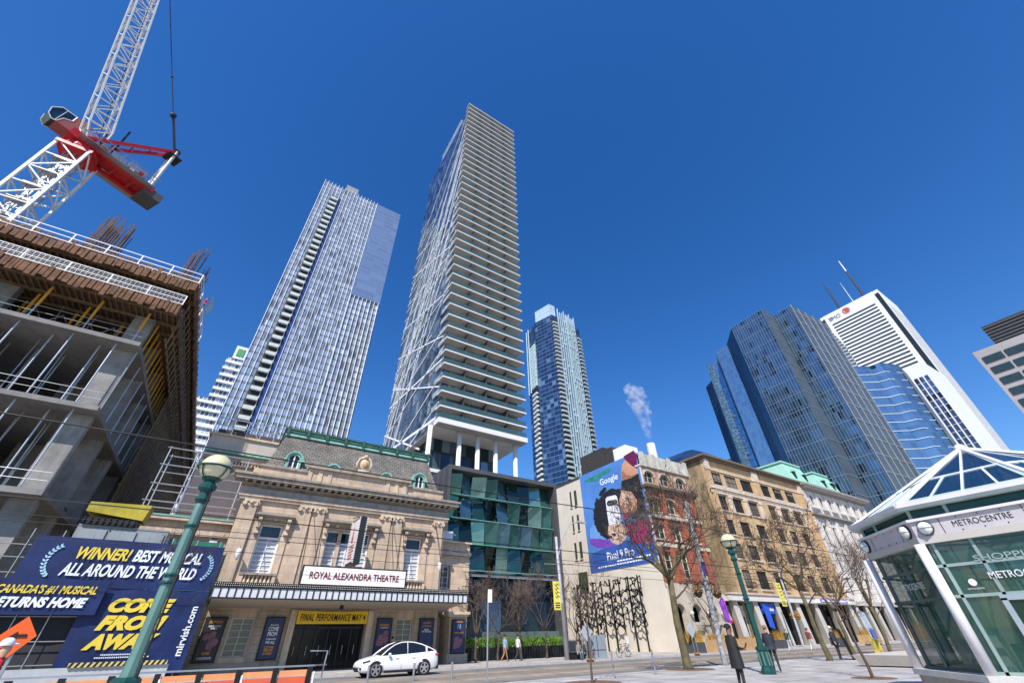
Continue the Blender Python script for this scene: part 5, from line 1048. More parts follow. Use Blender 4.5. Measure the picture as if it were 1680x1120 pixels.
# arcade at street level
arc = [(44.75, 46.55), (47.7, 49.5), (50.7, 52.5)]
m = MB(); m.box(bx0, arc[0][0], by-.3, by+.4, .15, 6.1)
ends = [(arc[0][1], arc[1][0]), (arc[1][1], arc[2][0]), (arc[2][1], bx1)]
for a, b in ends: m.box(a, b, by-.3, by+.4, .15, 6.1)
for a, b in arc:
    c = (a+b)/2; w = (b-a)/2; n = 10; z0 = 3.6
    for k in range(n):
        t0, t1 = math.pi*k/n, math.pi*(k+1)/n
        m.ext([(c+w*math.cos(t0), by-.3, z0+w*math.sin(t0)), (c+w*math.cos(t0), by-.3, 6.1), (c+w*math.cos(t1), by-.3, 6.1), (c+w*math.cos(t1), by-.3, z0+w*math.sin(t1))], (0, .7, 0))
m.build('stone_arcade', LS, T)
m = MB(); m.box(bx0+.1, bx1-.1, by+.7, by+.75, .15, 6); m.build('arcade_glass', mat('arcade_glass', (.012, .016, .012), .2, 0, var=.6, sc=.7, bump=0, spec=.25), T)
m = MB(); m.box(47.6, 52.6, by-.45, by-.301, 2.5, 2.75); m.box(47.7, 52.5, by+.2, by+.3, .15, 2.5); m.build('arcade_sill', LS, T)
for x in (44.45, 47.1, 50.1, 52.9): m = MB(); m.tube((x, by-.3, 3.4), (x, by-.6, 3.5), .03, n=5); l = m.build('lamp_arm', DARKM, T); m = MB(); m.ball((x, by-.65, 3.6), .2, n=10, h=6); m.build('globe', mat('globe_white', (.8, .8, .78), .3, bump=0), l, smooth=True)
# ================================================================ tan office building
T = thing('tan_brick_building', 'six-storey tan stone office building with rows of dark windows over angled concrete shop piers', 'building', (75, 37, 0))
TAN = coursed('tan_stone', (.58, .40, .225), (.52, .355, .20), 1.3, .45, (.38, .26, .15), .01, bump=.25, streak=.35, var=.3)
TANT = mat('pale_tan_trim', (.60, .50, .40), .8, var=.2, sc=1, streak=.4, dirt=(.22, .16, .11)); ROUGH = mat('rough_stone_side', (.33, .245, .14), .95, var=.6, sc=.45, bump=.8, bsc=3, streak=.7, dirt=(.10, .08, .05))
tx0, tx1, ty = 61.1, 90.7, 37.
tc_ = [(61.95, 64.85), (65.75, 69.05), (70.2, 73.5), (76.1, 79.0), (80.1, 83.1), (84.3, 87.3)]
nar = lambda a, b, i: (a, b) if i == 0 else (a+.2, b-.5)
rows = [(20.7, 22.75), (16.9, 19.1), (13.5, 15.6), (10.3, 12.3), (6.6, 8.9)]
hl = [(*nar(a, b, i), c, d) for a, b in tc_ for i, (c, d) in enumerate(rows)]
m = MB(); wallholes(m, tx0, tx1, 5.9, 24.6, ty, ty+.6, hl); m.build('front_wall', TAN, T)
m = MB(); m.box(tx0, tx0+.5, ty+.6, ty+16, 0, 24.6); m.build('rough_side_wall', ROUGH, T)
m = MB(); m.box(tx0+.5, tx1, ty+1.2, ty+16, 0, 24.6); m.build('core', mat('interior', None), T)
m = MB(); m.box(tx0-.7, tx1+.5, ty-.85, ty+16, 24.95, 25.25); m.box(tx0-.4, tx1+.3, ty-.5, ty+16, 24.6, 24.95); m.build('cornice', mat('brown_cornice', (.17, .13, .09), .85, var=.3, sc=1.5), T)
m = MB(); m.box(tx0-.1, tx1+.1, ty-.14, ty-.002, 23.0, 23.2); m.build('string_course', TANT, T)
m = MB(); m.box(tx0-.35, tx1+.1, ty-.4, ty-.003, 19.95, 20.3); m.box(tx0-.2, tx1+.05, ty-.2, ty-.003, 19.3, 19.95); m.build('stone_ledge', TANT, T)
m = MB()
for k in range(70): x = 61.4+k*.42; m.box(x, x+.2, ty-.3, ty-.201, 19.7, 19.94)
m.build('ledge_dentils', TANT, T, kind='stuff')
for x0_, x1_ in ((61.1, 61.85), (74.2, 75.7), (89.6, 90.7)): m = MB(); m.box(x0_, x1_, ty-.3, ty-.002, 5.9, 24.5); m.build('broad_pier', TAN, T)
for x0_, x1_ in ((61.0, 61.9), (74.1, 75.8), (89.5, 90.8)): m = MB(); m.box(x0_, x1_, ty-.4, ty-.003, 22.9, 24.55); m.build('pier_head', TANT, T)
for a in (64.65, 68.85, 73.1, 78.75, 82.9, 87.0): m = MB(); m.box(a+.1, a+1.0, ty-.22, ty-.004, 16.7, 18.9); m.box(a, a+1.1, ty-.3, ty-.004, 18.9, 19.28); m.build('window_column', TANT, T)
WF = mat('dark_frame', (.05, .045, .04), .6, bump=0)
for a_, b_ in tc_:
    for i, (c, d) in enumerate(rows):
        a, b = nar(a_, b_, i)
        f = window(T, a, b, c, d, ty+.16, 3, 2, fm=WF, pm=mat('tan_pane', (.014, .015, .017), .12, 0, var=.8, sc=.35, bump=0, spec=.45), fw=.07)
        m = MB(); m.box(a-.15, b+.15, ty-.16, ty-.005, c-.22, c-.003); m.build('sill', TANT, f)
        if r6.random() < .55: m = MB(); q = r6.choice((.25, .4, .6, .85)); m.box(a+.09+(b-a)*r6.choice((0, 0, .33)), b-.09-(b-a)*r6.choice((0, .33)), ty+.225, ty+.238, d-.08-(d-c)*q, d-.08); m.build('blind', mat('blind_%s' % 'ab'[i % 2], ((.20, .18, .14), (.10, .095, .085))[i % 2], .7, var=.3, bump=0), f)
        if i == 4:
            m = MB(); m.box(a-.1, b+.1, ty-.35, ty-.31, c+.75, c+.8)
            for k in range(12): x = a-.1+(b-a+.2)*k/11; m.box(x-.012, x+.012, ty-.35, ty-.31, c+.0, c+.75)
            m.build('iron_balcony', BLACK, f)
# shop level
SC = mat('shop_concrete', (.52, .49, .44), .85, var=.15, sc=.8, streak=.2)
m = MB(); m.box(tx0-4.5, tx1, ty-1.0, ty+1, 5.05, 5.75); m.build('shop_beam', mat('white_fascia', (.66, .63, .58), .7, var=.08), T)
m = MB(); m.box(tx0-4.6, tx1, ty-1.15, ty-.2, 5.75, 5.92); m.build('beam_cap', TANT, T)
for x in (57.0, 61.6, 66.8, 72.2, 77.6, 83.0, 88.6): m = MB(); m.hexa([(x, ty-.95, .15), (x+1.25, ty-.95, .15), (x+1.75, ty+.3, .15), (x+.6, ty+.3, .15)], [(x, ty-.6, 5.04), (x+1.1, ty-.6, 5.04), (x+1.6, ty+.3, 5.04), (x+.6, ty+.3, 5.04)]); m.build('splayed_pier', SC, T)
m = MB(); m.box(56.5, tx1, ty+1.1, ty+1.15, .15, 5.05); m.build('shop_glass', mat('shop_glass', (.012, .013, .012), .2, 0, var=.6, sc=.7, bump=0, spec=.25), T)
m = MB()
for k in range(24): x = 57+k*1.4; m.box(x, x+.07, ty+1.0, ty+1.099, .15, 5.0)
m.build('shop_mullions', DARKM, T)
def glyphs(mb, x0, x1, Y, z, h, r, w=(.12, .3)):
    x = x0
    while x < x1: q = r.uniform(*w); mb.box(x, min(x+q, x1), Y, Y+.01, z, z+h*r.choice((.7, 1, 1))); x += q+h*.25
r10 = random.Random(6)
PUR = mat('sign_purple', (.16, .05, .42), .6, bump=0)
T2 = thing('purple_shop_sign', 'white shop sign with purple writing on the beam over the shop piers', 'sign', (82, 36, 5.2))
m = MB(); m.box(77.8, 88.6, ty-1.1, ty-1.003, 5.12, 5.7); m.build('board', WHITE, T2); m = MB(); m.box(79, 87.8, ty-1.13, ty-1.101, 5.2, 5.62); m.build('purple_panel', PUR, T2); m = MB(); glyphs(m, 79.3, 87.5, ty-1.16, 5.3, .24, r10, (.3, .7)); m.build('small_print', WHITE, T2, kind='stuff')
T2 = thing('blue_shop_sign', 'bright blue shop sign and hanging blue cloth between the first splayed piers', 'sign', (64, 36.5, 4))
BLU = mat('shop_blue', (.02, .09, .55), .5, bump=0)
m = MB(); m.box(63.4, 66.6, ty-.5, ty-.4, 3.7, 4.85); m.build('board', BLU, T2); m = MB(); glyphs(m, 64.1, 66.3, ty-.52, 4.0, .4, r10); m.build('small_print', WHITE, T2, kind='stuff')
m = MB(); m.ext([(62.9, ty-1.2, 2.2), (64.0, ty-1.2, 2.0), (64.4, ty-1.0, 4.4), (63.0, ty-1.0, 4.8)], (0, .04, 0)); m.build('cloth', BLU, T2)
T2 = thing('orange_shop_sign', 'small orange lit menu sign deep between the right-hand splayed piers', 'sign', (86, 37, 4)); m = MB(); m.box(84.9, 88, ty+.6, ty+.7, 3.5, 4.4); m.build('board', mat('sign_amber', (.50, .22, .02), .5, bump=0), T2)
# alley between red brick and tan
T = thing('alley_shopfront', 'low shopfront with a bright red door and awning between the red and tan buildings', 'shop', (57.5, 37.5, 0))
m = MB(); m.box(54.5, 61.0, 37.6, 45, 0, 4.6); m.build('wall', SC, T)
m = MB(); m.box(56.8, 58.5, 37.45, 37.59, .15, 3.0); d = m.build('door', mat('door_red', (.55, .02, .03), .4, bump=0), T); m = MB(); m.box(57.1, 58.2, 37.42, 37.449, .9, 2.7); m.build('pane', PANE, d)
for a, b in ((55.2, 56.4), (59, 60.6)): m = MB(); m.box(a, b, 37.5, 37.59, .15, 3.4); m.build('shop_window', PANE, T)
# ================================================================ white stone building with green mansards
T = thing('white_stone_building', 'white stone bank-like building with a heavy cornice and pale green copper roof pavilions', 'building', (103, 37, 0))
WS = coursed('pale_stone', (.66, .62, .58), (.60, .565, .53), 1.6, .6, (.48, .45, .42), .012, bump=.15, streak=.25, var=.15)
wx0, wx1 = 90.9, 117.5; wc = [93.8+k*3.6 for k in range(7)]
hl = [(x-.5, x+.5, c, d) for x in wc for c, d in ((21.4, 23.1), (14.3, 17.6), (10, 13.0), (6.6, 9.2))]
m = MB(); wallholes(m, wx0, wx1, 5.5, 24.0, ty-.2, ty+.5, hl); m.build('front_wall', WS, T)
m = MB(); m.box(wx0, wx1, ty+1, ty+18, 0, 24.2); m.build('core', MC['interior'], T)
m = MB(); m.box(wx0-.6, wx1+1, ty-1.5, ty+18, 24.6, 25.0); m.box(wx0-.2, wx1+.4, ty-.7, ty+18, 24.0, 24.6); m.build('main_cornice', mat('grey_brown_cornice', (.30, .27, .24), .85, var=.25, sc=1), T)
for k in range(34): m = MB(); x = wx0+.2+k*.8; m.box(x, x+.35, ty-1.3, ty-.701, 24.3, 24.59); m.build('modillion', WS, T)
m = MB(); m.box(wx0-.3, wx1+.5, ty-.95, ty-.2, 19.3, 19.6); m.box(wx0-.1, wx1+.2, ty-.55, ty-.2, 18.9, 19.3); m.build('lower_cornice', MC['grey_brown_cornice'], T)
m = MB(); m.box(wx0, wx1, ty-.28, ty-.201, 19.7, 20.8); m.build('attic_band', mat('attic_grey', (.20, .19, .19), .8, var=.2), T)
for x in [wx0+.3]+[w+1.8 for w in wc[:-1]]+[wx1-.6]: m = MB(); m.box(x-.45, x+.45, ty-.5, ty-.203, 5.6, 18.88); m.build('pilaster', WS, T); m = MB(); m.box(x-.3, x+.3, ty-.42, ty-.203, 19.7, 23.9); m.build('attic_pilaster', WS, T)
for x in wc:
    for c, d in ((21.4, 23.1), (14.3, 17.6), (10, 13.0), (6.6, 9.2)): window(T, x-.5, x+.5, c, d, ty+.05, 1, 3, fm=WF, pm=MC['tan_pane'] if 'tan_pane' in MC else PANE, fw=.05)
m = MB(); m.box(wx0-.1, wx1+.1, ty-.8, ty+.5, 5.0, 5.6); m.build('shop_beam', SC, T)
for k in range(8): m = MB(); x = wx0+k*3.7; m.hexa([(x, ty-.9, .15), (x+1.0, ty-.9, .15), (x+1.4, ty, .15), (x+.4, ty, .15)], [(x, ty-.6, 4.99), (x+1, ty-.6, 4.99), (x+1.4, ty, 4.99), (x+.4, ty, 4.99)]); m.build('splayed_pier', SC, T)
GC = mat('verdigris', (.30, .55, .46), .7, var=.12, sc=.6)
for a, b, zt_ in ((92.2, 102.5, 30.6), (105.0, 114.5, 30.4)):
    m = MB(); m.hexa([(a, ty+.8, 25), (b, ty+.8, 25), (b, ty+14, 25), (a, ty+14, 25)], [(a+1.6, ty+2.6, zt_), (b-1.6, ty+2.6, zt_), (b-1.6, ty+13, zt_), (a+1.6, ty+13, zt_)]); r = m.build('mansard_pavilion', GC, T)
    m = MB(); m.box(a+1.3, b-1.3, ty+2.3, ty+13, zt_+.003, zt_+.35); m.build('roof_edge', GC, r)
    for k in range(12): 
        x = a+.5+(b-a-1)*k/11; t = (k/11-.5)*-3.0*.9; m = MB() if k == 0 else m; m.bar((x, ty+.78, 25.05), (x+t*.9, ty+2.55, zt_-.05), .1)
    m.build('standing_seams', GC, r)
    for fx in (.3, .72): x = a+(b-a)*fx; m = MB(); m.box(x-.35, x+.35, ty+1.4, ty+2.6, 27.2, 28.6); d = m.build('dormer', DARKM, r); m = MB(); m.box(x-.6, x+.6, ty+1.25, ty+2.8, 28.6, 28.8); m.build('hood', GC, d)
# further buildings closing the street
T = thing('brown_arched_building', 'low tan stone building with a big round arch beyond the white stone building', 'building', (130, 38, 0))
m = MB(); m.box(118, 150, 37, 52, 0, 13); m.build('body', coursed('far_tan', (.45, .32, .2), (.4, .28, .18), 1.2, .4), T)
m = MB(); m.box(117.6, 150, 36.4, 37, 12.4, 13.2); m.box(117.8, 150, 36.6, 37, 7.2, 7.7); m.build('ledge', TANT, T)
for x in (121, 128, 135, 142): m = MB(); m.ext([(x+2*math.cos(t), 36.95, 4.4+2*math.sin(t)) for t in [math.pi*k/10 for k in range(11)]]+[(x-2, 36.95, .15), (x+2, 36.95, .15)], (0, -.06, 0)); m.build('arch_opening', PANE, T)
T = thing('far_brick_building', 'distant red-brown block closing the end of the street', 'building', (170, 40, 0))
m = MB(); m.box(152, 200, 38, 60, 0, 15); m.build('body', coursed('far_brick', (.3, .14, .09), (.26, .12, .08), 1, .3), T)
for k in range(9):
    for z in (5, 9.5): m = MB(); m.box(154+k*5, 156.5+k*5, 37.9, 37.99, z, z+2.6); m.build('window', PANE, T)
# ================================================================ glass pavilion on the plaza
import bmesh
T = thing('glass_pavilion', 'eight-sided green glass pavilion with white corner tubes, lettered fascia and pyramid roof', 'pavilion', (17.4, 2.4, .15))
OC = Vector((17.29, 2.42, 0)); AP = 2.98
def oct_(ap, z, k): a = math.pi/8+k*math.pi/4; r = ap/math.cos(math.pi/8); return Vector((OC.x+r*math.cos(a), OC.y+r*math.sin(a), z))
def ring8(mb, ap0, ap1, z0, z1):    # solid ring of eight sides from inner ap0 to outer ap1
    for k in range(8): mb.hexa([oct_(ap1, z0, k), oct_(ap1, z0, k+1), oct_(ap0, z0, k+1), oct_(ap0, z0, k)], [oct_(ap1, z1, k), oct_(ap1, z1, k+1), oct_(ap0, z1, k+1), oct_(ap0, z1, k)])
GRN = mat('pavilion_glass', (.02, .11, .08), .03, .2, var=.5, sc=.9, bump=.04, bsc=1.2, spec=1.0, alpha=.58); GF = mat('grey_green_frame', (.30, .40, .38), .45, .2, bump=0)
PNK = mat('fascia_panel', (.52, .49, .50), .5, var=.14, sc=2, bump=0); WTB = mat('white_tube', (.68, .66, .68), .4, var=.05, bump=0)
m = MB(); ring8(m, 2.6, AP+.22, .15, .68); m.build('stone_plinth', mat('plinth_stone', (.36, .34, .31), .85, var=.25, sc=2), T)
m = MB(); ring8(m, 2.5, AP+.3, .681, .80); m.build('plinth_cap', mat('plinth_cap', (.62, .60, .56), .8, var=.15, sc=2), T)
m = MB(); ring8(m, AP-.25, AP+.12, 3.25, 3.40); m.build('lower_beam', mat('beam_beige', (.50, .47, .43), .6, var=.08, bump=0), T)
m = MB(); ring8(m, AP-.25, AP+.10, 3.402, 3.74); fas = m.build('fascia', PNK, T)
m = MB()
for k in range(8):
    for q in (.22, .78):
        a = oct_(AP+.101, 3.41, k); b = oct_(AP+.101, 3.41, k+1); c = a+(b-a)*q; m.bar(c, c+Vector((0, 0, .32)), .012)
    for q in (.12, .35, .5, .65, .88):
        a = oct_(AP+.104, 3.44, k); b = oct_(AP+.104, 3.44, k+1); c = a+(b-a)*q; m.ball(c, .014, n=5, h=3); m.ball(c+Vector((0, 0, .27)), .014, n=5, h=3)
m.build('panel_joints', DARKM, fas)
m = MB(); ring8(m, AP-.3, AP+.16, 3.742, 3.80); m.build('white_trim', WTB, T)
m = MB(); ring8(m, AP-.1, AP-.06, 3.80, 4.02); m.build('clerestory_glass', mat('clerestory', (.015, .06, .045), .05, .1, bump=0), T)
for k in range(8):
    for q in (0, .3): a = oct_(AP-.04, 3.8, k); b = oct_(AP-.04, 3.8, k+1); c = a+(b-a)*q; m = MB(); m.bar(c, c+Vector((0, 0, .22)), .07); m.build('clerestory_mullion', GF, T)
m = MB(); ring8(m, AP-.5, AP+.2, 4.02, 4.12); m.build('eaves', mat('eaves_green', (.55, .66, .62), .5, bump=0), T)
APX = Vector((OC.x, OC.y, 5.83)); m = MB(); gl = MB(); rb2 = MB(); fl = MB()
for k in range(8):
    a, b = oct_(AP+.15, 4.14, k), oct_(AP+.15, 4.14, k+1)
    gl.poly(a, b, APX)
    m.tube(a, APX, .06, n=8)
    for P_, Q_ in ((a, b), (b, a)): fl.poly(P_+Vector((0, 0, .012)), P_+(Q_-P_)*.06+Vector((0, 0, .012)), APX+(Q_-P_)*.012+Vector((0, 0, .012)), APX+Vector((0, 0, .012)))
    for t in (0, 1): pass
    q0, q1 = a+(APX-a)*.0, b+(APX-b)*.0; fl.poly(q0+Vector((0, 0, .01)), q1+Vector((0, 0, .01)), q1+(APX-q1)*.06+Vector((0, 0, .012)), q0+(APX-q0)*.06+Vector((0, 0, .012)))
    mid = (a+b)/2; rb2.bar(mid, mid+(APX-mid)*.92, .05)
    for t in (.42,): rb2.bar(a+(APX-a)*t, b+(APX-b)*t, .05)
    for q in (.25, .75): c = a+(b-a)*q; rb2.bar(c, c+((a if q < .5 else b)-c)*0+(mid+(APX-mid)*.42-c)*.0+(a*(1-q)+b*q-c)+((a+(APX-a)*.42)*(1-q)+(b+(APX-b)*.42)*q-c), .045)
gl.build('roof_glass', mat('roof_glass', (.02, .065, .13), .03, .5, var=.2, bump=0, spec=1, alpha=.85), T); m.build('hip_tube', WTB, T); rb2.build('roof_bars', mat('roof_bar_pale', (.62, .70, .68), .45, bump=0), T); fl.build('roof_flashing', mat('pale_flashing', (.42, .54, .50), .4, bump=0), T)
m = MB()
for k in range(8): a, b = oct_(AP+.2, 4.12, k), oct_(AP+.2, 4.12, k+1); m.bar(a, b, .09)
m.build('eaves_tube', WTB, T); m = MB(); m.ball(APX, .14); m.build('finial', WTB, T, smooth=True)
for k in range(8):
    a = oct_(AP+.16, .8, k); m = MB(); m.tube(a, a+Vector((0, 0, 2.45)), .105, n=16); m.build('corner_tube', WTB, T, smooth=True)
    g0, g1 = oct_(AP-.02, 0, k), oct_(AP-.02, 0, k+1)
    m = MB(); m.poly(g0+Vector((0, 0, .85)), g1+Vector((0, 0, .85)), g1+Vector((0, 0, 3.25)), g0+Vector((0, 0, 3.25))); m.build('wall_glass', GRN, T)
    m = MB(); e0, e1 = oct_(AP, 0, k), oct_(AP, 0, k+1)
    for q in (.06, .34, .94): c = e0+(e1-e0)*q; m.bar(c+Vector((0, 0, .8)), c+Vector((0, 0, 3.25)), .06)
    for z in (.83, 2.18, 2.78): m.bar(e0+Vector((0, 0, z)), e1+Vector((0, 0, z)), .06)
    m.build('glazing_bars', GF if k in (3, 4) else mat('shaded_green_frame', (.07, .11, .10), .5, bump=0), T)  # bars away from the sunny sides use a darker copy, shade painted in
# interior: floor, lift core, stair screens
m = MB(); m.prism([(oct_(2.6, 0, k).x, oct_(2.6, 0, k).y) for k in range(8)], .68, .72); m.build('floor', CONC, T)
m = MB(); m.box(16.6, 18.6, .6, 2.2, .72, 3.3); m.box(17.2, 19.4, 2.6, 4.0, .72, 2.2); m.build('lift_core', mat('core_pale', (.58, .60, .50), .7), T)
m = MB(); m.box(15.3, 19.6, 1.2, 1.5, 3.0, 3.2); m.box(15.4, 15.6, 3.6, 3.8, .72, 3.2); m.box(17, 17.2, 3.9, 4.9, .72, 3.2); m.build('inner_beams', mat('inner_steel', (.35, .42, .40), .6, bump=0), T)
m = MB(); m.box(15.6, 17.0, 3.0, 3.5, .72, 1.3); m.box(18.2, 18.5, 3.2, 4.4, .72, 1.7); m.build('inner_furniture', DARKM, T)
# door frame on the west face
m = MB(); x = 14.26
for y in (2.86, 1.6): m.box(x-.04, x+.03, y-.05, y+.05, .8, 2.1)
m.box(x-.04, x+.03, 1.55, 2.91, 2.06, 2.16); m.box(x-.03, x+.02, 2.2, 2.26, .8, 2.06); d = m.build('door_frame', mat('door_silver', (.45, .52, .55), .35, .5, bump=0), T)
m = MB(); m.box(x-.005, x+.005, 1.65, 2.2, .85, 2.05); m.box(x-.005, x+.005, 2.26, 2.81, .85, 2.05); m.build('door_glass', mat('door_dark_glass', (.01, .04, .035), .05, .1, bump=0, alpha=.85), d)
BLK = mat('letter_black', (.03, .03, .035), .5, bump=0)
text('lettering', 'METROCENTRE', BLK, T, (14.207, 2.42, 3.575), (0, -1, 0), (0, 0, 1), 1.02, .125, ext=.006)
text('lettering', 'METROCENTRE', WTB, T, (14.27, 2.3, 2.52), (0, -1, 0), (0, 0, 1), 1.15, .13, ext=.005, bold=.01)
text('lettering', 'SHOPPING', GF, T, (14.27, 2.35, 2.86), (0, -1, 0), (0, 0, 1), 1.2, .12, ext=.005, bold=.01)
text('lettering', 'METROCENTRE', WTB, T, (14.27, 3.2, 2.3), (0, -1, 0), (0, 0, 1), .28, .03, ext=.005)
m = MB(); m.lathe([(0, 0), (.07, 0)], (0, 0, 0), 14); m.v = [(14.268, 3.2+a, 2.42+b) for a, b, c in m.v]; m.build('round_emblem', WTB, T)
nw = (oct_(AP, 0, 2)+oct_(AP, 0, 3))/2; nd = Vector((-1, 1, 0)).normalized(); c = nw+nd*.05; rg = Vector((-1, -1, 0)).normalized()
text('lettering', 'METROCENTRE', WTB, T, (c.x, c.y, 2.48), rg, (0, 0, 1), .95, .14, ext=.005)
for kk, q in ((3, .1), (3, .9), (2, .9), (2, .08)):
    a, b = oct_(AP+.1, 3.57, kk), oct_(AP+.1, 3.57, kk+1); c = a+(b-a)*q; n = ((a+b)/2-Vector((OC.x, OC.y, 3.57))).normalized()
    m = MB(); m.tube(c, c+n*.05, .155, n=20); L = m.build('lamp_base', DARKM, T)
    m = MB(); mb2 = MB(); mb2.ball((0, 0, 0), .14, n=18, h=8); rot = n.to_track_quat('Z', 'Y').to_matrix()
    m.v = [tuple(c+n*.05+rot @ Vector((v[0], v[1], v[2]*.75))) for v in mb2.v]; m.f = mb2.f; m.build('lamp_dome', mat('lamp_dome', (.75, .76, .75), .25, var=.05, bump=0), L, smooth=True)
    m = MB()
    for ax in (0, 1):
        pts_ = []
        for t in range(9): u = math.pi*t/8; v = Vector((.148*math.cos(u), 0, .115*math.sin(u))) if ax == 0 else Vector((0, .148*math.cos(u), .115*math.sin(u))); pts_.append(c+n*.05+rot @ v)
        m.path(pts_, .008, 5)
    m.build('lamp_cage', STEEL, L)
# low stone bench block
T = thing('stone_bench', 'long low pale stone bench block on the plaza beside the pavilion', 'bench', (31, 13, .15))
m = MB(); a, b = Vector((34.9, 15.4, 0)), Vector((28.2, 9.3, 0)); a = Vector((29.0, 12.7, 0)); d = Vector((.0, -1, 0))
m.hexa([(28.9, 5.5, .2), (34.5, 5.5, .2), (34.5, 12.4, .2), (28.9, 12.4, .2)], [(28.7, 5.4, .62), (34.6, 5.4, .62), (34.6, 12.6, .62), (28.7, 12.6, .62)]); m.build('block', mat('bench_stone', (.52, .48, .43), .85, var=.15, sc=2), T)
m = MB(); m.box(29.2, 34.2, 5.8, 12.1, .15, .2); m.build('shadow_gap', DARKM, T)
# ================================================================ lamps and poles
LG = mat('lamp_green', (.012, .075, .07), .35, .2, var=.2, sc=3, bump=0); LGP = mat('lamp_green_worn_sunlit', (.12, .235, .205), .4, .1, bump=0)  # second, paler green serves the base ribs and a post painted as sunlit
GLB = mat('globe_cream', (.66, .60, .38), .12, .0, var=.06, bump=0, spec=.9)
def lamp(x, y, h, label, grp):
    L = thing('street_lamp', label, 'street lamp', (x, y, .15), grp); z0 = .15
    m = MB(); m.lathe([(.31, 0), (.31, .12), (.25, .2), (.23, .26), (.22, .80), (.26, .86), (.26, .93), (.2, .98)], (x, y, z0), 8); base = m.build('base', LG, L)
    m = MB()
    for k in range(8): t = math.pi/8+k*math.pi/4; m.bar((x+.225*math.cos(t), y+.225*math.sin(t), z0+.3), (x+.225*math.cos(t), y+.225*math.sin(t), z0+.78), .05)
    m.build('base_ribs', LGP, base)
    m = MB(); m.lathe([(.15, .95), (.12, 1.3), (.10, h-1.15), (.09, h-1.0)], (x, y, z0), 8); m.build('post', LGP if x < 0 else LG, L)  # left post gets the paler green, its sunlight put into the colour
    for zz in (2.6, 2.75, h-1.6): m = MB(); m.lathe([(.125, zz), (.16, zz+.02), (.16, zz+.05), (.12, zz+.07)], (x, y, z0), 8); m.build('collar', LG, L)
    m = MB(); m.lathe([(.09, h-1.05), (.17, h-.95), (.12, h-.86), (.1, h-.78), (.2, h-.68), (.2, h-.6), (.12, h-.5)], (x, y, z0), 10); m.build('neck', LG, L)
    c = Vector((x, y, z0+h-.12)); m = MB(); m.ball(c, .36, .36, .34, 24, 14); m.build('globe', GLB, L, smooth=True)
    m = MB(); m.lathe([(.10, h-.52), (.18, h-.46), (.22, h-.40)], (x, y, z0), 14)
    m.path([(x+.40*math.cos(t*math.pi/12), y+.40*math.sin(t*math.pi/12), c.z-.02) for t in range(25)], .028, 6)
    for k in range(4): t = math.pi/4+k*math.pi/2; m.path([(x+.385*math.cos(t)*math.cos(u), y+.385*math.sin(t)*math.cos(u), c.z+.385*math.sin(u)) for u in (-1.15, -.9, -.6, -.3, 0)], .018, 5)
    m.build('globe_cage', LG, L); m = MB(); m.tube(c-Vector((0, 0, .3)), c+Vector((0, 0, .02)), .09, n=8); m.build('bulb_holder', mat('holder_white', (.8, .78, .7), .5, bump=0), L)
    return L
GL = 'green globe street lamps on the plaza'
L1 = lamp(-.86, 13.2, 5.4, 'tall green globe lamp post in front of the blue show banners', GL)
m = MB(); m.bar((-.70, 13.05, 1.1), (-.74, 13.08, 4.9), .03); m.build('cable', BLACK, L1)
L2 = lamp(21.72, 13.1, 5.4, 'green globe lamp post with a ribbed base between the two standing men', GL)
PG = mat('pole_grey', (.42, .43, .46), .6, .2, var=.3, sc=3, streak=.4, bump=0)
m_bb = mat('basket_plants', (.42, .22, .04), .8, var=.6, sc=8, bump=0)
def leafball(c, r, n, mt, name, T, seed=1, h=1., s=.06):
    rr = random.Random(seed); m = MB()
    for k in range(n):
        v = Vector((rr.gauss(0, 1), rr.gauss(0, 1), rr.gauss(0, 1))).normalized()*r*rr.uniform(.4, 1); v.z *= h; p = Vector(c)+v; a = Vector((rr.uniform(-1, 1), rr.uniform(-1, 1), rr.uniform(-.5, 1))).normalized()*s; b = a.orthogonal().normalized()*s*.45
        m.poly(p-a, p+b, p+a, p-b)
    return m.build(name, mt, T)
def ybanner(T, x, y, z0, z1, w=.62):
    m = MB(); m.box(x, x+w, y-.01, y+.01, z0, z1); b = m.build('banner', mat('pole_banner_yellow', (.80, .70, .12), .6, bump=0), T)
    m = MB(); rr = random.Random(int(z0*10))
    for k in range(4): zz = z1-.22-k*(z1-z0)*.14; m.path([(x+.12+rr.uniform(0, .1), y-.03, zz), (x+w*.45, y-.03, zz-.16), (x+w*.6, y-.03, zz+.06), (x+w-.12, y-.03, zz-.04)], .022, 4)
    for k in range(3): m.box(x+.12, x+w-.12, y-.025, y-.015, z0+.15+k*.16, z0+.22+k*.16)
    m.build('print', BLACK, b)
T = thing('utility_pole', 'grey light pole with curved arm and yellow banner, left of the cream wall', 'pole', (26.2, 32.3, .15), 'poles along the street')
m = MB(); m.tube((25.95, 32.3, .15), (25.75, 32.3, 9.2), .17, .12, 12); m.build('post', PG, T, smooth=True)
m = MB(); m.tube((25.95, 32.3, .15), (25.9, 32.3, 4.0), .19, .18, 12); m.build('dark_base', mat('pole_dark', (.17, .16, .17), .7, var=.3), T)
m = MB(); m.path([(25.8, 32.2, 7.6), (26.3, 31.9, 9.2), (26.9, 31.4, 10.3), (27.9, 31.1, 10.5)], .05, 6); m.box(27.5, 28.5, 30.95, 31.25, 10.4, 10.52); m.build('arm', PG, T)
m = MB(); m.bar((24.2, 32.3, 6.9), (26.4, 32.3, 6.95), .06); m.build('cross_arm', STEEL, T)
ybanner(T, 25.0, 32.3, 3.5, 5.6, .75)
T = thing('banner_pole', 'weathered mottled pole with flower baskets and a purple flag beside the man with a phone', 'pole', (26.4, 18.3, .15), 'poles along the street')
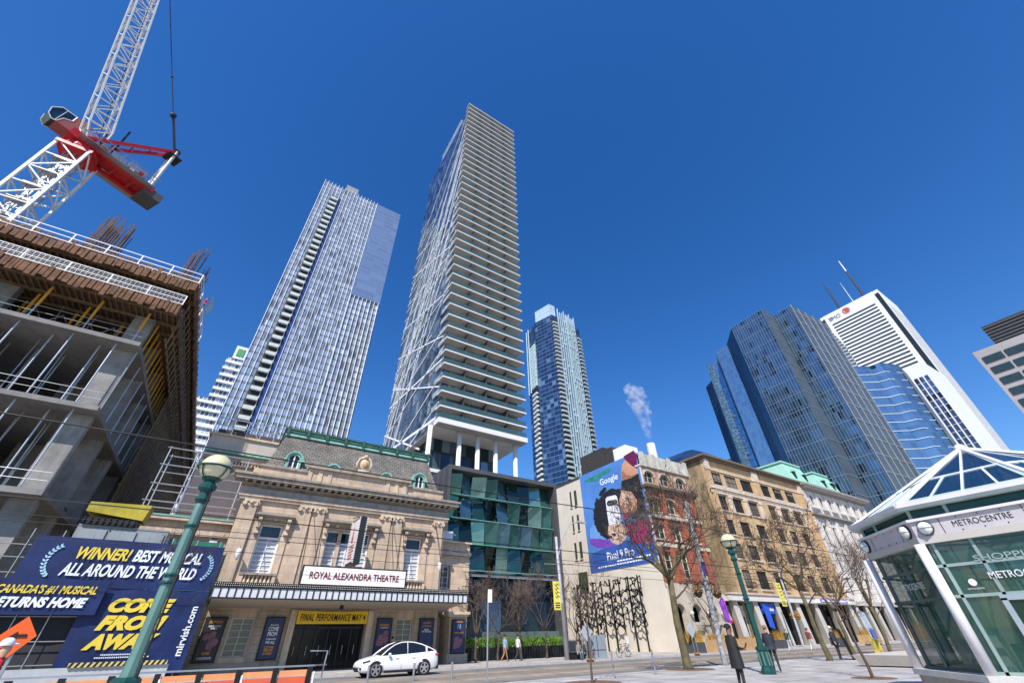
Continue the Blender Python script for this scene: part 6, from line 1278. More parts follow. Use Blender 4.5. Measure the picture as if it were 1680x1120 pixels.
m = MB(); m.tube((26.25, 18.3, .15), (26.55, 18.3, 9.2), .16, .13, 12); m.build('post', mat('pole_mottled', (.30, .31, .34), .7, var=.7, sc=5, streak=.9, bump=0), T)
m = MB(); m.path([(26.4, 18.3, 4.0), (26.9, 18.3, 4.3), (27.3, 18.3, 4.1)], .03, 5); m.path([(26.4, 18.3, 4.0), (25.9, 18.3, 4.3), (25.5, 18.3, 4.1)], .03, 5); m.build('basket_arms', BLACK, T)
for x in (25.4, 27.3):
    m = MB(); m.lathe([(.02, -.3), (.2, -.2), (.28, 0)], (x, 18.3, 3.7), 10); b = m.build('basket', mat('basket_brown', (.08, .05, .03), .9), T); leafball((x, 18.3, 3.85), .38, 420, m_bb, 'plants', b, 3)
m = MB(); m.ext([(27.3, 18.2, 2.2), (27.8, 18.2, 2.1), (27.75, 18.2, 3.3), (27.5, 18.2, 3.5), (27.1, 18.2, 3.2)], (0, .02, 0)); m.build('flag', mat('flag_purple', (.38, .08, .55), .6, var=.3, sc=4, bump=0), T)
m = MB(); m.box(26.2, 26.6, 18.1, 18.12, 4.6, 5.4); m.build('stickers', mat('sticker_blue', (.08, .04, .14), .6, var=.8, sc=6, bump=0), T)
T = thing('banner_pole', 'slim grey pole with a yellow banner and orange basket between the splayed shop piers', 'pole', (64, 33, .15), 'poles along the street')
m = MB(); m.tube((63.9, 33, .15), (64.3, 33, 9.0), .16, .12, 10); m.build('post', PG, T); ybanner(T, 62.4, 33, 4.3, 6.9, 1.1); leafball((64.4, 32.9, 3.3), .6, 300, m_bb, 'plants', T, 5, s=.12)
# diamond signs seen from behind
def diamond(x, y, z, label):
    T = thing('diamond_sign', label, 'road sign', (x, y, .15), 'diamond road signs seen from behind'); m = MB(); s = .62
    m.ext([(x, y, z-s), (x+s, y, z), (x, y, z+s), (x-s, y, z)], (0, .03, 0)); m.build('plate', mat('sign_back', (.55, .58, .64), .45, .3, bump=0), T)
    for dx in (-.12, .35): m = MB(); m.bar((x+dx, y+.05, .15), (x+dx, y+.05, z-.2), .06); m.build('post', STEEL, T)
    m = MB(); m.box(x-.25, x+.5, y-.15, y+.25, .15, .22); m.build('foot', mat('sandbag_orange', (.6, .22, .05), .8), T)
diamond(27.4, 31.3, 1.95, 'diamond road sign seen from behind, left of the grey cabinet'); diamond(40.9, 31.3, 1.95, 'diamond road sign seen from behind, in front of the stone arcade')
T = thing('utility_cabinet', 'grey metal utility cabinet on the far kerb in front of the trellis', 'cabinet', (28.5, 32, .15))
m = MB(); m.box(27.9, 29.9, 31.8, 32.6, .15, 1.75); m.build('body', mat('cabinet_grey', (.27, .31, .34), .6, var=.15), T); m = MB(); m.box(28.88, 28.92, 31.78, 31.799, .25, 1.7); m.box(27.95, 29.85, 31.78, 31.799, .72, .75); m.build('seams', DARKM, T)
T = thing('street_sign_post', 'thin steel post with a small edge-on sign in the roadway edge near the hedge', 'sign post', (11.3, 18.6, .15))
m = MB(); m.tube((10.85, 18.9, .15), (10.85, 18.9, 3.3), .035, n=8); m.build('post', STEEL, T); m = MB(); m.box(10.74, 10.94, 18.7, 18.73, 2.95, 3.45); m.build('plate', WHITE, T)
b0 = None
for i, (x, y, lb) in enumerate(((7.72, 25.0, 'steel bollard in front of the white car front wheel'), (10.05, 25.0, 'steel bollard in front of the white car rear door'), (12.2, 25.0, 'steel bollard just right of the white car'))):
    if b0 is None:
        b0 = thing('bollard', lb, 'bollard', (0, 0, 0), 'steel bollards along the road'); m = MB(); m.tube((0, 0, 0), (0, 0, .68), .055, n=12); m.build('tube', STEEL, b0); m = MB(); m.tube((0, 0, .681), (0, 0, .70), .05, n=12); m.build('cap', DARKM, b0); o = b0
    else: o = copy_tree(b0)
    o.location = (x, y, 0); o['label'] = lb
r0 = None
for x, y, lb in ((15.95, 16.7, 'ring and post bike stand nearer the thin sapling'), (18.35, 16.5, 'ring and post bike stand nearer the big tree')):
    if r0 is None:
        r0 = thing('bike_stand', lb, 'bike stand', (0, 0, 0), 'ring and post bike stands'); m = MB(); m.tube((0, 0, 0), (0, 0, .95), .035, n=8); m.build('post', STEEL, r0); m = MB(); m.path([(.2*math.cos(t*math.pi/10), 0, .62+.2*math.sin(t*math.pi/10)) for t in range(21)], .024, 6); m.build('ring', STEEL, r0); o = r0; o.rotation_euler.z = .9
    else: o = copy_tree(r0)
    o.location = (x, y, .15); o['label'] = lb
# barricade, bottom left
T = thing('orange_barricade', 'long construction barricade with light orange and red plastic panels and a grey top rail', 'barricade', (0, 22, 0))
m = MB(); m.bar((-9, 22, .92), (4.55, 22, .90), .05); m.bar((4.55, 22, .90), (5.2, 22.9, .88), .05); m.build('top_rail', STEEL, T)
for k in range(11):
    x = 4.4-k*1.25; m = MB(); m.box(x-.09, x+.09, 21.95, 22.1, 0, .86); m.build('post', BLACK, T)
    m = MB(); m.box(x-1.14, x-.11, 22.0, 22.05, .62, .78); m.build('light_board', mat('board_light_orange', (.85, .33, .13), .5, bump=0), T); m = MB(); m.box(x-1.14, x-.11, 22.0, 22.05, .30, .58); m.build('red_board', mat('board_red', (.72, .13, .06), .5, bump=0), T)
    if k % 2 == 0: m = MB(); m.tube((x+.12, 21.7, 0), (x+.12, 21.7, .72), .04, n=6); m.build('white_stub', WHITE, T)
m = MB(); m.path([(5.0, 22.6, .1), (5.1, 22.7, 1.35), (4.4, 22.7, 1.36)], .03, 6); m.build('bent_tube', STEEL, T)
T = thing('arrow_sign', 'orange roadwork sign with a black arrow pointing left, at the left edge', 'road sign', (-3, 14, .15))
Q = [YP(-8, 1046, 14), YP(48, 1010, 14), YP(60, 1042, 14), YP(10, 1079, 14)]; m = MB(); m.ext(Q, (0, .02, 0)); m.build('plate', mat('sign_orange', (.80, .11, .015), .5, var=.05, bump=0), T)
A = [(14, 1044), (30, 1035), (28, 1040), (45, 1039), (43, 1044.5), (27, 1044.5), (23, 1050)]; m = MB(); m.ext([YP(x, y, 13.98) for x, y in A], (0, .01, 0)); m.build('arrow', BLACK, T)
m = MB(); m.bar((-2.95, 14.06, .15), (-2.95, 14.06, 1.7), .05); m.build('post', STEEL, T)
# A-frame boards on the right
T = thing('poster_board', 'black A-frame board of small white notices beside the man in the dark jacket', 'notice board', (36, 15.6, .15))
m = MB(); m.hexa([(35.0, 15.2, .15), (36.4, 15.9, .15), (36.4, 16.0, .15), (35.0, 15.3, .15)], [(34.6, 15.3, 1.75), (36.0, 16.0, 1.75), (36.0, 16.1, 1.75), (34.6, 15.4, 1.75)]); m.build('board', BLACK, T)
for i in range(3):
    for j in range(4):
        P = lambda u, v: Vector((35.0-.4*v+1.4*u, 15.2+.1*v+.7*u-.03, .15+1.6*v)); u0, v0_ = .08+i*.3, .06+j*.235; m = MB(); m.poly(P(u0, v0_), P(u0+.25, v0_), P(u0+.25, v0_+.19), P(u0, v0_+.19)); m.build('notice', mat('notice_white', (.72, .74, .78), .6, var=.3, sc=6, bump=0), T)
T = thing('information_panel', 'leaning blue and white information panel on yellow legs behind the sapling', 'information board', (46, 16.8, .15))
m = MB(); m.hexa([(43.7, 17.2, 1.1), (46.6, 18.0, 1.0), (46.6, 18.1, 1.0), (43.7, 17.3, 1.1)], [(43.4, 17.2, 2.9), (46.2, 18.0, 2.8), (46.2, 18.1, 2.8), (43.4, 17.3, 2.9)]); m.build('panel', mat('panel_pale', (.55, .64, .70), .5, var=.3, sc=1.5, bump=0), T)
m = MB(); m.hexa([(43.72, 17.12, 1.15), (46.5, 17.9, 1.05), (46.5, 17.92, 1.05), (43.72, 17.14, 1.15)], [(43.62, 17.12, 1.75), (46.4, 17.9, 1.65), (46.4, 17.92, 1.65), (43.62, 17.14, 1.75)]); m.build('blue_band', mat('panel_blue', (.09, .14, .45), .5, bump=0), T)
for x in (43.9, 46.3): m = MB(); m.bar((x, 17.4+(x-43.9)*.27, .15), (x-.1, 17.4+(x-43.9)*.27, 1.2), .22); m.build('leg', mat('leg_yellow', (.6, .48, .08), .6, bump=0), T)
# planters with autumn plants on the far pavement
PK = mat('cedar_planter', (.48, .30, .15), .8, var=.2, sc=3); PKD = mat('grey_planter', (.07, .075, .08), .7)
def planter(x, y, w, h, col, n, lb, tall=.5):
    T = thing('planter', lb, 'planter', (x, y, .15), 'plant boxes along the far pavement'); m = MB(); m.box(x-w/2, x+w/2, y-.4, y+.4, .15, .15+h); m.build('box', col, T)
    m = MB(); rr = random.Random(int(x*7))
    for k in range(n):
        a = Vector((x+rr.uniform(-w/2, w/2)*.95, y+rr.uniform(-.35, .35), .15+h)); t = a+Vector((rr.uniform(-.25, .25), rr.uniform(-.2, .2), tall*rr.uniform(.4, 1.2))); s = rr.uniform(.03, .07); m.poly(a+Vector((-s, 0, 0)), a+Vector((s, 0, 0)), t); q = t+Vector((s*2, s, -.05)); m.poly(t, q, t+Vector((0, s, .12)))
    m.build('plants', mat('ochre_plants', (.56, .33, .07), .8, var=.5, sc=9, bump=0), T)
planter(42.0, 31.95, 1.8, .85, PKD, 500, 'dark planter with tall ochre plants in front of the arcade', .95)
planter(46.0, 32.1, 3.4, 1.0, PK, 300, 'cedar plant box just left of the lamp post base'); planter(52.0, 32.0, 5.2, 1.0, PK, 120, 'longest cedar plant box, right of the lamp post base', .2)
planter(57.0, 31.9, 1.6, .8, PKD, 300, 'dark planter with orange plants before the blue shop sign', .8); planter(79, 31.5, 5, 1.0, PK, 300, 'cedar plant box beyond the notice board', .7); planter(70, 31.5, 3, .8, PKD, 260, 'dark planter between the notice board and the shop piers', .7)
planter(100, 31.8, 9, 1.6, PK, 300, 'far orange plant box behind the information panel', .9)
# ================================================================ overhead wires
def wire(a, b, sag, r, lb, nm='overhead_wire', grp='overhead tram and power wires'):
    a, b = Vector(a), Vector(b); m = MB(); n = 24; m.path([a+(b-a)*k/n-Vector((0, 0, sag*4*(k/n)*(1-k/n))) for k in range(n+1)], r, 5); return tag(m.build(nm, BLACK), lb, 'wire', grp)
wire((-60, 21, 9.6), (26.5, 21, 8.6), .5, .03, 'thick black cable crossing the raw concrete frame and the top of the theatre'); wire((26.5, 21, 8.6), (120, 21, 8.6), .6, .03, 'thick black cable crossing the phone advertisement')
for y, z, lb in ((23.4, 6.3, 'upper tram wire crossing the theatre windows'), (27.2, 6.4, 'thin wire crossing the theatre hoods'), (23.4, 5.5, 'lower tram contact wire nearer the camera'), (27.2, 5.5, 'lower tram contact wire nearer the theatre'), (31.2, 7.9, 'thin wire along the far kerb, crossing the glass hall')): wire((-60, y, z), (160, y, z), .0, .014, lb)
for x, lb in ((25.75, 'cross-span wire hung from the light pole beside the glass hall'),): wire((x, 32.3, 6.9), (26.5, 18.3, 6.9), .35, .014, lb)
wire((25.8, 32.3, 6.6), (16.3, 36.8, 8.2), .15, .014, 'thin guy wire between the theatre corner and the light pole')
# ================================================================ bare trees
BARK = mat('mossy_bark', (.12, .10, .05), .9, var=.5, sc=2.5, bump=.6, bsc=12); TW = mat('twig_brown', (.085, .062, .045), .9, var=.3, bump=0); TWR = mat('reddish_twig', (.105, .075, .058), .9, var=.3, bump=0)
def tree(x, y, h, r, seed, lb, fork=.42, limbs=3, lv=4, spread=.55, lean=(0, 0), tw=TW, bark=BARK, minr=.009, curve=.12):
    rr = random.Random(seed); T = thing('bare_tree', lb, 'tree', (x, y, .15), 'leafless street trees'); tm = MB(); cm = MB(); base = Vector((x, y, .1)); zf = h*fork
    pts_ = [base+Vector((lean[0]*t+rr.uniform(-1, 1)*r*.5*(t > 0), lean[1]*t+rr.uniform(-1, 1)*r*.5*(t > 0), zf*t)) for t in (0, .05, .25, .5, .75, 1)]
    tm.path(pts_, [r*1.45, r*1.1, r*.95, r*.88, r*.82, r*.78], 10)
    def br(p, d, L, rad, lev):
        n = 4; q = [p]; dd = d.copy(); rs = [rad]
        for k in range(n):
            dd = (dd+Vector((rr.uniform(-1, 1), rr.uniform(-1, 1), rr.uniform(-.5, 1)))*curve*1.6).normalized(); q.append(q[-1]+dd*L/n); rs.append(max(rad*(1-.55*(k+1)/n), minr))
        (tm if lev == lv else cm).path(q, rs, 7 if lev >= lv-1 else (4 if lev > 1 else 3))
        if lev == 0: return
        nb = 3 if lev > 1 else 4
        for k in range(nb):
            t = rr.uniform(.35, 1.) if k else 1.; i = min(int(t*n), n-1); pp = q[i]+(q[i+1]-q[i])*(t*n-i if t < 1 else 1); a = (q[i+1]-q[i]).normalized(); s = a.orthogonal(); s.rotate(Matrix.Rotation(rr.uniform(0, 6.28), 3, a)); an = rr.uniform(.35, .95)*spread*1.7
            nd = (a*math.cos(an)+s.normalized()*math.sin(an)+Vector((0, 0, .12))).normalized(); br(pp, nd, L*rr.uniform(.55, .8), max(rs[i+1]*.75, minr), lev-1)
    for k in range(limbs):
        a = 6.283*k/limbs+rr.uniform(-.5, .5); an = spread*rr.uniform(.6, 1.3); d = Vector((math.cos(a)*math.sin(an), math.sin(a)*math.sin(an), math.cos(an))); br(pts_[-1], d, h*(1-fork)*.52, r*.6, lv)
    for t in (.8,): br(pts_[4], Vector((rr.uniform(-1, 1), rr.uniform(-1, 1), .6)).normalized(), h*.22, r*.3, lv-1)
    tm.build('trunk', bark, T, smooth=True); cm.build('crown', tw, T); return T
tree(22.5, 17.9, 9.6, .21, 5, 'large bare mossy street tree in front of the red brick building', .43, 5, 5, .85, (.1, .2), curve=.2, minr=.012)
tree(33.6, 16.1, 8.3, .15, 12, 'mossy bare tree beside the man in the dark jacket', .45, 4, 5, .8, (-.3, 0), curve=.17, minr=.012)
tree(39.5, 17.2, 7.6, .13, 23, 'many-twigged bare tree in front of the white stone building', .35, 5, 4, .65, tw=TWR)
tree(22.2, 9.3, 3.4, .055, 31, 'slim young bare tree near the stone bench', .55, 3, 3, .5, (-.1, .1), bark=TWR, minr=.004)
tree(48.0, 18.0, 7.8, .14, 41, 'bare tree half hidden behind the pavilion corner', .4, 5, 4, .65, tw=TWR)
tree(13.9, 15.8, 4.4, .045, 51, 'thin leafless sapling in a dirt bed at the bottom of the picture', .5, 3, 3, .5, tw=TWR, bark=TWR, minr=.004)
for i, (x, y, h, lb) in enumerate(((19.9, 36.6, 5.4, 'bare brown tree before the hedge, nearest the theatre pier'), (22.3, 37.0, 5.8, 'second bare brown tree before the hedge, from the theatre'), (24.6, 37.0, 6.0, 'third bare brown tree before the hedge, from the theatre'), (27.4, 37.0, 6.4, 'bare brown tree before the hedge, nearest the light pole'), (31.6, 37.6, 5.6, 'bare tree in front of the left end of the trellis'))): tree(x, y, h, .09, 61+i*3, lb, .32, 4, 4, .55, tw=TWR, bark=TWR, minr=.011)
tree(48.5, 34.2, 7.5, .16, 77, 'bare tree in front of the stone arcade', .4, 3, 4, .5); tree(-1.18, 18.5, 4.7, .05, 88, 'small bare tree whose twigs cross the blue banners', .75, 3, 3, .7, minr=.006)
g = MB(); g.lathe([(0, .158), (1.1, .158), (1.15, .15)], (13.9, 15.8, 0), 18); g.lathe([(0, .158), (1.2, .158), (1.3, .15)], (22.5, 17.9, 0), 18); g.lathe([(0, .158), (.7, .158), (.75, .15)], (22.2, 9.3, 0), 18)
g.build('tree_pits', mat('soil', (.17, .10, .06), .95, var=.4, sc=5), kind='structure')
# ================================================================ steam from the stack
m = MB(); rs_ = random.Random(14)
vm = bpy.data.materials.new('steam'); vm.use_nodes = True; nt = vm.node_tree; nt.nodes.remove(nt.nodes['Principled BSDF']); pv = nt.nodes.new('ShaderNodeVolumePrincipled'); pv.inputs['Color'].default_value = (.95, .95, .97, 1)
tc = N(nt, 'ShaderNodeTexCoord'); nz = N(nt, 'ShaderNodeTexNoise'); nz.inputs['Scale'].default_value = .8; nz.inputs['Detail'].default_value = 5; nt.links.new(tc.outputs['Object'], nz.inputs[0]); mr = N(nt, 'ShaderNodeMapRange'); mr.inputs['From Min'].default_value = .47; mr.inputs['From Max'].default_value = .7; mr.inputs['To Max'].default_value = .6; nt.links.new(nz.outputs[0], mr.inputs[0]); nt.links.new(mr.outputs[0], pv.inputs['Density']); nt.links.new(pv.outputs[0], nt.nodes['Material Output'].inputs['Volume'])
path_ = [YP(1067, 724, 44), YP(1060, 700, 44), YP(1057, 680, 44), YP(1048, 660, 44), YP(1040, 645, 44), YP(1028, 632, 44)]
m.path(path_, [.5, .9, 1.5, 2.0, 2.1, .9], 12); tag(m.build('steam_plume', vm, smooth=True), 'thin white steam plume drifting up from the white stack', 'steam', kind='stuff')
# ================================================================ white car
T = thing('parked_car', 'clean white hatchback-style electric car facing left at the kerb before the theatre', 'car', (10.72, 29.5, 0))
CPW = mat('car_white', (.80, .81, .82), .18, 0, var=.02, bump=0, spec=.7); CGL = mat('car_glass', (.012, .014, .016), .04, .1, bump=0, spec=.9)
import bisect
def itp(tab, x):
    xs = [t[0] for t in tab]; i = max(1, min(bisect.bisect(xs, x), len(xs)-1)); a, b = tab[i-1], tab[i]; t = (x-a[0])/(b[0]-a[0]); t = max(0, min(1, t)); return a[1]+(b[1]-a[1])*t
belt = [(0, .58), (.06, .68), (.25, .78), (.7, .88), (1.15, .97), (2.0, 1.0), (3.0, 1.04), (4.0, 1.10), (4.5, 1.13), (4.68, 1.02), (4.75, .80)]
hw = [(0, .60), (.1, .74), (.3, .84), (.8, .92), (1.5, .94), (3.5, .95), (4.2, .92), (4.55, .84), (4.7, .74), (4.75, .62)]
low = [(0, .36), (.1, .26), (.4, .22), (4.4, .22), (4.65, .32), (4.75, .42)]
roof = [(1.12, .97), (1.5, 1.25), (1.9, 1.47), (2.3, 1.585), (2.7, 1.60), (3.1, 1.575), (3.6, 1.47), (4.1, 1.30), (4.45, 1.16), (4.55, 1.13)]
x0c, yc = 10.72-2.375, 29.5
def loft(mb, rows, closed=False):
    n = len(mb.v); k = len(rows[0])
    for r in rows: mb.v += [tuple(p) for p in r]
    for i in range(len(rows)-1):
        for j in range(k-1): a = n+i*k+j; mb.f.append((a, a+1, a+k+1, a+k))
    if closed: mb.f.append(tuple(range(n+k-1, n-1, -1))); a = n+(len(rows)-1)*k; mb.f.append(tuple(range(a, a+k)))
st = [0, .03, .06, .12, .25, .45, .7, 1.0, 1.3, 1.7, 2.1, 2.6, 3.1, 3.6, 4.0, 4.3, 4.5, 4.6, 4.68, 4.72, 4.75]
rows_ = []
for x in st:
    w, zb, zl = itp(hw, x), itp(belt, x), itp(low, x); zm = zl+(zb-zl)*.5
    half = [(w*.80, zl), (w*.93, zl+.05), (w*.97, zl+.14), (w, zm), (w*.985, zm+(zb-zm)*.5), (w*.95, zb-.06), (w*.88, zb-.01), (w*.6, zb+.03), (0, zb+.045)]
    rows_.append([(x0c+x, yc-a, b) for a, b in half]+[(x0c+x, yc+a, b) for a, b in half[::-1][1:]])
m = MB(); loft(m, rows_, True); body = m.build('body', CPW, T, smooth=True)
gr = []
for x in (1.12, 1.3, 1.5, 1.7, 1.9, 2.1, 2.3, 2.7, 3.1, 3.4, 3.6, 3.9, 4.1, 4.3, 4.45, 4.55):
    w, zb, zr = itp(hw, x)*.865, itp(belt, x), itp(roof, x); wr = w*(1-.27*min(1, (zr-zb)/.5)); gr.append([(x0c+x, yc-w, zb-.02), (x0c+x, yc-(w*.45+wr*.55), zb+(zr-zb)*.6), (x0c+x, yc-wr, zr-.03), (x0c+x, yc-wr*.8, zr), (x0c+x, yc, zr+.02), (x0c+x, yc+wr*.8, zr), (x0c+x, yc+wr, zr-.03), (x0c+x, yc+(w*.45+wr*.55), zb+(zr-zb)*.6), (x0c+x, yc+w, zb-.02)])
m = MB(); loft(m, gr); m.build('window_glass', CGL, T, smooth=True)
m = MB()
for s in (0, 1):
    top_ = [Vector(g_[6 if s else 2])+Vector((0, .012 if s else -.012, .012)) for g_ in gr]; m.path(top_, .032, 6)
    for i in (7, 11): a = Vector(gr[i][8 if s else 0]); b = Vector(gr[i][6 if s else 2]); o = Vector((0, .008 if s else -.008, 0)); m.bar(a+o, b+o, .035) if i == 7 else m.bar(a+o, b+o, .12, .03, up=(0, 1, 0))
m.build('roof_rail', CPW, T, smooth=True)
m = MB(); top2 = [[(p[0], p[1], p[2]+.006) for p in g_[3:6]] for g_ in gr[5:12]]; loft(m, top2); m.build('roof_panel', mat('roof_glass_dark', (.03, .03, .035), .08, bump=0), T, smooth=True)
for side in (-1, 1):
    for x in (.86, 3.75):
        ys = yc+side*itp(hw, x)
        m = MB(); m.tube((x0c+x, ys-side*.10, .36), (x0c+x, ys+side*.004, .36), .40, n=28); m.build('wheel_arch', BLACK, T)
        m = MB(); m.lathe([(.20, -.10), (.30, -.11), (.335, -.08), (.345, 0), (.335, .08), (.30, .11), (.20, .10)], (0, 0, 0), 28); m.v = [(x0c+x+a, ys-side*.085+c, .345+b) for a, b, c in m.v]; w_ = m.build('wheel', mat('tyre', (.02, .02, .02), .85, bump=0), T, smooth=True)
        m = MB()
        for k in range(5):
            t = math.tau*k/5+.3; c_ = Vector((x0c+x, ys+side*.03, .345)); e = c_+Vector((.24*math.cos(t), 0, .24*math.sin(t))); m.bar(c_, e, .085, .02, up=(0, 1, 0))
        m.tube((x0c+x, ys-side*.0, .345), (x0c+x, ys+side*.045, .345), .05, n=12)
        for k in range(20): t = math.tau*k/20; t2 = math.tau*(k+1)/20; m.bar((x0c+x+.245*math.cos(t), ys+side*.02, .345+.245*math.sin(t)), (x0c+x+.245*math.cos(t2), ys+side*.02, .345+.245*math.sin(t2)), .03)
        m.build('rim', mat('alloy', (.55, .56, .58), .3, .7, bump=0), w_)
        m = MB(); m.tube((x0c+x, ys-side*.06, .345), (x0c+x, ys+side*.002, .345), .23, n=20); m.build('brake_disc', DARKM, w_)
m = MB(); m.box(x0c+1.35, x0c+3.3, yc-.955, yc-.90, .20, .30); m.build('sill_trim', BLACK, T)
m = MB()
for x in (1.3, 2.32, 3.28):
    w = itp(hw, x); m.bar((x0c+x, yc-w-.001, .34), (x0c+x+(.12 if x > 3 else 0), yc-w*.955-.004, itp(belt, x)-.04), .012)
m.build('door_gaps', mat('gap_grey', (.15, .15, .16), .6, bump=0), T)
for x in (1.95, 2.95): m = MB(); m.box(x0c+x, x0c+x+.2, yc-.958, yc-.945, .82, .845); m.build('door_handle', mat('handle_grey', (.4, .4, .42), .3, .4, bump=0), T)
m = MB(); m.ball((x0c+1.55, yc-1.02, 1.03), .09, .11, .075, 10, 6); m.bar((x0c+1.55, yc-.9, .98), (x0c+1.55, yc-1.0, 1.0), .04); m.build('wing_mirror', CPW, T, smooth=True)
m = MB(); m.hexa([(x0c+.13, yc-.77, .64), (x0c+.52, yc-.885, .74), (x0c+.50, yc-.86, .80), (x0c+.14, yc-.74, .72)], [(x0c+.16, yc-.70, .64), (x0c+.55, yc-.80, .74), (x0c+.53, yc-.78, .82), (x0c+.17, yc-.67, .74)]); m.build('headlight', mat('headlamp', (.06, .07, .08), .1, .3, bump=0), T)
m = MB(); m.box(x0c+4.45, x0c+4.7, yc-.86, yc-.70, .92, 1.0); m.build('tail_light', mat('tail_red', (.35, .01, .01), .2, bump=0), T)
m = MB(); m.box(x0c-.01, x0c+.06, yc-.5, yc+.5, .36, .46); m.box(x0c+.03, x0c+.12, yc-.72, yc-.60, .38, .48); m.build('bumper_intake', BLACK, T)
m = MB(); m.box(x0c+4.5, x0c+4.77, yc-.7, yc+.7, .26, .42); m.build('rear_skirt', BLACK, T)
# ================================================================ people
def figure(pos, yaw, label, top, leg, skin=(.45, .26, .17), hair=(.03, .025, .02), h=1.75, coat=None, pose='stand', cap=None, fingers=False, group='people in the street', arms=None, legs=None, z=None):
    sc = h/1.75; T = thing('person', label, 'person', (*pos, .15) if z is None else (*pos, z), group); base = Vector((*pos, .15 if z is None else z)); ca, sa = math.cos(yaw), math.sin(yaw)
    X = lambda x, y, zz: base+Vector((x*ca-y*sa, x*sa+y*ca, zz))*sc       # local +y is the way the figure faces
    bm = bmesh.new(); lay = bm.verts.layers.skin.verify(); root = [None]
    def V(x, y, zz, r, prev=None, ry=None):
        v = bm.verts.new(X(x, y, zz)-base); v[lay].radius = (r*sc, (ry or r)*sc)
        if prev is not None: bm.edges.new((prev, v))
        return v
    sit = pose == 'sit'; dz = -.45 if sit else 0
    pel = V(0, 0, .95+dz, .135, None, .11); pel[lay].use_root = True
    wa = V(0, .0, 1.12+dz, .125, pel, .10); ch = V(0, .01, 1.32+dz, .15, wa, .11); nk = V(0, .01, 1.47+dz, .055, ch); hb = V(0, .03, 1.56+dz, .078, nk); hd = V(0, .035, 1.66+dz, .092, hb); V(0, .03, 1.72+dz, .06, hd); V(0, .13, 1.60+dz, .014, hb)
    A = arms or (((.21, .02, 1.14), (.22, .10, .92), (.22, .13, .84)), ((-.21, .02, 1.14), (-.22, .10, .92), (-.22, .13, .84)))
    for (e, w, hn), s in zip(A, (1, -1)):
        sh = V(.175*s, 0, 1.40+dz, .062, ch); el = V(e[0], e[1], e[2]+dz, .045, sh); wr = V(w[0], w[1], w[2]+dz, .03, el); ha = V(hn[0], hn[1], hn[2]+dz, .036, wr, .02)
        d = (Vector(hn)-Vector(w)).normalized()
        if fingers:
            sd_ = d.orthogonal().normalized()
            for k, (o, L_) in enumerate(((-.027, .062), (-.009, .072), (.009, .068), (.027, .052))): f1 = Vector(hn)+sd_*o+d*.045; f2 = f1+d*L_*.5+Vector((0, .005, -.006)); f3 = f2+d*L_*.4+Vector((0, 0, -.018)); a_ = V(*f1[:2], f1.z+dz, .0085, ha); b_ = V(*f2[:2], f2.z+dz, .008, a_); V(*f3[:2], f3.z+dz, .006, b_)
            t1 = Vector(w)+sd_*.04+d*.03; a_ = V(*t1[:2], t1.z+dz, .01, ha); t2 = t1+d*.035+sd_*.01; V(*t2[:2], t2.z+dz, .008, a_)
        else: V(hn[0]+d.x*.07, hn[1]+d.y*.07, hn[2]+d.z*.07+dz, .018, ha)
    if sit: Lg = (((.1, .42, .50), (.1, .46, .08), (.1, .60, .04)), ((-.12, .40, .50), (-.14, .34, .08), (-.14, .48, .04)))
    elif pose == 'walk': Lg = (((.09, .12, .50), (.09, .24, .09), (.09, .38, .05)), ((-.09, .03, .50), (-.09, -.30, .12), (-.09, -.20, .04)))
    else: Lg = legs or (((.10, .03, .50), (.11, .0, .08), (.12, .14, .04)), ((-.10, .02, .50), (-.12, -.03, .08), (-.14, .10, .04)))
    for (kn, an, to), s in zip(Lg, (1, -1)):
        hp = V(.09*s, 0, .88+dz, .092, pel); k_ = V(*kn, .062, hp); a_ = V(*an, .042, k_); V(*to, .036, a_)
    me = bpy.data.meshes.new('body'); bm.to_mesh(me); bm.free(); o = bpy.data.objects.new('tmp', me); S.collection.objects.link(o)
    sk = o.modifiers.new('s', 'SKIN'); sk.use_smooth_shade = True; o.modifiers.new('u', 'SUBSURF').levels = 1
    dg = bpy.context.evaluated_depsgraph_get(); me2 = bpy.data.meshes.new_from_object(o.evaluated_get(dg)); bpy.data.objects.remove(o)
    for mm in (mat('skin_%02d' % int(skin[0]*100), skin, .55, var=.05, bump=0), mat('cloth_%02d%02d%02d' % tuple(int(c*99) for c in top), top, .85, var=.25, sc=6, bump=.3, bsc=30), mat('cloth_%02d%02d%02d' % tuple(int(c*99) for c in leg), leg, .85, var=.25, sc=6, bump=.3, bsc=30), mat('shoe', (.03, .028, .026), .6, bump=0)): me2.materials.append(mm)
    inv = lambda v: ((v.x*ca+v.y*sa)/sc, (-v.x*sa+v.y*ca)/sc, v.z/sc)
    hands = [Vector(a[2]) for a in A]; wr_ = [Vector(a[1]) for a in A]
    for p in me2.polygons:
        x, y, zz = inv(p.center); q = Vector((x, y, zz-dz)); i = 1
        if zz-dz > 1.475: i = 0
        elif any((q-hd_).length < .115 and (q-w0).length > .025 for hd_, w0 in zip(hands, wr_)): i = 0
        elif zz < .085: i = 3
        elif zz-dz < .93 and (abs(x) < .19 or zz < .6): i = 2
        p.material_index = i; p.use_smooth = True
    b = bpy.data.objects.new('body', me2); S.collection.objects.link(b); b.parent = T; ORG[b.name] = base
    H = mat('hair_%02d' % int(hair[0]*100), hair, .8, var=.3, bump=0); m = MB(); mb = MB(); mb.ball((0, 0, 0), 1, n=14, h=8, z0=-.15)
    for v in mb.v: m.v.append(tuple(X(v[0]*.105, .018+v[1]*.115+(-.012 if v[1] < 0 else 0), 1.675+dz+v[2]*.115)))
    m.f = mb.f
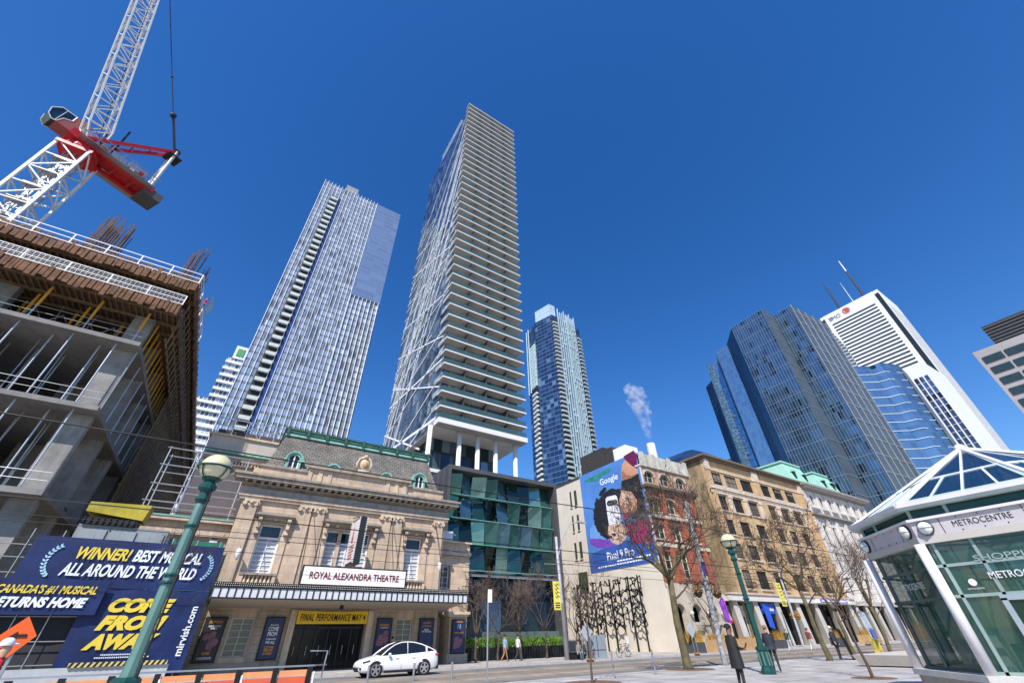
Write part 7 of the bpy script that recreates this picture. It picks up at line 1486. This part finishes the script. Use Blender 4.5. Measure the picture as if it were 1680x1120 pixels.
    if cap:
        m2 = MB(); m2.v = list(m.v); m2.f = list(m.f); m2.hexa([X(-.07, .10, 1.68+dz), X(.07, .10, 1.68+dz), X(.06, .21, 1.665+dz), X(-.06, .21, 1.665+dz)], [X(-.07, .10, 1.70+dz), X(.07, .10, 1.70+dz), X(.06, .21, 1.68+dz), X(-.06, .21, 1.68+dz)]); m2.build('cap', mat('cap_%02d' % int(cap[0]*100), cap, .7, bump=0), b, smooth=True)
    else: m.build('hair', H, b, smooth=True)
    if fingers:
        for s in (-1, 1): m = MB(); e = X(.034*s, .118, 1.645+dz); m.ball(e, .011*sc, n=8, h=5); m.build('eye', BLACK, b); m = MB(); m.ball(X(.1*s, .03, 1.63+dz), .014, .022, .03, 8, 5); m.build('ear', MC['skin_%02d' % int(skin[0]*100)], b, smooth=True)
        m = MB(); m.hexa([X(-.025, .122, 1.575), X(.025, .122, 1.575), X(.025, .118, 1.568), X(-.025, .118, 1.568)], [X(-.025, .11, 1.575), X(.025, .11, 1.575), X(.025, .11, 1.568), X(-.025, .11, 1.568)]); m.build('mouth', mat('lip', (.2, .07, .05), .6, bump=0), b)
    if coat:
        z0, c = coat; m = MB(); prof = [(.19, .135, 1.43), (.225, .16, 1.30), (.215, .165, 1.12), (.22, .17, .98), (.235, .18, .8), (.25, .19, z0)]; n = 20; r_ = []
        for rx, ry, zz in prof: r_.append([X(rx*math.cos(t*math.tau/n), .01+ry*math.sin(t*math.tau/n)*(1+.04*math.sin(t*3)), zz+dz) for t in range(n)]+[X(rx, .01, zz+dz)])
        loft(m, r_); m.build('coat', mat('coat_%02d%02d%02d' % tuple(int(q*99) for q in c), c, .7, var=.2, sc=5, bump=.35, bsc=25), b, smooth=True)
    return T, X
BK = (.018, .018, .02)
P1, X1 = figure((14.95, 10.0), R(-115), 'young man in a long black coat looking at his phone, left of the lamp post', BK, (.03, .03, .034), (.20, .10, .06), (.012, .010, .01), 1.7, (.58, BK), fingers=True,
    arms=(((.24, .05, 1.12), (.10, .32, 1.08), (.06, .38, 1.11)), ((-.24, .04, 1.12), (-.12, .31, 1.05), (-.06, .38, 1.07))))
m = MB(); c = X1(.05, .44, 1.13); m.hexa([X1(.02, .42, 1.12), X1(.09, .42, 1.12), X1(.09, .50, 1.24), X1(.02, .50, 1.24)], [X1(.02, .43, 1.11), X1(.09, .43, 1.11), X1(.09, .51, 1.23), X1(.02, .51, 1.23)]); tag(m.build('phone', mat('phone_red', (.10, .012, .012), .3, bump=0)), 'small dark red phone held by the young man in the black coat', 'phone')
figure((22.9, 13.35), R(-60), 'bald man in a dark navy jacket standing behind the lamp post base, facing right', (.02, .024, .04), (.025, .035, .045), (.42, .24, .17), (.3, .18, .12), 1.74, (.82, (.02, .024, .04)), arms=(((.24, .05, 1.12), (.16, .28, 1.05), (.10, .32, 1.07)), ((-.24, .05, 1.12), (-.14, .28, 1.05), (-.06, .33, 1.07))))
figure((34.7, 15.9), R(180), 'man in a dark jacket and pale cap between the mossy tree and the notice board', (.02, .022, .035), (.025, .025, .03), (.5, .3, .2), h=1.72, coat=(.92, (.02, .022, .035)), cap=(.55, .52, .45))
figure((48.8, 24.4), R(-80), 'pedestrian in a dark red top and pale trousers walking across the road', (.22, .04, .03), (.55, .53, .5), hair=(.09, .05, .03), pose='walk'); figure((47.2, 25.6), R(-80), 'pedestrian in a green top and pale trousers walking across the road', (.04, .09, .05), (.5, .5, .5), hair=(.3, .28, .25), pose='walk')
figure((23.0, 35.0), R(-75), 'pedestrian in a white top walking past the hedge, right one of the pair', (.6, .6, .62), (.05, .05, .06), pose='walk'); figure((21.9, 35.3), R(-75), 'pedestrian in pale blue walking past the hedge, left one of the pair', (.25, .35, .48), (.35, .2, .12), pose='walk')
figure((30.6, 33.0), R(170), 'person all in black standing beside the grey utility cabinet', BK, BK, coat=(.6, BK))
figure((32.6, 31.95), R(90), 'person in a white shirt pushing a bicycle in front of the trellis', (.65, .65, .66), (.45, .48, .52), hair=(.2, .1, .06), pose='walk')
figure((26.9, 31.9), R(170), 'person in jeans sitting on the kerb box beside the light pole', (.25, .22, .2), (.12, .2, .28), pose='sit'); figure((27.9, 32.3), R(190), 'person in a dark coat sitting beside a red bicycle', (.05, .05, .06), BK, (.5, .3, .2), hair=(.2, .12, .06), pose='sit')
figure((12.4, 35.6), R(150), 'dark-clothed person standing under the canopy behind the white car', BK, (.02, .03, .08))
figure((-2.88, 13.0), R(-60), 'worker in a white cap and red vest at the far left edge', (.45, .02, .03), (.05, .06, .1), (.55, .33, .22), cap=(.75, .75, .77), h=1.62)
figure((-9.3, 41.9), R(-90), 'worker in red leaning over the formwork edge above the tarpaulin', (.50, .02, .05), (.03, .03, .05), cap=(.3, .05, .06), z=28.3)
T = thing('seat_block', 'low dark box seat on the pavement beside the light pole', 'seat', (27.3, 32.4, .15)); m = MB(); m.box(26.5, 28.2, 32.25, 32.75, .15, .58); m.build('box', BLACK, T); m = MB(); m.box(26.45, 28.25, 32.2, 32.8, .58, .63); m.build('lid', DARKM, T)
def bike(x, y, yaw, col, label):
    B = thing('bicycle', label, 'bicycle', (x, y, .15), 'bicycles by the trellis'); ca, sa = math.cos(yaw), math.sin(yaw); X = lambda a, z: Vector((x+a*ca, y+a*sa, .15+z)); cm_ = mat('bike_%02d' % int(col[0]*99), col, .4, bump=0)
    for a in (-.52, .52):
        m = MB(); m.path([X(a+.33*math.cos(t*math.tau/18), .34+.33*math.sin(t*math.tau/18)) for t in range(19)], .02, 6); w = m.build('wheel', BLACK, B); m = MB()
        for t in range(8): m.bar(X(a, .34), X(a+.32*math.cos(t*.785), .34+.32*math.sin(t*.785)), .006)
        m.build('spokes', STEEL, w)
    m = MB()
    for p, q in (((-.52, .34), (-.05, .3)), ((-.05, .3), (-.2, .82)), ((-.05, .3), (.36, .75)), ((-.18, .75), (.36, .8)), ((.36, .88), (.52, .34)), ((-.52, .34), (-.18, .75))): m.tube(X(*p), X(*q), .02, n=6)
    m.build('frame', cm_, B); m = MB(); m.bar(X(-.32, .88), X(-.1, .88), .09, .05); m.build('saddle', BLACK, B); m = MB(); n_ = Vector((-sa, ca, 0)); m.tube(X(.36, .95)-n_*.26, X(.36, .95)+n_*.26, .015, n=5); m.tube(X(.36, .85), X(.36, .97), .015, n=5); m.build('handlebar', BLACK, B)
bike(31.9, 31.9, 0, (.03, .03, .035), 'black bicycle beside the person in the white shirt'); bike(28.9, 32.0, .5, (.5, .03, .03), 'red bicycle beside the seated people at the light pole')
